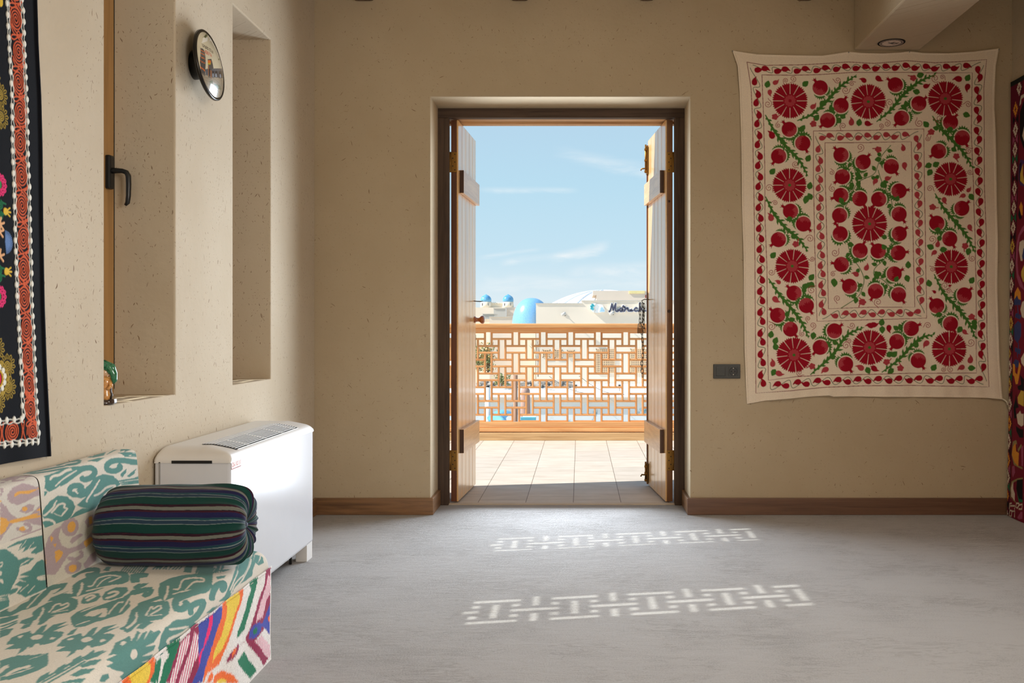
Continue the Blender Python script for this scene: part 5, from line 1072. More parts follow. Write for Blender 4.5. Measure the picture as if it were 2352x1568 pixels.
# ================================================================== fan coil unit
XF, XW, Y0, Y1 = -1.212, -1.476, 3.28, 4.30
fc = thing('fan_coil_unit', (-1.34, 3.79, 0), 'white floor standing fan coil heater against the plaster wall', 'heater')
b = B(); b.box(XW, XF, Y0, Y1, .075, .580, .010); b.obj('cabinet', M['white_gloss'], fc)
xs = np.linspace(XW, XF+.002, 40); ys = np.concatenate([Y0-.002+.10*(1-np.cos(np.linspace(0, math.pi/2, 16))), np.linspace(Y0+.1, Y1-.05, 30)[1:], Y1+.002-.05*np.cos(np.linspace(0, math.pi/2, 12))[1:]])
Xc, Yc = np.meshgrid(xs, ys, indexing='ij')
def cover_z(x, y):
    d = np.clip((XF+.002-x)/.03, 0, 1); h = .014+.010*np.sqrt(np.clip(1-(1-d)**2, 0, 1))+.024*np.clip((XF-x)/.10, 0, 1)**.7
    back = np.clip((x-XW)/.02, 0, 1); h = h*(.75+.25*np.sqrt(np.clip(1-(1-back)**2, 0, 1)))
    rr = .095-.07*np.clip((x-(-1.33))/.1, 0, 1)
    e = np.sqrt(np.clip(1-np.clip(1-(y-(Y0-.002))/rr, 0, 1)**2, 0, 1)); e2 = np.sqrt(np.clip(1-np.clip(1-((Y1+.002)-y)/.05, 0, 1)**2, 0, 1))
    return .578+h*np.minimum(e, e2)
Zc = cover_z(Xc, Yc)
XYZ = np.stack([Xc, Yc, Zc], -1)
rim = XYZ.copy(); rim[..., 2] = .574
full = np.concatenate([rim[:1], XYZ, rim[-1:]], 0); full = np.concatenate([np.concatenate([full[:, :1, :2], np.full((len(full), 1, 1), .574)], -1), full, np.concatenate([full[:, -1:, :2], np.full((len(full), 1, 1), .574)], -1)], 1)
grid('top_cover', full, None, M['white_plastic'], fc, flip=False)
gx0, gx1, gy0, gy1 = -1.350, -1.226, 3.375, 4.12
b = B(); bm = b.bm
n_ = 12
for i in range(n_):
    xa, xb = gx0+(gx1-gx0)*i/n_, gx0+(gx1-gx0)*(i+1)/n_
    for (ya, yb) in [(gy0, gy1)]:
        za, zb_ = float(cover_z(np.array(xa), np.array(3.7))), float(cover_z(np.array(xb), np.array(3.7)))
        f = bm.faces.new([bm.verts.new(p) for p in ((xa, ya, za+.0012), (xb, ya, zb_+.0012), (xb, yb, zb_+.0012), (xa, yb, za+.0012))])
b.obj('grille_shade_sheet', M['hole'], fc)  # dark sheet laid on the closed cover, painting the shade between slats
b = B(); bm = b.bm
cells = [(gy0, 3.50), (3.515, 3.70), (3.715, 3.90), (3.915, 4.06), (4.07, gy1)]
for i in range(n_+1):
    xm = gx0+(gx1-gx0)*i/n_; zt = float(cover_z(np.array(xm), np.array(3.7)))
    b.box(xm-.0024, xm+.0024, gy0+.012, gy1-.012, zt+.0012, zt+.0030)
for ym in (3.505, 3.705, 3.905, 4.06): 
    for i in range(n_):
        xa, xb = gx0+(gx1-gx0)*i/n_, gx0+(gx1-gx0)*(i+1)/n_; z_ = float(cover_z(np.array((xa+xb)/2), np.array(3.7)))
        b.box(xa, xb, ym-.0025, ym+.0025, z_+.001, z_+.0026)
b.obj('grille_slats', M['white_plastic'], fc)
b = B(); b.box(-1.415, -1.275, Y0-.0035, Y0, .573, .583); b.obj('flap_gap', M['hole'], fc)
b = B(); b.box(XF, XF+.0015, Y0+.012, Y1-.012, .588, .5895); b.box(-1.46, -1.455, Y0-.002, Y0+.002, .08, .578); b.obj('seam', M['grey_plastic'], fc)
for ya, yb in ((Y0, Y0+.085), (Y1-.085, Y1)):
    b = B(); b.box(XF-.055, XF-.004, ya, yb, 0, .078, .003); b.obj('foot', M['white_plastic'], fc)
b = B(); b.box(XW, XF-.10, Y0+.09, Y1-.09, .004, .078); b.box(XF-.07, XF-.06, Y1-.13, Y1-.12, 0, .078); b.obj('base_shade_block', M['hole'], fc)  # dark block whose colour paints the shade under the cabinet
cvl = Canvas(0, 120, 0, 32, .4, (246, 244, 242))
for q in ([(1.5, 1.5), (118, 1.5), (118, 30), (1.5, 30), (1.5, 1.5)],): cvl.stroke(q, 3.4, (150, 46, 34), None, False)
write(cvl, 'DAIKIN', (11, 9), (100, 0), (0, 14), 3.2, (190, 60, 44))
U, V = np.meshgrid(np.arange(0, 120.1, .6), np.arange(0, 32.1, .6), indexing='ij')
grid('maker_label', np.stack([np.full_like(U, XF+.0008), 3.288+U/1000*.80, .549+V/1000], -1), cvl.sample(U, V), M['matt_print'], fc, flip=True)
# ================================================================== suzani on the far wall
RD, RL, GNs, VN, CRM, LNc = (150, 18, 36), (172, 62, 70), (68, 114, 46), (64, 92, 58), (230, 214, 192), (122, 34, 46)
cv = Canvas(820, 2400, 590, 2640, 1., CRM)
ang = lambda d: np.array((math.cos(math.radians(d)), math.sin(math.radians(d))))
def tr(P, c, d, k=1.):
    c_, s_ = math.cos(math.radians(d)), math.sin(math.radians(d)); P = np.array(P, float)*k
    return np.stack([c[0]+P[:, 0]*c_-P[:, 1]*s_, c[1]+P[:, 0]*s_+P[:, 1]*c_], 1)
def leafp(a, b, w, col=GNs):
    a, b = np.array(a, float), np.array(b, float); l = np.hypot(*(b-a)); d = math.degrees(math.atan2(*(b-a)[::-1]))
    cv.poly(tr([(0, 0), (.25, w), (.55, w*1.1), (.85, w*.5), (1, 0), (.85, -w*.5), (.55, -w*1.1), (.25, -w)], a, d, l), col, .6)
def serrated(c, r, a0, a1, wmax, col=GNs, side=1):
    """curved toothed leaf hugging a fruit, from angle a0 to a1"""
    n = 14; inn, out = [], []
    for i in range(n+1):
        u = i/n; a = math.radians(a0+(a1-a0)*u); w = wmax*math.sin(math.pi*min(1, .12+.88*u)**.8)*(1-u*.35)
        k = 1.25 if i % 2 == 0 else .45
        inn.append((c[0]+r*math.cos(a), c[1]+r*math.sin(a))); out.append((c[0]+(r+w*k+1.5)*math.cos(a), c[1]+(r+w*k+1.5)*math.sin(a)))
    cv.poly(inn+out[::-1], col, .6)
def feather_stem(P):
    S_ = spline(P, 14)
    t_ = np.gradient(S_, axis=0); t_ /= np.hypot(*t_.T)[:, None]; n_ = np.stack([-t_[:, 1], t_[:, 0]], 1)*(1.5+6.5*np.sin(np.linspace(.08, math.pi-.02, len(S_)))**.7)[:, None]
    cv.poly(np.concatenate([S_+n_, (S_-n_)[::-1]]), GNs, .6)
    seg = np.hypot(*(S_[1:]-S_[:-1]).T); d = np.concatenate([[0], np.cumsum(seg)]); tot = d[-1]; k = 0; s_ = 14.
    while s_ < tot-8:
        p = np.array([np.interp(s_, d, S_[:, 0]), np.interp(s_, d, S_[:, 1])]); q = np.array([np.interp(s_+6, d, S_[:, 0]), np.interp(s_+6, d, S_[:, 1])])
        a = math.degrees(math.atan2(*(q-p)[::-1])); f = min(1, .45+min(s_, tot-s_)/tot*2)
        ln_ = (36+9*math.sin(k*1.7))*f; sd = 1 if k % 2 else -1; dd = a+sd*(34+10*math.sin(k*2.3))
        base = p-ang(a)*6
        cv.poly([base, p+ang(a+sd*90)*2, p+ang(dd)*ln_*.6+ang(dd+sd*90)*5, p+ang(dd)*ln_, p+ang(dd)*ln_*.55-ang(dd+sd*90)*7, p+ang(a)*10], GNs, .6)
        s_ += 15; k += 1
def curl(c, r=11, col=(150, 52, 58), k=0):
    a = np.linspace(0, 2*math.pi*1.6, 26); rr = r*(.15+.85*a/a[-1]); ph = k*1.9; sg = -1 if k % 2 else 1
    P = [(c[0]+q*math.cos(ph+sg*t_), c[1]+q*math.sin(ph+sg*t_)) for q, t_ in zip(rr, a)]
    e = np.array(P[-1]); t_ = e-np.array(P[-2]); t_ /= np.hypot(*t_)+1e-6
    cv.stroke(P+[tuple(e+t_*9+ (np.array(P[-1])-c)*.25)], 3.2, col, .4, False)
def paisley(c, tip, size, col, h=.8, flip=1):
    """plump drop with a hooked point; size = length"""
    c, tip = np.array(c, float), np.array(tip, float); d = math.degrees(math.atan2(*(tip-c)[::-1]))
    P = spline([(-.46, .0), (-.38, .22), (-.14, .33), (.14, .27), (.33, .13), (.62, .16), (.44, -.06), (.24, -.24), (-.04, -.33), (-.34, -.24), (-.46, .0)], 4)
    P[:, 1] *= flip
    cv.poly(tr(P, c, d, size), col, h, .08)
for fr_ in FRAMES: cv.stroke(fr_+[fr_[0]], 3.4, LNc, .4, False)
for P in STEM: feather_stem(P)
for P in VINE:
    S_ = spline(P, 8); cv.stroke(S_, 4., GNs, .5, False)
    for k in range(4, len(S_)-3, 6):
        t_ = S_[k+1]-S_[k]; a = math.degrees(math.atan2(t_[1], t_[0])); sd = 1 if (k//6) % 2 else -1
        leafp(S_[k]+ang(a+sd*55)*4, S_[k]+ang(a+sd*55)*38, .30)
for k, (x, y, a) in enumerate(POM):
    c = (x, y); R_ = 43.
    st = a+180; cv.stroke([np.array(c)+ang(st)*R_, np.array(c)+ang(st+8)*(R_+22)], 3.6, GNs, .5, False)
    v = (k*37) % 50
    serrated(c, R_+6, st-6, st-80-v*.5, 19); serrated(c, R_+6, st+6, st+62+v*.7, 18)
    if k % 2: leafp(np.array(c)+ang(st+14)*(R_+26), np.array(c)+ang(st+30)*(R_+58), .34)
    else: leafp(np.array(c)+ang(st-20)*(R_+30), np.array(c)+ang(st-34)*(R_+60), .34)
    # crown
    t_ = np.array(c)+ang(a)*(R_-3)
    cv.poly([t_+ang(a+90)*8, t_+ang(a)*12+ang(a+90)*7, t_+ang(a)*23+ang(a+90)*16, t_+ang(a)*17+ang(a+90)*4, t_+ang(a)*27, t_+ang(a)*17-ang(a+90)*4, t_+ang(a)*22-ang(a+90)*15, t_+ang(a)*11-ang(a+90)*7, t_-ang(a+90)*8], RD, .8)
    cv.disc(c, R_, R_*.985, RD, .9, 40)
    # lighter stitched patch with a ragged edge
    la = a+180+((k*53) % 110-55); h_ = 78-(k*29) % 14
    arc = [np.array(c)+ang(la+q)*R_*.985 for q in np.linspace(-h_, h_, 26)]
    p0, p1 = arc[-1], arc[0]; n_ = 15
    ch = [p0+(p1-p0)*(i+.5*math.sin(i*2.3+k))/n_+ang(la)*((7 if i % 2 else -5)+5*math.sin(i*.9+k)) for i in range(1, n_)]
    cv.poly(arc+ch, RL, .9)
for i, c in enumerate(ROS):
    R_ = 100. if i not in (3, 4, 5, 6) else 97.
    ph = 8*math.sin(i*2.1); c = np.array(c, float); P = []
    for k in range(12):
        for j in range(9):
            P.append(c+ang(ph+30*k+1.+28*j/8)*(R_*((1.025 if j in (3, 5) else 1.) if j % 2 else .925)))
    cv.poly(P, RD, .9)
    for k in range(12):
        a0 = ph+30*k; n_ = ang(a0+90)
        cv.poly([c+ang(a0)*R_*1.03+n_*2.1, c+ang(a0)*R_*.38+n_*1.0, c+ang(a0)*R_*.38-n_*1.0, c+ang(a0)*R_*1.03-n_*2.1], CRM, 0.)
    cv.poly([np.array(c)+ang(15*k)*(34 if k % 2 else 29) for k in range(24)], RL, .9)
    if i: cv.disc(c, 9, 8, GNs, .9)
    else: cv.disc(c, 9, 9, RD, .9)
for a in LEAF:
    p, q = np.array(a[:2], float), np.array(a[2:], float); d = (q-p)/max(1, np.hypot(*(q-p))); leafp(p-d*18, p+d*26, .34)
for a in PAIS: paisley(a[:2], a[2:4], a[5]*1.75, RL if a[4] else RD)
for k, c in enumerate(FLOW):
    for j in range(5): cv.disc(np.array(c)+ang(72*j+k*31)*10.5, 9.5, 8, RL, .7)
    cv.disc(c, 6, 6, RL, .7); cv.stroke([np.array(c)+ang(k*67)*14, np.array(c)+ang(k*67+20)*32], 6, RL, .7)
for k, c in enumerate(CURL): curl(np.array(c, float), 15+4*(k % 3), k=k)
def border(o, i, n, dark, size):
    """wavy vine with paisleys between an outer and an inner frame side"""
    o, i = np.array(o, float), np.array(i, float)
    def along(P, u):
        d = np.concatenate([[0], np.cumsum(np.hypot(*(P[1:]-P[:-1]).T))]); return np.stack([np.interp(u*d[-1], d, P[:, 0]), np.interp(u*d[-1], d, P[:, 1])], -1)
    u = np.linspace(.5/n*.6, 1-.5/n*.6, n*10+1); mid = (along(o, u)+along(i, u))/2; hw = (along(o, u)-along(i, u))/2
    ph = np.arange(len(u))/10*math.pi
    cv.stroke(mid+hw*(.62*np.sin(ph+math.pi/2))[:, None], 3.2, VN, .5, False)
    for k in range(n):
        j = k*10+5; c = mid[min(j+5, len(mid)-1)] if False else mid[k*10]; w = hw[k*10]; t_ = mid[min(k*10+1, len(mid)-1)]-mid[max(k*10-1, 0)]; t_ = t_/(np.hypot(*t_)+1e-6); wn = w/np.hypot(*w)
        sg = -1 if k % 2 == 0 else 1
        cc = c+w*.20*sg-t_*4; paisley(cc, cc+(t_*.62-wn*sg*.16)*size, size*1.06, RD if dark else RL, .8, -sg)
Fo, Fi = FRAMES[0], FRAMES[1]
border(Fo[:10], Fi[:7], 22, 1, 46); border(Fo[9:17], Fi[6:13], 30, 1, 46); border(Fo[16:23], Fi[12:18], 21, 1, 46); border(Fo[22:]+Fo[:1], Fi[17:]+Fi[:1], 30, 1, 46)
Go, Gi = FRAMES[2], FRAMES[3]
border(Go[:3], Gi[:3], 10, 0, 42); border(Go[2:6], Gi[2:5], 18, 0, 42); border(Go[5:8], Gi[4:7], 10, 0, 42); border(Go[7:]+Go[:1], Gi[6:]+Gi[:1], 18, 0, 42)
cv.blur(); cv.noise(.05, 1)
def poly_at(E_, u, ax):
    E_ = np.array(E_, float); q = (E_[:, ax]-E_[0, ax])/(E_[-1, ax]-E_[0, ax]); return np.stack([np.interp(u, q, E_[:, 0]), np.interp(u, q, E_[:, 1])], -1)
nu_, nv_ = 690, 900; u = np.linspace(0, 1, nu_); v = np.linspace(0, 1, nv_)
Tt, Bt, Lt_, Rt_ = poly_at(EDGE_T, u, 0), poly_at(EDGE_B, u, 0), poly_at(EDGE_L, v, 1), poly_at(EDGE_R, v, 1)
Ug, Vg = np.meshgrid(u, v, indexing='ij')
Pxy = (1-Vg)[..., None]*Tt[:, None]+Vg[..., None]*Bt[:, None]+(1-Ug)[..., None]*Lt_[None]+Ug[..., None]*Rt_[None]
Pxy -= ((1-Ug)*(1-Vg))[..., None]*Tt[0]+(Ug*(1-Vg))[..., None]*Tt[-1]+((1-Ug)*Vg)[..., None]*Bt[0]+(Ug*Vg)[..., None]*Bt[-1]
edge = np.minimum(np.minimum(Ug, 1-Ug)*1.5, np.minimum(Vg, 1-Vg)*2.0)
wr = .0035*np.sin(Pxy[..., 0]*.021+.5*np.sin(Pxy[..., 1]*.006))*np.clip(Vg*1.4-.3, .12, 1)+.0022*np.sin(Pxy[..., 0]*.06+Pxy[..., 1]*.004)*np.clip(Vg*2-1.1, .0, 1)
wr += .004*np.sin(Pxy[..., 1]*.012+Ug*5)*(np.exp(-Ug*14)+np.exp(-(1-Ug)*12))+.0012*np.sin(Pxy[..., 0]*.004+Pxy[..., 1]*.018)
hem = .0022*((Ug < .006) | (Ug > .994) | (Vg < .004) | (Vg > .996))
Yc_ = 5.297-.010-.010*np.sin(math.pi*np.clip(edge*2.2, 0, .5))+wr-hem-.0011*cv.sample(Pxy[..., 0], Pxy[..., 1], cv.h)
Yc_ = np.minimum(Yc_, 5.293)
hang = thing('wall_hanging', (1.62, 5.29, 1.6), 'cream wall hanging embroidered with red pomegranates and green leaves on the far wall', 'wall hanging')
g = grid('embroidered_cloth', np.stack([Pxy[..., 0]/1000, Yc_, Pxy[..., 1]/1000], -1), cv.sample(Pxy[..., 0], Pxy[..., 1]), M['stitch'], hang, flip=False)
for k in (0, 6, 10, 14):
    b = B(); b.lathe([(.0035, 0), (.0035, .004), (0, .005)], (EDGE_T[k][0]/1000, 5.281, EDGE_T[k][1]/1000-.006), '-Y', 10); b.obj('nail_head', M['steel'], hang)
b = B(); p = [(2.366, 5.285, .648), (2.378, 5.28, .642), (2.386, 5.272, .632), (2.388, 5.268, .615)]; b.tube(p, .004, 8); b.obj('corner_string', flat('cord', (206, 194, 172), .9), hang)
# ================================================================== black hanging on the left wall
cv = Canvas(1880, 2660, 630, 2240, 1., (8, 9, 15))
ORG, WTE, GLD, PNK, GRN = (206, 92, 58), (208, 206, 196), (166, 140, 58), (222, 52, 112), (30, 104, 66)
def spiral(c, r, turns, w, col, ph=0., rz=1., sgn=1, r0=.12):
    a = np.linspace(0, turns*2*math.pi, int(turns*22)); rr = r*(r0+(1-r0)*a/a[-1])
    return cv.stroke([(c[0]+q*math.cos(sgn*t_+ph), c[1]+q*rz*math.sin(sgn*t_+ph)) for q, t_ in zip(rr, a)], w, col, 1.3, False)
H_SPIR = [(H_SPIR[0][0]-4*k, H_SPIR[0][1]+80*k) for k in (4, 3, 2, 1)]+H_SPIR
H_LINE_L, H_LINE_R = [(2428, 2235)]+H_LINE_L, [(2484, 2235)]+H_LINE_R
for k, c in enumerate(H_SPIR):
    spiral(c, 28, 3.6, 3.8, ORG, k*1.3, 1.18 if k < 19 else 1., 1 if k % 3 else -1, .1)
    if k < 19:
        d = H_SPIR[k+1]; m_ = ((c[0]+d[0])/2, (c[1]+d[1])/2)
        for q in ([(-25, 14), (-14, 2), (0, -2), (16, -12), (27, -22)], [(27, 14), (12, 6), (-4, 1), (-22, -4), (-26, -12), (-14, -14), (0, -5)], [(-26, 22), (-16, 14), (-2, 6)], [(26, 22), (22, 6), (8, 2), (18, -4), (26, -10)]):
            cv.stroke([(m_[0]+x, m_[1]+y) for x, y in q], 3.8, ORG, 1.3)
        if k % 2: cv.stroke([(m_[0]+6*math.cos(t_)+6, m_[1]+8*math.sin(t_)+6) for t_ in np.linspace(0, 6.3, 12)], 3.6, ORG, 1.3, False)
for k in (20, 21):
    c = H_SPIR[k]
    for s_ in (1, -1): cv.stroke([(c[0]+s_*34, c[1]+26), (c[0]+s_*40, c[1]), (c[0]+s_*34, c[1]-28)], 3.8, ORG, 1.3); cv.stroke([(c[0]+s_*48, c[1]+24), (c[0]+s_*44, c[1]-4), (c[0]+s_*52, c[1]-26)], 3.8, ORG, 1.3)
def braid(P, inner, gap):
    S_ = spline(P, 12); d = np.concatenate([[0], np.cumsum(np.hypot(*(S_[1:]-S_[:-1]).T))]); q = np.arange(0, d[-1], 4.)
    x = np.interp(q, d, S_[:, 0]); y = np.interp(q, d, S_[:, 1]); t_ = np.gradient(np.stack([x, y], 1), axis=0); t_ /= np.hypot(*t_.T)[:, None]; n_ = np.stack([-t_[:, 1], t_[:, 0]], 1)*inner
    Q = np.stack([x, y], 1); cv.stroke(Q+n_*(1.2*np.sin(q*.14))[:, None], 3., WTE, .9, False); cv.stroke(Q+n_*(gap+1.8*np.sin(q*.2))[:, None], 3.2, WTE, .9, False)
    for s_ in np.arange(8, d[-1], 29.):
        c = (np.interp(s_, d, S_[:, 0]), np.interp(s_, d, S_[:, 1])); cv.disc(c, 6.6, 8.6, (226, 224, 214), 2.6, 18)
        cv.h[int(c[0]-cv.u0)-2:int(c[0]-cv.u0)+2, int(c[1]-cv.v0)-2:int(c[1]-cv.v0)+2] += .6
braid(H_LINE_L, 1, 9); braid(H_LINE_R, 1, -9); braid(H_LINE_B, 1, -9); braid(H_LINE_I, -1, -9)
for k, c in enumerate(H_SUN):
    spiral(c, 15, 2.6, 3.4, GLD, k, 1.0, 1, .1)
    for j in range(11):
        a = 360*j/11+k*9; p = np.array(c, float); q0, q1 = p+ang(a-8)*18, p+ang(a+8)*18; e0, e1 = p+ang(a-9)*27, p+ang(a+9)*27
        cv.stroke([q0, e0, p+ang(a)*31, e1, q1], 3., GLD, 1.2, False)
for k, c in enumerate(H_FLOW[:3]):
    col = PNK if k < 2 else (206, 40, 62)
    for rr, nn, ds in ((24, 12, 6.5), (14, 10, 4.5)):
        for j in range(nn): cv.disc(np.array(c)+ang(360*j/nn)*rr, ds, ds, col, 1.4, 12); cv.disc(np.array(c)+ang(360*j/nn)*rr*1.02, ds*.35, ds*.35, tuple(int(v*.7) for v in col), .8, 8)
    cv.disc(c, 8, 10, (60, 130, 76), 1.2)
c = H_FLOW[3]
for rr, col in ((46, GLD), (40, GLD)): cv.stroke([np.array(c)+ang(a)*rr for a in range(0, 365, 10)], 3.4, col, 1.2, False)
for j in range(12): cv.disc(np.array(c)+ang(30*j+10)*31, 6.5, 8, (226, 224, 214), 2.)
cv.stroke([np.array(c)+ang(a)*23 for a in range(0, 365, 12)], 4, (214, 170, 60), 1.2, False); cv.disc(c, 18, 18, (196, 30, 60), 1.2); cv.disc(c, 7, 7, (220, 180, 60), 1.4)
mm = H_MISC
for j in range(9): cv.stroke([mm[0], np.array(mm[0])+ang(-80+20*j)*30, np.array(mm[0])+ang(-70+20*j)*30, mm[0]], 3., (98, 128, 178), 1.2, False)
for c in mm[1:5]: spiral(c, 13, 2.2, 4., GRN, 0); cv.stroke([np.array(c)+ang(30)*14, np.array(c)+ang(10)*26], 5, GRN, 1.2)
for c in mm[5:7]:
    cv.disc(c, 9, 10, (218, 180, 66), 1.4)
    for a in (-30, 0, 30): cv.stroke([np.array(c)+ang(a)*8, np.array(c)+ang(a)*22], 4.5, (218, 180, 66), 1.3)
for c in mm[7:9]+mm[10:]:
    for a in (20, 80, -40, 160): cv.stroke([c, np.array(c)+ang(a)*18], 6, (222, 168, 124), 1.2)
cv.disc(mm[9], 12, 14, (214, 176, 58), 1.3)
# the repeat carries on to the unseen near part
for sh in (120, 240):
    for k, c in enumerate(H_SUN[:6]): spiral((c[0]-sh, c[1]), 15, 2.6, 3.4, GLD, k, 1., 1, .1)
    for c in H_FLOW[:2]:
        for j in range(12): cv.disc(np.array((c[0]-sh, c[1]))+ang(30*j)*22, 7, 7, PNK, 1.4, 12)
cv.noise(.10, 1); cv.blur()
He, Hb = np.array(H_EDGE, float), np.array(H_BOT, float)
zg = np.linspace(0, 1, 1000); yf = np.concatenate([np.linspace(0, .60, 60), np.linspace(.60, 1, 230)[1:]])
Yv, Zv = np.meshgrid(yf, zg, indexing='ij')
zb = np.interp(1900+Yv*736, Hb[::-1, 0], Hb[::-1, 1]); Zm = zb+(2230-zb)*Zv
ye = np.interp(Zm, He[::-1, 1], He[::-1, 0]); Ym = 1900+(ye-1900)*Yv
hx = XL+.008+.006*np.clip((1100-Zm)/400, 0, 1)+.003*np.sin(Ym*.03+Zm*.002)*np.clip((1500-Zm)/900, 0, 1)+.0045*np.exp(-((Yv-.985)/.008)**2)+.00095*cv.sample(Ym, Zm, cv.h)
blk = grid('wall_hanging', np.stack([hx, Ym/1000, Zm/1000], -1), cv.sample(Ym, Zm), M['stitch'], None, (XL+.01, 2.3, .69), flip=False)
tag(blk, 'black wall hanging with orange spiral border and white beaded braid above the sofa', 'wall hanging')
# ================================================================== dark red hanging on the right wall
cv = Canvas(3590, 5290, -5, 2420, 1.5, (112, 20, 40))
PR = {'K': (22, 16, 18), 'W': (206, 190, 168), 'Y': (196, 160, 66), 'O': (212, 140, 48), 'V': (70, 44, 88), 'L': (150, 70, 96), 'N': (54, 62, 106), 'Q': (138, 122, 80), 'E': (28, 98, 62)}
for sh in (0, -170, -340, -520):
    for a in R_MOT: cv.poly(flatpts(a)+(sh, 0), PR[a[0]], .8)
for sh in (-800, -1100, -1350):
    for k in range(5):
        c = (5100+sh, 300+430*k)
        for j in range(8): cv.disc(np.array(c)+ang(45*j)*70, 40, 40, PR['WYON'[(k+j) % 2+(2 if sh == -1100 else 0)]], .8)
        cv.disc(c, 60, 60, PR['K'], .8); cv.disc(c, 34, 34, PR['O'], .8)
xb = np.array([5222, 5222, 5214, 5205, 5197, 5180])
zl = np.linspace(0, 2400, 40); ctr = np.interp(zl, [d[1] for d in R_DIA[::-1]], [d[0] for d in R_DIA[::-1]])
cv.poly([(c-34, z) for c, z in zip(ctr, zl)]+[(5300, 2400), (5300, 0)], (96, 18, 40)); cv.stroke([(c-37, z) for c, z in zip(ctr, zl)], 7, PR['K'], None, False)
cols = ['W', 'O', 'W', 'W', 'W', 'W', 'W', 'W', 'Y', 'W', 'W', 'W', 'Y', 'W', 'Y', 'W', 'Y', 'W', 'O', 'W', 'O', 'W', 'O', 'W']
for k, c in enumerate(R_DIA):
    if k and k+1 < len(R_DIA):
        n_ = R_DIA[k+1]; m_ = ((c[0]+n_[0])/2, (c[1]+n_[1])/2); cc = [PR['E'], PR['K'], PR['L']][k % 3]
        cv.poly([(m_[0]-30, m_[1]+26), (m_[0]-2, m_[1]), (m_[0]-30, m_[1]-26)], cc, .6); cv.poly([(m_[0]+30, m_[1]+26), (m_[0]+2, m_[1]), (m_[0]+30, m_[1]-26)], cc, .6)
    f = .62 if k == 14 else 1.
    col = PR[cols[k]]
    for iu in range(-3, 4):
        for iv in range(-6, 7):
            if abs(iu)*2+abs(iv) <= 6 and not (abs(iu)*2.0+abs(iv) <= 2): 
                x0, z0 = c[0]+iu*8.4*f, c[1]+iv*6.3*f
                cv.poly([(x0-4.3*f, z0-3.3*f), (x0+4.3*f, z0-3.3*f), (x0+4.3*f, z0+3.3*f), (x0-4.3*f, z0+3.3*f)], col, .8)
for q in R_TXT: cv.stroke(q, 8, PR['W'], .8, False)
for x0 in (3600,): cv.poly([(3600, 2385), (5290, 2385), (5290, 2420), (3600, 2420)], (30, 34, 28), .6)
cv.noise(.10, 1); cv.blur()
Yg, Zg = np.meshgrid(np.concatenate([np.arange(3600, 4900, 8.), np.arange(4900, 5272, 2.), [5273.]]), np.arange(2, 2414, 2.6), indexing='ij')
hx = 2.400-.020*(1-Zg/2414)**1.5+.004*np.sin(Yg*.012+Zg*.001)-.0009*cv.sample(Yg, Zg, cv.h)
hx = np.where(Yg > 5262, hx+.006*(Yg-5262)/10, hx)
red = grid('wall_hanging', np.stack([np.minimum(hx, 2.42), Yg/1000, Zg/1000], -1), cv.sample(Yg, Zg), M['stitch'], None, (2.40, 4.4, .0), flip=True)
tag(red, 'dark red floor length hanging with a border of pale diamonds on the right wall', 'wall hanging')
# ================================================================== souvenir disc on the left wall
DC, DR, TI = (-1.425, 3.64, 2.055), .132, math.radians(7.5)
PD = {'white': (236, 234, 224), 'green': (84, 96, 52), 'floor': (150, 138, 116), 'slate': (92, 94, 100), 'dark': (34, 34, 40), 'pale': (140, 148, 160), 'towr': (84, 80, 78), 'orng': (220, 112, 40), 'yell': (196, 170, 50), 'brown': (140, 92, 62)}
cv = Canvas(-140, 140, -140, 140, .5, (214, 204, 176))
for a in DISC: cv.poly(flatpts(a), PD['white' if a[0].startswith('white') else a[0]])
for k in range(7): cv.stroke([(-130, -60-9*k), (0, -66-10*k), (130, -80-8*k)], 1.6, (132, 120, 100))
write(cv, 'UZBEKISTAN', (-88, 44), (70, -9), (2, 12), 2.4, (58, 52, 44)); write(cv, 'KHIVA', (-80, 20), (40, -3), (2, 14), 2.6, (206, 92, 70))
nr, nq = 90, 200; r_, q_ = np.meshgrid(np.linspace(.001, 1, nr), np.linspace(0, 2*math.pi, nq), indexing='ij')
sx, tx = DR*r_*np.cos(q_), DR*r_*np.sin(q_); hh = .030*(1-r_**2)
def disc_pt(h, s_, t_): return np.stack([DC[0]+h*math.cos(TI)-t_*math.sin(TI), DC[1]+s_, DC[2]+t_*math.cos(TI)+h*math.sin(TI)], -1)
sd = thing('souvenir_disc', (XL, DC[1], DC[2]), 'round domed souvenir plate with a picture of a tiled gate and minaret between the niches', 'plate')
grid('picture', disc_pt(hh, sx, tx), cv.sample(sx*1000, tx*1000), M['print'], sd, flip=False)
b = B()
pr = [(DR-.004, .004), (DR-.001, .005), (DR+.002, .002), (DR+.002, -.006), (DR-.004, -.010), (0, -.010)]
for f_, c_ in ((pr, 0),):
    b.lathe(f_, (0, 0, 0), 'X', 72)
Mr = Matrix.Translation(DC) @ Matrix.Rotation(-TI, 4, 'Y')
for v in b.bm.verts: v.co = Mr @ v.co
b.obj('rim', flat('dark_chrome_rim', (60, 58, 56), .25, .9), sd)
b = B(); b.lathe([(.0, 0), (.055, 0), (.05, .052), (0, .055)], (XL, DC[1], DC[2]), 'X', 32); b.obj('mount', M['black'], sd)
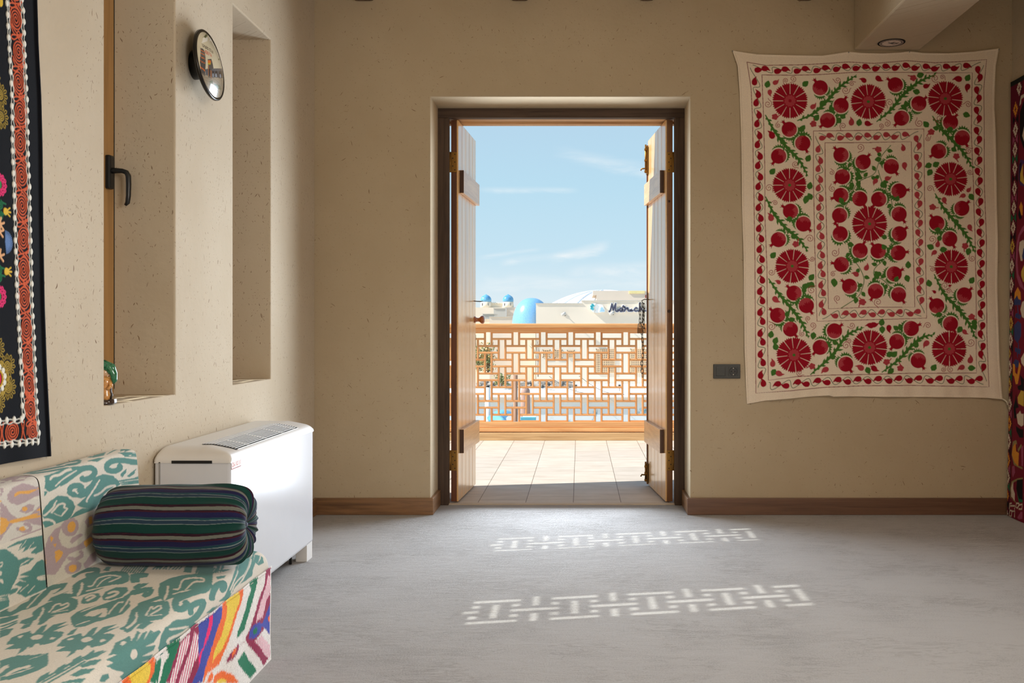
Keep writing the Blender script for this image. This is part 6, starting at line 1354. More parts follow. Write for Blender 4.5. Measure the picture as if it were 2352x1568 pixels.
# ================================================================== switch and socket
SX0, SX1, SZ0, SZ1 = .7495, .9005, .762, .842
sk = thing('wall_socket', (.825, YF, SZ0), 'black double plate with switch and power socket beside the embroidered hanging', 'socket')
b = B(); b.box(SX0, SX1, YF-.010, YF, SZ0, SZ1, .003); b.obj('cover_frame', M['anthracite'], sk)
b = B(); b.box(SX0+.014, SX0+.066, YF-.0125, YF-.009, SZ0+.014, SZ1-.014, .002); b.obj('switch_rocker', M['anthracite'], sk)
b = B(); b.box(SX1-.066, SX1-.014, YF-.0115, YF-.009, SZ0+.014, SZ1-.014, .001); b.obj('socket_insert', M['anthracite'], sk)
cxs, czs = SX1-.040, (SZ0+SZ1)/2
b = B(); b.lathe([(.0225, 0), (.0225, .0015), (.0205, .0015), (.0205, -.0005), (.0, -.0008)], (cxs, YF-.0118, czs), '-Y', 36, slot=0)
for dx in (-.0095, .0095): b.lathe([(.003, 0), (.003, .0006), (0, .0006)], (cxs+dx, YF-.0113, czs), '-Y', 12, slot=1)
b.obj('socket_well', [M['black'], M['hole']], sk)
b = B()
for dz in (-.0175, .0175): b.box(cxs-.0025, cxs+.0025, YF-.015, YF-.011, czs+dz-.002, czs+dz+.002)
b.lathe([(.0022, 0), (.0022, .001), (0, .0012)], (cxs-.001, YF-.0115, czs), '-Y', 10)
b.obj('earth_clip', M['steel'], sk)
# ================================================================== sticker under the beam
cv = Canvas(-75, 75, -75, 75, .5, (196, 178, 160))
IK = (14, 12, 12)
def ring(r0, r1, col): cv.disc((0, 0), r1, r1, col, None, 72); cv.disc((0, 0), r0, r0, (206, 188, 172), None, 72)
ring(62, 72, IK); ring(54, 58, IK)
for k in range(60): cv.poly([ang(6*k-1.6)*54.5, ang(6*k+1.6)*54.5, ang(6*k+1.0)*47, ang(6*k-1.0)*47], IK)
cv.poly([(-30, -22), (-14, -8), (-12, -16)], IK); cv.poly([(-22, 2), (-8, 8), (12, -4), (22, -16), (8, -18), (-6, -4)], IK); cv.poly([(-2, 14), (14, 20), (34, 10), (44, -6), (30, -6), (24, 4), (10, 8)], IK); cv.disc((24, -2), 4, 4, IK)
r_, q_ = np.meshgrid(np.linspace(0.01, .0715, 80), np.linspace(0, 2*math.pi, 160), indexing='ij')
sx, sy = r_*np.cos(q_), r_*np.sin(q_)
st = thing('round_sticker', (1.70, 5.149, 2.60), 'round white sticker with black rings under the ceiling beam', 'sticker')
grid('print', np.stack([1.70+sx, 5.149+sy, np.full_like(sx, 2.5965)], -1), cv.sample(sx*1000, sy*1000), M['matt_print'], st, flip=True)
b = B(); b.lathe([(0, 0), (.0725, 0), (.0725, .003), (0, .003)], (1.70, 5.149, 2.597), 'Z', 64); b.obj('backing', flat('sticker_edge', (40, 36, 34), .6), st)
# ================================================================== figurine on the near window sill
fg = thing('figurine', (-1.508, 3.002, ZS), 'small glazed figurine with green headdress standing on the near window sill', 'figurine')
fx, fy = -1.508, 3.002
b = B(); b.lathe([(0, 0), (.027, 0), (.028, .006), (.024, .014), (.020, .016), (0, .016)], (fx, fy, ZS), 'Z', 20); b.box(fx-.006, fx+.034, fy-.012, fy+.012, ZS+.002, ZS+.018, .005); b.obj('base', flat('dark_brown_glaze', (58, 42, 36), .2, coat=.8), fg)
b = B(); b.lathe([(0, .012), (.022, .014), (.020, .03), (.017, .045), (.019, .06), (.022, .072), (.018, .084), (.009, .088), (.008, .092)], (fx, fy, ZS), 'Z', 24, sy=.8); b.tube([(fx+.018, fy-.004, ZS+.076), (fx+.024, fy-.010, ZS+.058), (fx+.016, fy-.018, ZS+.048)], [.007, .006, .005], 8); b.obj('robe', flat('golden_glaze', (206, 148, 84), .2, coat=.8, vary=.3, vscale=120.), fg)
b = B(); b.lathe([(0, .088), (.010, .090), (.0135, .098), (.0135, .106), (.009, .113), (0, .115)], (fx, fy, ZS), 'Z', 20); b.box(fx-.002, fx+.002, fy-.017, fy-.010, ZS+.099, ZS+.104, .001); b.obj('head', flat('pale_glaze', (222, 180, 140), .25, coat=.6), fg)
b = B(); pts = [(fx-.012, fy, ZS+.112), (fx+.002, fy, ZS+.124), (fx+.018, fy, ZS+.116), (fx+.028, fy, ZS+.096), (fx+.030, fy, ZS+.076), (fx+.026, fy, ZS+.066)]
b.tube(pts, [.013, .019, .017, .012, .009, .005], 12); b.obj('headdress', flat('green_glaze', (40, 112, 78), .15, coat=.9, vary=.5, vscale=160.), fg)
b = B(); b.tube([(fx+.019, fy-.004, ZS+.016), (fx+.024, fy-.004, ZS+.03), (fx+.021, fy-.004, ZS+.045), (fx+.022, fy-.004, ZS+.06)], [.004, .0035, .003, .002], 8); b.obj('sash', flat('black_glaze', (40, 34, 34), .2, coat=.8), fg)
# ================================================================== town beyond the balcony
def at(px, py, D): return ((px-CX_)/F_*D, D, EYE-(py-CY_)/F_*D)
def X(px, D): return (px-CX_)/F_*D
def Z(py, D): return EYE-(py-CY_)/F_*D
M['facade'] = flat('cream_render', (232, 219, 200), .9, vary=.03, vscale=.6)
M['facade2'] = flat('pale_pink_render', (228, 212, 194), .9, vary=.03, vscale=.6)
M['facade3'] = flat('ivory_render', (234, 222, 200), .9, vary=.03, vscale=.4)
M['greywall'] = flat('grey_render', (196, 192, 184), .9, vary=.03, vscale=.5)
M['peach'] = flat('peach_grille', (230, 196, 156), .8)
M['win_shade'] = flat('window_shade_grey', (120, 120, 118), .5)  # flat grey painting the shade inside window openings
M['blue_tile'] = None
def bluetile(name, a, b, sc):
    m, nt, p = newmat(name); tc = N(nt, 'ShaderNodeTexCoord'); v = N(nt, 'ShaderNodeTexVoronoi', i_Scale=sc); L(nt, tc.outputs['Object'], v.inputs['Vector'])
    sp = N(nt, 'ShaderNodeSeparateColor'); L(nt, v.outputs['Color'], sp.inputs[0]); r = ramp(nt, sp.outputs[0], [(0, lin4(a)), (1, lin4(b))]); L(nt, r.outputs[0], p.inputs['Base Color'])
    p.inputs['Roughness'].default_value = .22; p.inputs['Specular IOR Level'].default_value = .6; return m
M['blue_tile'] = bluetile('blue_glazed_tiles', (112, 168, 214), (136, 184, 224), 60.)
M['turq_tile'] = bluetile('turquoise_tiles', (84, 150, 196), (116, 178, 214), 3.)
b = B(); b.box(-300, 300, 10, 400, -5.2, -5.0); struct(b.obj('ground', flat('sandy_ground', (214, 202, 184), .95, vary=.1, vscale=.2)), 'pale ground below the balcony')
# facade with the shop sign
D = 40.
hb = thing('cream_building', (X(1360, D), D, -5), 'long cream building with grille windows facing the balcony', 'building')
b = B(); b.box(X(1231, D), X(1337, D), D, D+3, -5, Z(697, D)); b.box(X(1337, D), 12, D, D+3, -5, Z(690.5, D)); b.obj('wall', M['facade'], hb)
b = B(); b.box(X(1231, D)-.02, X(1337, D), D-.03, D+3, Z(697, D), Z(695.8, D)); b.box(X(1337, D)-.02, 12, D-.03, D+3, Z(690.5, D), Z(689.2, D)); b.obj('coping', M['greywall'], hb)
D2 = 42.6
b = B(); b.box(X(1370, D2), X(1487, D2), D2, D2+4, 1.5, Z(667.5, D2)); b.box(X(1362, D2), X(1370, D2), D2, D2+4, Z(677.5, D2), Z(667.5, D2)); b.obj('upper_storey', M['facade2'], hb)
b = B(); b.box(X(1445, D2), X(1481, D2), D2-.04, D2, Z(674, D2), Z(667.8, D2)); b.obj('yellow_trim', flat('pale_yellow_trim', (240, 222, 160), .8), hb)
b = B(); b.box(X(1482, D2), X(1484.5, D2), D2-.03, D2, Z(684, D2), Z(677, D2)); b.obj('red_notice', flat('red_notice', (150, 76, 62), .7), hb)
def grille(x0, x1, y0, y1, ncol, nrow):
    a0, a1, c0, c1 = X(x0, D), X(x1, D), Z(y1, D), Z(y0, D); t = .03
    b = B(); b.box(a0, a1, D-.04, D, c0, c0+t); b.box(a0, a1, D-.04, D, c1-t, c1); b.box(a0, a0+t, D-.04, D, c0, c1); b.box(a1-t, a1, D-.04, D, c0, c1)
    f = b.obj('window_frame', M['peach'], hb)
    b = B(); b.box(a0+t, a1-t, D-.008, D-.001, c0+t, c1-t); b.obj('pane', M['win_shade'], f)  # grey sheet on the solid wall, coloured as the opening's shade
    b = B()
    for i in range(1, ncol): x = a0+(a1-a0)*i/ncol; b.box(x-.017, x+.017, D-.035, D-.01, c0, c1)
    for j in range(1, nrow): z = c0+(c1-c0)*j/nrow; b.box(a0, a1, D-.033, D-.012, z-.017, z+.017)
    b.obj('grille', M['peach'], f)
for q in ((1246.5, 1264, 803, 821, 4, 4), (1274.5, 1292, 803, 822, 4, 4), (1302.6, 1320, 804, 821, 4, 4), (1369, 1412, 801, 856, 10, 13), (1448, 1494, 801, 856, 11, 13)): grille(*q)
# sign letters
def zpx(p): return (1340+p[0]/14.7, 680+p[1]/14.7)
sg = thing('shop_sign', at(1440, 708, D), 'raised dark blue lettering with a white outline and small emblem on the cream building', 'sign')
M['signwhite'] = flat('sign_white', (244, 244, 240), .5); M['signdark'] = flat('sign_dark', (66, 66, 88), .5); M['signteal'] = flat('sign_teal', (64, 178, 192), .5); M['signblue'] = flat('sign_light_blue', (166, 206, 230), .5)
def strokes(name, lines, w, y0, y1, mat, dots=()):
    b = B()
    for li_, ln_ in enumerate(lines):
        y0 -= .004; y1 -= .004
        P = spline([zpx(p) for p in ln_], 5) if len(ln_) > 2 else np.array([zpx(p) for p in ln_]); Q = np.stack([(P[:, 0]-CX_)/F_*D, EYE-(P[:, 1]-CY_)/F_*D], 1)
        T = np.gradient(Q, axis=0); T /= np.hypot(*T.T)[:, None]+1e-9; n_ = np.stack([-T[:, 1], T[:, 0]], 1)*w/2; Q[0] -= T[0]*w*.4; Q[-1] += T[-1]*w*.4
        bm = b.bm; prev = None
        for q, m_ in zip(Q, n_):
            r = [bm.verts.new((q[0]+m_[0], y0, q[1]+m_[1])), bm.verts.new((q[0]-m_[0], y0, q[1]-m_[1])), bm.verts.new((q[0]-m_[0], y1, q[1]-m_[1])), bm.verts.new((q[0]+m_[0], y1, q[1]+m_[1]))]
            if prev:
                for k in range(4): bm.faces.new((prev[k], prev[(k+1) % 4], r[(k+1) % 4], r[k]))
            else: bm.faces.new(r)
            prev = r
        bm.faces.new(prev[::-1])
    for c in dots:
        x, y = zpx(c); b.lathe([(0, 0), (w*.55, 0), (w*.55, y1-y0), (0, y1-y0)], ((x-CX_)/F_*D, y1, EYE-(y-CY_)/F_*D), '-Y', 12)
    return b.obj(name, mat, sg)
LET = [([[(860, 522), (893, 510), (930, 380), (960, 262)], [(960, 262), (985, 380), (1008, 470)], [(1008, 470), (1050, 350), (1085, 250)], [(1085, 250), (1080, 400), (1088, 485), (1120, 520), (1170, 508), (1188, 478), (1165, 452)]], ()),
 ([[(1275+48*math.cos(a), 462+58*math.sin(a)) for a in np.linspace(.2, 6.1, 14)]], ((1332, 330), (1345, 362), (1382, 345))),
 ([[(1375, 512), (1395, 450), (1410, 398)], [(1388, 490), (1440, 420), (1490, 392), (1500, 440), (1510, 495), (1570, 508), (1650, 500), (1668, 478)]], ((1595, 445),)),
 ([[(1812, 412), (1775, 388), (1725, 430), (1718, 480), (1760, 508), (1840, 495)]], ()),
 ([[(1897, 240), (1890, 380), (1886, 500)], [(1888, 470), (1940, 410), (1968, 420), (1975, 480), (2020, 500), (2100, 498)]], ())]
for ls, ds in LET:
    strokes('letter_backing', ls, .105, D-.10, D-.02, M['signwhite'], ds)
    strokes('letter', ls, .050, D-.15, D-.10, M['signdark'], ds)
def emb(name, poly, y0, y1, mat):
    b = B(); P = [zpx(p) for p in poly]; b.prism([((p[0]-CX_)/F_*D, EYE-(p[1]-CY_)/F_*D) for p in P], lambda u, v: (u, y0, v), lambda u, v: (u, y1, v)); return b.obj(name, mat, sg)
emb('emblem_backing', [(215, 330), (250, 270), (320, 245), (420, 240), (470, 270), (560, 270), (640, 290), (690, 380), (735, 470), (720, 540), (520, 555), (460, 570), (330, 545), (260, 480), (215, 400)], D-.10, D-.02, M['signwhite'])
for c in ((300, 290), (340, 320), (262, 345), (265, 420), (320, 440), (300, 375)):
    emb('emblem_petal', [(c[0]+34*math.cos(a), c[1]+34*math.sin(a)) for a in np.linspace(0, 6.28, 12, endpoint=False)], D-.12, D-.09, M['signteal'])
emb('emblem_dome', [(540, 525), (545, 500), (570, 480), (575, 410), (600, 375), (630, 375), (665, 410), (680, 480), (710, 500), (705, 520)], D-.12, D-.09, M['signblue'])
strokes('emblem_line', [[(425, 258), (385, 350), (375, 420), (395, 480), (370, 535)]], .03, D-.12, D-.09, M['greywall'])
for k, (px, py) in enumerate(((1297, 722), (1407, 720))):
    x, y, z = at(px, py, D)
    sl = thing('spotlight', (x, D, z), ['small wall spotlight on the cream facade left of the sign', 'small wall spotlight on the cream facade under the sign lettering'][k], 'lamp', 'facade spotlights')
    b = B(); b.box(x-.05, x+.05, D-.03, D, z-.05, z+.05); b.tube([(x, D-.02, z), (x-.05, D-.30, z-.02)], .022, 8); b.obj('arm', M['darksteel'], sl)
    b = B(); b.tube([(x-.13, D-.34, z-.03), (x+.04, D-.30, z+.05)], [.06, .075], 12); b.obj('head', M['greywall'], sl)
# block with the blue dome
D3 = 41.5
lb = thing('domed_building', (X(1180, D3), D3, -5), 'pale building with one large blue tiled dome beside the cream building', 'building')
b = B(); b.box(X(1126, D3), X(1231, D3)-.02, D3, D3+4.4, -5, Z(746, D3)); b.obj('wall', M['facade2'], lb)
Dd = 44.4; cx = X(1221, Dd); R = 44.5/F_*Dd; zb = Z(746, Dd); H = 62/F_*Dd
b = B(); b.lathe([(R, zb-.6), (R, zb)]+[(R*math.cos(a)**.86 if a < 1.56 else 0., zb+H*math.sin(a)**.98) for a in np.linspace(.06, math.pi/2, 24)], (cx, Dd, 0), 'Z', 56)
tag(b.obj('dome', M['blue_tile'], lb), 'glossy blue tiled dome')
# great white vaulted dome far behind
D4 = 95.; R = 262/F_*D4; cz = Z(660.5, D4)-R; cx = X(1391, D4)
wd = thing('white_dome_hall', (cx, D4, -5), 'very large white ribbed dome behind the cream building', 'dome')
b = B(); b.lathe([(R*math.cos(a), R*math.sin(a)) for a in np.linspace(.7, math.pi/2-.002, 22)], (cx, D4+8, cz), 'Z', 72); b.obj('shell', flat('white_roof_sheet', (246, 247, 248), .6, vary=.01), wd)
for k in range(20):
    a0 = 2*math.pi*k/20+.1
    b = B(); b.tube([(cx+R*1.003*math.cos(a)*math.cos(a0), D4+8+R*1.003*math.cos(a)*math.sin(a0), cz+R*1.003*math.sin(a)) for a in np.linspace(.9, 1.55, 16)], .10, 6)
    if math.sin(a0) < .2: b.obj('rib', flat('roof_rib', (226, 230, 234), .6) if k == 0 else bpy.data.materials['roof_rib'], wd)
    else: b.bm.free()
b = B(); b.lathe([(R*.75, -8), (R*.75, R*.67)], (cx, D4+8, cz), 'Z', 48); b.obj('drum', M['facade3'], wd)
# far fortress with two small blue domed towers
D5 = 120.; ft = thing('fortress_building', (X(1140, D5), D5, -5), 'distant ivory building with two small blue domed towers and battlements', 'building')
for pc_ in (1116.2, 1167.):
    c = X(pc_, D5); r = 12.2/F_*D5
    b = B(); b.lathe([(r*1.10, Z(707, D5)), (r*1.04, Z(700, D5)), (r, Z(691, D5)), (0, Z(690.8, D5))], (c, D5, 0), 'Z', 28); t_ = b.obj('tower', M['facade3'], ft)
    b = B(); z0 = Z(691.2, D5); h = 15.5/F_*D5; b.lathe([(r*1.02, z0-.1), (r*1.04, z0+h*.12), (r*1.0, z0+h*.36), (r*.82, z0+h*.62), (r*.5, z0+h*.82), (r*.2, z0+h*.93), (0, z0+h*1.04)], (c, D5, 0), 'Z', 28); b.obj('dome', M['turq_tile'], ft)
    for o in (-6.5, 5.5):
        xo_ = (pc_+o-CX_)/F_*D5; b = B(); b.box(xo_-.10, xo_+.10, D5-r*.92, D5-r*.7, Z(702, D5), Z(696.5, D5)); b.obj('window', M['win_shade'], ft)
b = B(); b.box(X(1127, D5), X(1158, D5), D5, D5+1, -3, Z(697, D5)); 
for k in range(7): x0 = X(1129+3.8*k, D5); b.lathe([(.09, Z(698, D5)), (.09, Z(695.4, D5)), (.05, Z(694, D5)), (0, Z(693.6, D5))], (x0+.05, D5-.0, 0), 'Z', 10)
b.obj('battlement', M['facade3'], ft)
b = B(); b.box(X(1060, D5), X(1188, D5), D5-1.5, D5+6, -5, Z(706.5, D5)); b.obj('wall', M['facade'], ft)
def block(px0, px1, py, D, mat, label, dep=4, name='flat_roof_block'):
    t_ = thing(name, (X((px0+px1)/2, D), D, -5), label, 'building')
    b = B(); b.box(X(px0, D), X(px1, D), D, D+dep, -5, Z(py, D)); b.obj('wall', mat, t_)
    b = B(); b.box(X(px0, D)-.05, X(px1, D)+.05, D-.06, D+dep, Z(py, D), Z(py-1.1, D)); b.obj('parapet', M['greywall'], t_)
    return t_
block(1134, 1161, 708.5, 100., M['greywall'], 'grey flat roofed block in front of the fortress towers')
block(1161, 1182, 706.5, 102., M['facade2'], 'pink beige block beside the grey block below the right tower')
block(1109, 1135, 721.5, 90., M['greywall'], 'low grey block left of the grey block')
block(1060, 1178, 733, 84., M['facade3'], 'low ivory block just above the handrail')
block(1124, 1177, 727.5, 80., M['facade2'], 'pale pink low block between the ivory block and the blue dome')
# terrace roof in front of the facade, with peeling parapet
zt = Z(880, D); Dp = 31.8
tr_ = thing('terrace_roof', (0, Dp, -5), 'white flat roof below the facade with a peeling pale blue parapet wall', 'roof')
b = B(); b.box(-9, 14, Dp, D-.02, -5, zt); b.obj('deck', flat('white_roof_felt', (240, 238, 234), .9, vary=.04, vscale=.7), tr_)
b = B(); b.box(-9, 14, Dp-.15, Dp+.25, Z(923, Dp), zt+.01); b.obj('coping', flat('concrete_coping', (206, 196, 182), .9, vary=.1, vscale=1.5), tr_)
b = B(); b.box(-9, 14, Dp-.06, Dp, -5, Z(923, Dp)); b.obj('parapet', peeling('peeling_blue_paint', (222, 230, 234), (112, 160, 178), (178, 184, 180), 1.3), tr_)
D6 = 37.
b = B()
for i in range(170):
    x0 = random.uniform(X(1094, D6), X(1310, D6)); s_ = random.uniform(.04, .14); b.box(x0-s_, x0+s_, D6+random.uniform(-.3, 1.2), D6+random.uniform(1.3, 1.6), zt, zt+s_*random.uniform(.6, 1.8))
rb = b.obj('rubble', flat('grey_rubble', (176, 168, 158), .95, vary=.3, vscale=3.), None, (0, D6, zt)); tag(rb, 'grey rubble strip along the foot of the facade', 'rubble', kind='stuff')
for k, (px, lab) in enumerate(((1323, 'small dark floodlight box on the white roof below the three small grilles'), (1423, 'small dark floodlight box on the white roof below the large grilles'))):
    x, y, z = at(px, 885, 35.)
    t_ = thing('floodlight', (x, 35, zt), lab, 'lamp', 'roof floodlights'); b = B(); b.box(x-.045, x+.045, 34.98, 35.04, z-.032, z+.032); b.obj('head', M['darksteel'], t_); b = B(); b.tube([(x, 35.03, zt), (x, 35.03, z)], .012, 6); b.obj('stand', M['darksteel'], t_)
for k in range(4):
    pts = []
    x0, x1 = X(1120+70*k, 34), X(1200+75*k, 34)
    for u in np.linspace(0, 1, 14): pts.append((x0+(x1-x0)*u, 33+2*math.sin(u*2+k), zt+.03+.9*(1-u)*(.25+.1*k)-.35*math.sin(u*math.pi)*.4+.12))
    tag(b.obj('cable', M['darksteel']) if False else (lambda bb: (bb.tube(pts, .009, 5), bb.obj('cable', M['darksteel'], None, pts[0]))[1])(B()), 'thin dark cable sagging over the white roof behind the lattice', 'cable', 'cables over the roof')
# utility pole with curved lamp arm
Du = 24.; x, y, z = at(1184, 870, Du)
up = thing('utility_pole', (x, Du, -5), 'brown wooden utility pole seen through the railing lattice', 'pole')
b = B(); b.tube([(x, Du, -5), (x, Du, z+.1)], .055, 10); b.obj('pole', wood('grey_pole_wood', (120, 88, 66), (168, 132, 108), 'Z', .8, .6), up)
b = B(); b.tube([(x-.03, Du, z), (x-.05, Du, z+.14), (x-.10, Du, z+.19), (x-.16, Du, z+.15), (x-.17, Du, z+.08)], .012, 6); b.obj('lamp_arm', M['greywall'], up)
# white vent pipe, tank, tarpaulin, awning
x, y, z = at(1120, 889, 28.)
vp = thing('vent_pipe', (x, 28, -5), 'white cone shaped vent pipe with dark cap left of the utility pole', 'pipe'); b = B(); b.lathe([(.10, -5), (.075, z), (0, z)], (x, 28, 0), 'Z', 16); b.obj('pipe', M['signwhite'], vp); b = B(); b.lathe([(.06, z), (.06, z+.05), (0, z+.05)], (x, 28, 0), 'Z', 16); b.obj('cap', M['black'], vp)
x, y, z = at(1207, 896, 27.)
tk = thing('water_tank', (x, 27, -5), 'rounded brown tank right of the utility pole', 'tank'); b = B(); b.lathe([(.2, -5), (.13, z-.05), (.12, z+.02), (.07, z+.07), (0, z+.08)], (x, 27, 0), 'Z', 20); b.obj('body', flat('brown_tank', (170, 140, 128), .7), tk)
Dt = 19.
bm_ = B(); P = [[(X(1122+44*u, Dt)+.05*math.sin(9*v), Dt-.5+1.4*v, Z(955, Dt)-.22*(1-v)**2-.05*math.sin(u*7)*(1-v)+.05*math.sin(u*3.14)) for v in np.linspace(0, 1, 14)] for u in np.linspace(0, 1, 22)]
tp = grid('tarpaulin', np.array(P), None, flat('blue_tarpaulin', (110, 176, 214), .5, vary=.2, vscale=4.), None, (X(1144, Dt), Dt, Z(968, Dt))); tag(tp, 'folded light blue tarpaulin at the lower left behind the lattice', 'tarpaulin')
tb = thing('low_shed', (X(1144, Dt), Dt, -5), 'pale shed under the blue tarpaulin', 'shed'); b = B(); b.box(X(1100, Dt), X(1175, Dt), Dt-.3, Dt+1.2, -5, Z(990, Dt)); b.obj('wall', M['signwhite'], tb)
x0, x1 = X(1196, Dt), X(1231, Dt)
aw = thing('blue_awning', ((x0+x1)/2, Dt, -5), 'flat turquoise awning panel right of the tarpaulin', 'awning'); b = B(); b.box(x0, x1, Dt-.1, Dt+.0, Z(972, Dt), Z(957, Dt), .01); b.obj('panel', flat('turquoise_sheet', (96, 178, 202), .6), aw); b = B(); b.box(x0+.02, x1-.02, Dt, Dt+.5, -5, Z(960, Dt)); b.obj('support', M['signwhite'], aw)
# shrubs
def shrub(name, px, py, D, w, h, n, cols, label):
    x, y, z = at(px, py, D); t_ = thing(name, (x, D, z), label, 'plant')
    b = B()
    for k in range(7): b.tube([(x+random.uniform(-.1, .1)*w, D, z), (x+random.uniform(-.5, .5)*w, D+random.uniform(-.2, .2), z+h*random.uniform(.6, 1.05))], [.02, .006], 5)
    b.obj('stems', flat(name+'_twigs', (120, 100, 78), .9), t_)
    b = B()
    for k in range(n):
        c = Vector((x+random.gauss(0, .28)*w, D+random.gauss(0, .25)*w, z+h*min(1, abs(random.gauss(.5, .27))))); u = Vector((random.gauss(0, 1), random.gauss(0, 1), random.gauss(0, 1))).normalized(); v = u.orthogonal().normalized(); s_ = random.uniform(.04, .09)
        f = b.bm.faces.new([b.bm.verts.new(c+u*s_), b.bm.verts.new(c+v*s_*.5), b.bm.verts.new(c-u*s_), b.bm.verts.new(c-v*s_*.5)]); f.material_index = k % len(cols)
    b.obj('foliage', [flat(name+'_leaf_%d' % i, c, .7) for i, c in enumerate(cols)], t_)
gs = [(112, 124, 74), (150, 156, 104), (196, 150, 84)]
shrub('green_bush', 1100, 852, 40.6, 1.0, 1.1, 520, gs, 'green and ochre bush at the left end behind the lattice')
shrub('young_tree', 1121, 855, 38.6, .5, 1.2, 300, gs, 'slim young tree with ochre leaves beside the pale wall')
shrub('rooftop_weed', 1153, 886, 36., .5, .45, 160, [(150, 146, 96), (128, 136, 84)], 'dry weed growing on the rubble strip')
b = B(); random.seed(3)
for (px, dx) in ((1098, 0), (1236, 0)):
    bt_ = thing('bare_tree', at(px, 865, 42.5 if px < 1200 else 39.), ['bare leafless tree at the left end behind the lattice', 'thin bare sapling against the cream wall'][px > 1200], 'tree')
    x, D_, z = bt_.location; b = B()
    def branch(p, d, l, r, n):
        q = p+d*l; b.tube([p, (p+q)/2+Vector((random.uniform(-.03, .03), 0, 0)), q], [r, r*.8, r*.6], 5)
        if n:
            for k in range(3): branch(p+d*l*random.uniform(.55, 1), (d+Vector((random.uniform(-.6, .6), random.uniform(-.3, .3), random.uniform(-.1, .5)))).normalized(), l*.62, r*.55, n-1)
    branch(Vector((x, D_, z)), Vector((0, 0, 1)), .85, .022, 3); b.obj('branches', flat('bare_twigs_%d' % px, (150, 134, 120), .9), bt_)
# ================================================================== sky
w = bpy.data.worlds.new('sky'); SC.world = w; w.use_nodes = True; nt = w.node_tree; nt.nodes.clear()
out = nt.nodes.new('ShaderNodeOutputWorld'); bg = nt.nodes.new('ShaderNodeBackground'); L(nt, bg.outputs[0], out.inputs[0])
tc = N(nt, 'ShaderNodeTexCoord'); sp = N(nt, 'ShaderNodeSeparateXYZ'); L(nt, tc.outputs['Generated'], sp.inputs[0])
el = N(nt, 'ShaderNodeMath', operation='ARCSINE'); L(nt, sp.outputs[2], el.inputs[0])
az = N(nt, 'ShaderNodeMath', operation='ARCTAN2'); L(nt, sp.outputs[0], az.inputs[0]); L(nt, sp.outputs[1], az.inputs[1])
mr = N(nt, 'ShaderNodeMapRange'); mr.inputs['From Min'].default_value = -.06; mr.inputs['From Max'].default_value = 1.0; L(nt, el.outputs[0], mr.inputs[0])
base = ramp(nt, mr.outputs[0], [(0, lin4((216, 208, 196))), (.05, lin4((230, 238, 240))), (.085, lin4((222, 238, 245))), (.13, lin4((198, 228, 243))), (.20, lin4((186, 222, 241))), (.27, lin4((182, 214, 236))), (.5, lin4((160, 196, 228))), (1, lin4((140, 180, 220)))])
# cirrus: fine stretched noise, gathered along a few streaks
cmb = N(nt, 'ShaderNodeCombineXYZ'); L(nt, az.outputs[0], cmb.inputs[0]); L(nt, el.outputs[0], cmb.inputs[1])
mp = N(nt, 'ShaderNodeMapping'); mp.inputs['Scale'].default_value = (14, 75, 1); mp.inputs['Rotation'].default_value = (0, 0, -.10); L(nt, cmb.outputs[0], mp.inputs[0])
nz = N(nt, 'ShaderNodeTexNoise', i_Scale=1., i_Detail=7., i_Roughness=.6, i_Distortion=.6); L(nt, mp.outputs[0], nz.inputs['Vector'])
thin = ramp(nt, nz.outputs[0], [(.40, (0, 0, 0, 1)), (.75, (1, 1, 1, 1))])
tot = None
def streak(pa, pb, width, amp):
    """soft band between two sky directions given as (azimuth, elevation)"""
    global tot
    (a0, e0), (a1, e1) = pa, pb; s_ = (e1-e0)/(a1-a0)
    ln_ = N(nt, 'ShaderNodeMath', operation='MULTIPLY_ADD', i_1=-s_, i_2=-(e0-s_*a0)); L(nt, az.outputs[0], ln_.inputs[0])
    d = N(nt, 'ShaderNodeMath', operation='ADD'); L(nt, ln_.outputs[0], d.inputs[0]); L(nt, el.outputs[0], d.inputs[1])
    wb = N(nt, 'ShaderNodeMath', operation='MULTIPLY_ADD', i_1=width*1.6, i_2=-width*.8); L(nt, nz.outputs[0], wb.inputs[0])
    d2 = N(nt, 'ShaderNodeMath', operation='ADD'); L(nt, d.outputs[0], d2.inputs[0]); L(nt, wb.outputs[0], d2.inputs[1])
    ab = N(nt, 'ShaderNodeMath', operation='ABSOLUTE'); L(nt, d2.outputs[0], ab.inputs[0])
    m1 = N(nt, 'ShaderNodeMapRange', interpolation_type='SMOOTHSTEP'); m1.inputs['From Min'].default_value = width; m1.inputs['From Max'].default_value = 0; L(nt, ab.outputs[0], m1.inputs[0])
    mid, half = (a0+a1)/2, abs(a1-a0)/2
    c = N(nt, 'ShaderNodeMath', operation='SUBTRACT', i_1=mid); L(nt, az.outputs[0], c.inputs[0]); ca = N(nt, 'ShaderNodeMath', operation='ABSOLUTE'); L(nt, c.outputs[0], ca.inputs[0])
    m2 = N(nt, 'ShaderNodeMapRange', interpolation_type='SMOOTHSTEP'); m2.inputs['From Min'].default_value = half; m2.inputs['From Max'].default_value = half*.55; L(nt, ca.outputs[0], m2.inputs[0])
    ml = N(nt, 'ShaderNodeMath', operation='MULTIPLY'); L(nt, m1.outputs[0], ml.inputs[0]); L(nt, m2.outputs[0], ml.inputs[1])
    m3 = N(nt, 'ShaderNodeMath', operation='MULTIPLY', i_1=amp); L(nt, ml.outputs[0], m3.inputs[0])
    if tot is None: tot = m3.outputs[0]
    else:
        q = N(nt, 'ShaderNodeMath', operation='ADD'); L(nt, tot, q.inputs[0]); L(nt, m3.outputs[0], q.inputs[1]); tot = q.outputs[0]
def sd_(px, py): return (math.atan2(px-CX_, F_), math.asin((CY_-py)/math.hypot(F_, px-CX_, CY_-py)))
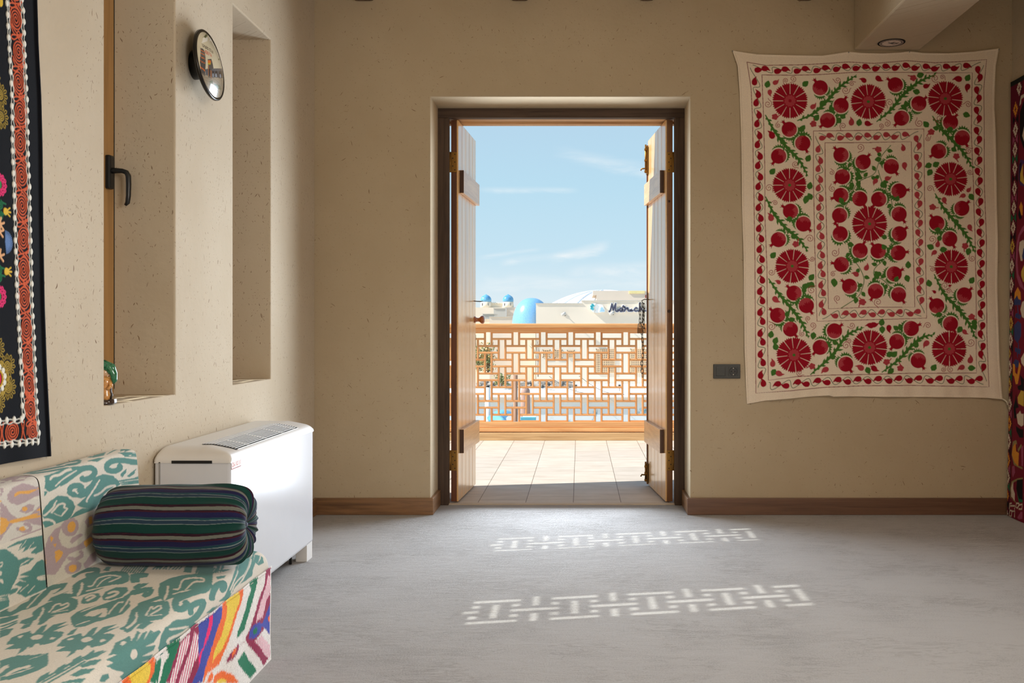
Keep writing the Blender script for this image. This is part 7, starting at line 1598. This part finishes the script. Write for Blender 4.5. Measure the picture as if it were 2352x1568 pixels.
for (a, b_, wd_, am) in (((1260, 348), (1560, 404), .011, .55), ((1080, 436), (1340, 436), .0045, .55), ((1090, 592), (1250, 572), .004, .5), ((1140, 603), (1330, 586), .006, .75), ((1250, 600), (1410, 560), .009, .8), ((1290, 626), (1560, 612), .010, .8), ((1080, 660), (1330, 648), .008, .55), ((1150, 636), (1300, 640), .006, .35), ((1250, 655), (1520, 640), .010, .5), ((1100, 640), (1200, 648), .006, .3)):
    streak(sd_(*a), sd_(*b_), wd_, am)
md = N(nt, 'ShaderNodeMath', operation='MULTIPLY_ADD', i_1=.9, i_2=.25); L(nt, thin.outputs[0], md.inputs[0])
cl = N(nt, 'ShaderNodeMath', operation='MULTIPLY', use_clamp=True); L(nt, tot, cl.inputs[0]); L(nt, md.outputs[0], cl.inputs[1])
mx = N(nt, 'ShaderNodeMix', data_type='RGBA'); L(nt, cl.outputs[0], mx.inputs[0]); L(nt, base.outputs[0], mx.inputs[6]); mx.inputs[7].default_value = lin4((240, 247, 250))
L(nt, mx.outputs[2], bg.inputs[0]); bg.inputs[1].default_value = 1.0
# ================================================================== light
sun = bpy.data.lights.new('sun', 'SUN'); sun.energy = 7.4; sun.angle = math.radians(.35); sun.color = (1., .96, .90)
so = bpy.data.objects.new('sun', sun); COL.objects.link(so)
so.rotation_euler = Vector((1, .185, -.868)).to_track_quat('-Z', 'Y').to_euler()
def area(name, loc, rot, sx, sy, power, col, spread=math.pi):
    l = bpy.data.lights.new(name, 'AREA'); l.shape = 'RECTANGLE'; l.size = sx; l.size_y = sy; l.energy = power; l.color = col; l.spread = spread
    o = bpy.data.objects.new(name, l); COL.objects.link(o); o.location = loc; o.rotation_euler = rot; return o
# added fill lamp set in the added window of the right wall
area('side_window_fill', (XR_+.12, -1.0, 1.6), (0, math.radians(90), 0), 1.6, 2.08, 150., (1., .97, .93))
# extra lamp added in the open doorway to strengthen its daylight
area('doorway_fill', (-.105, 5.56, 1.14), (math.radians(-90), 0, 0), 1.04, 2.06, 76., (.78, .885, 1.), math.radians(142))
# unseen ceiling panels added as fill light for the room
for k, (lx, ly) in enumerate(((1.15, 2.8), (.3, -.9))):
    t_ = thing('ceiling_fill_lamp', (lx, ly, ZC-.09), ['added flat square fill lamp above the middle of the room', 'added flat square fill lamp above the rear of the room'][k], 'lamp', 'added ceiling fill lamps')
    b = B(); b.box(lx-.31, lx+.31, ly-.31, ly+.31, ZC-.12, ZC-.10); b.box(lx-.05, lx+.05, ly-.05, ly+.05, ZC-.10, ZC); b.obj('housing', M['white_plastic'], t_)
    b = B(); b.box(lx-.28, lx+.28, ly-.28, ly+.28, ZC-.126, ZC-.12); b.obj('diffuser', flat('fill_lamp_diffuser_%d' % k, (255, 246, 226), .5, emit=2.), t_)
    area('ceiling_fill_light', (lx, ly, ZC-.14), (0, 0, 0), .56, .56, (20., 34.)[k], (1., .95, .88), math.radians(140))
# ================================================================== view
SC.view_settings.view_transform = 'Standard'; SC.view_settings.look = 'None'; SC.view_settings.exposure = 0.; SC.view_settings.gamma = 1.; SC.view_settings.use_curve_mapping = False
cy = SC.cycles; cy.use_denoising = True; cy.max_bounces = 8; cy.diffuse_bounces = 5; cy.glossy_bounces = 3; cy.transmission_bounces = 4; cy.transparent_max_bounces = 8; cy.caustics_reflective = False; cy.caustics_refractive = False; cy.sample_clamp_indirect = 8.
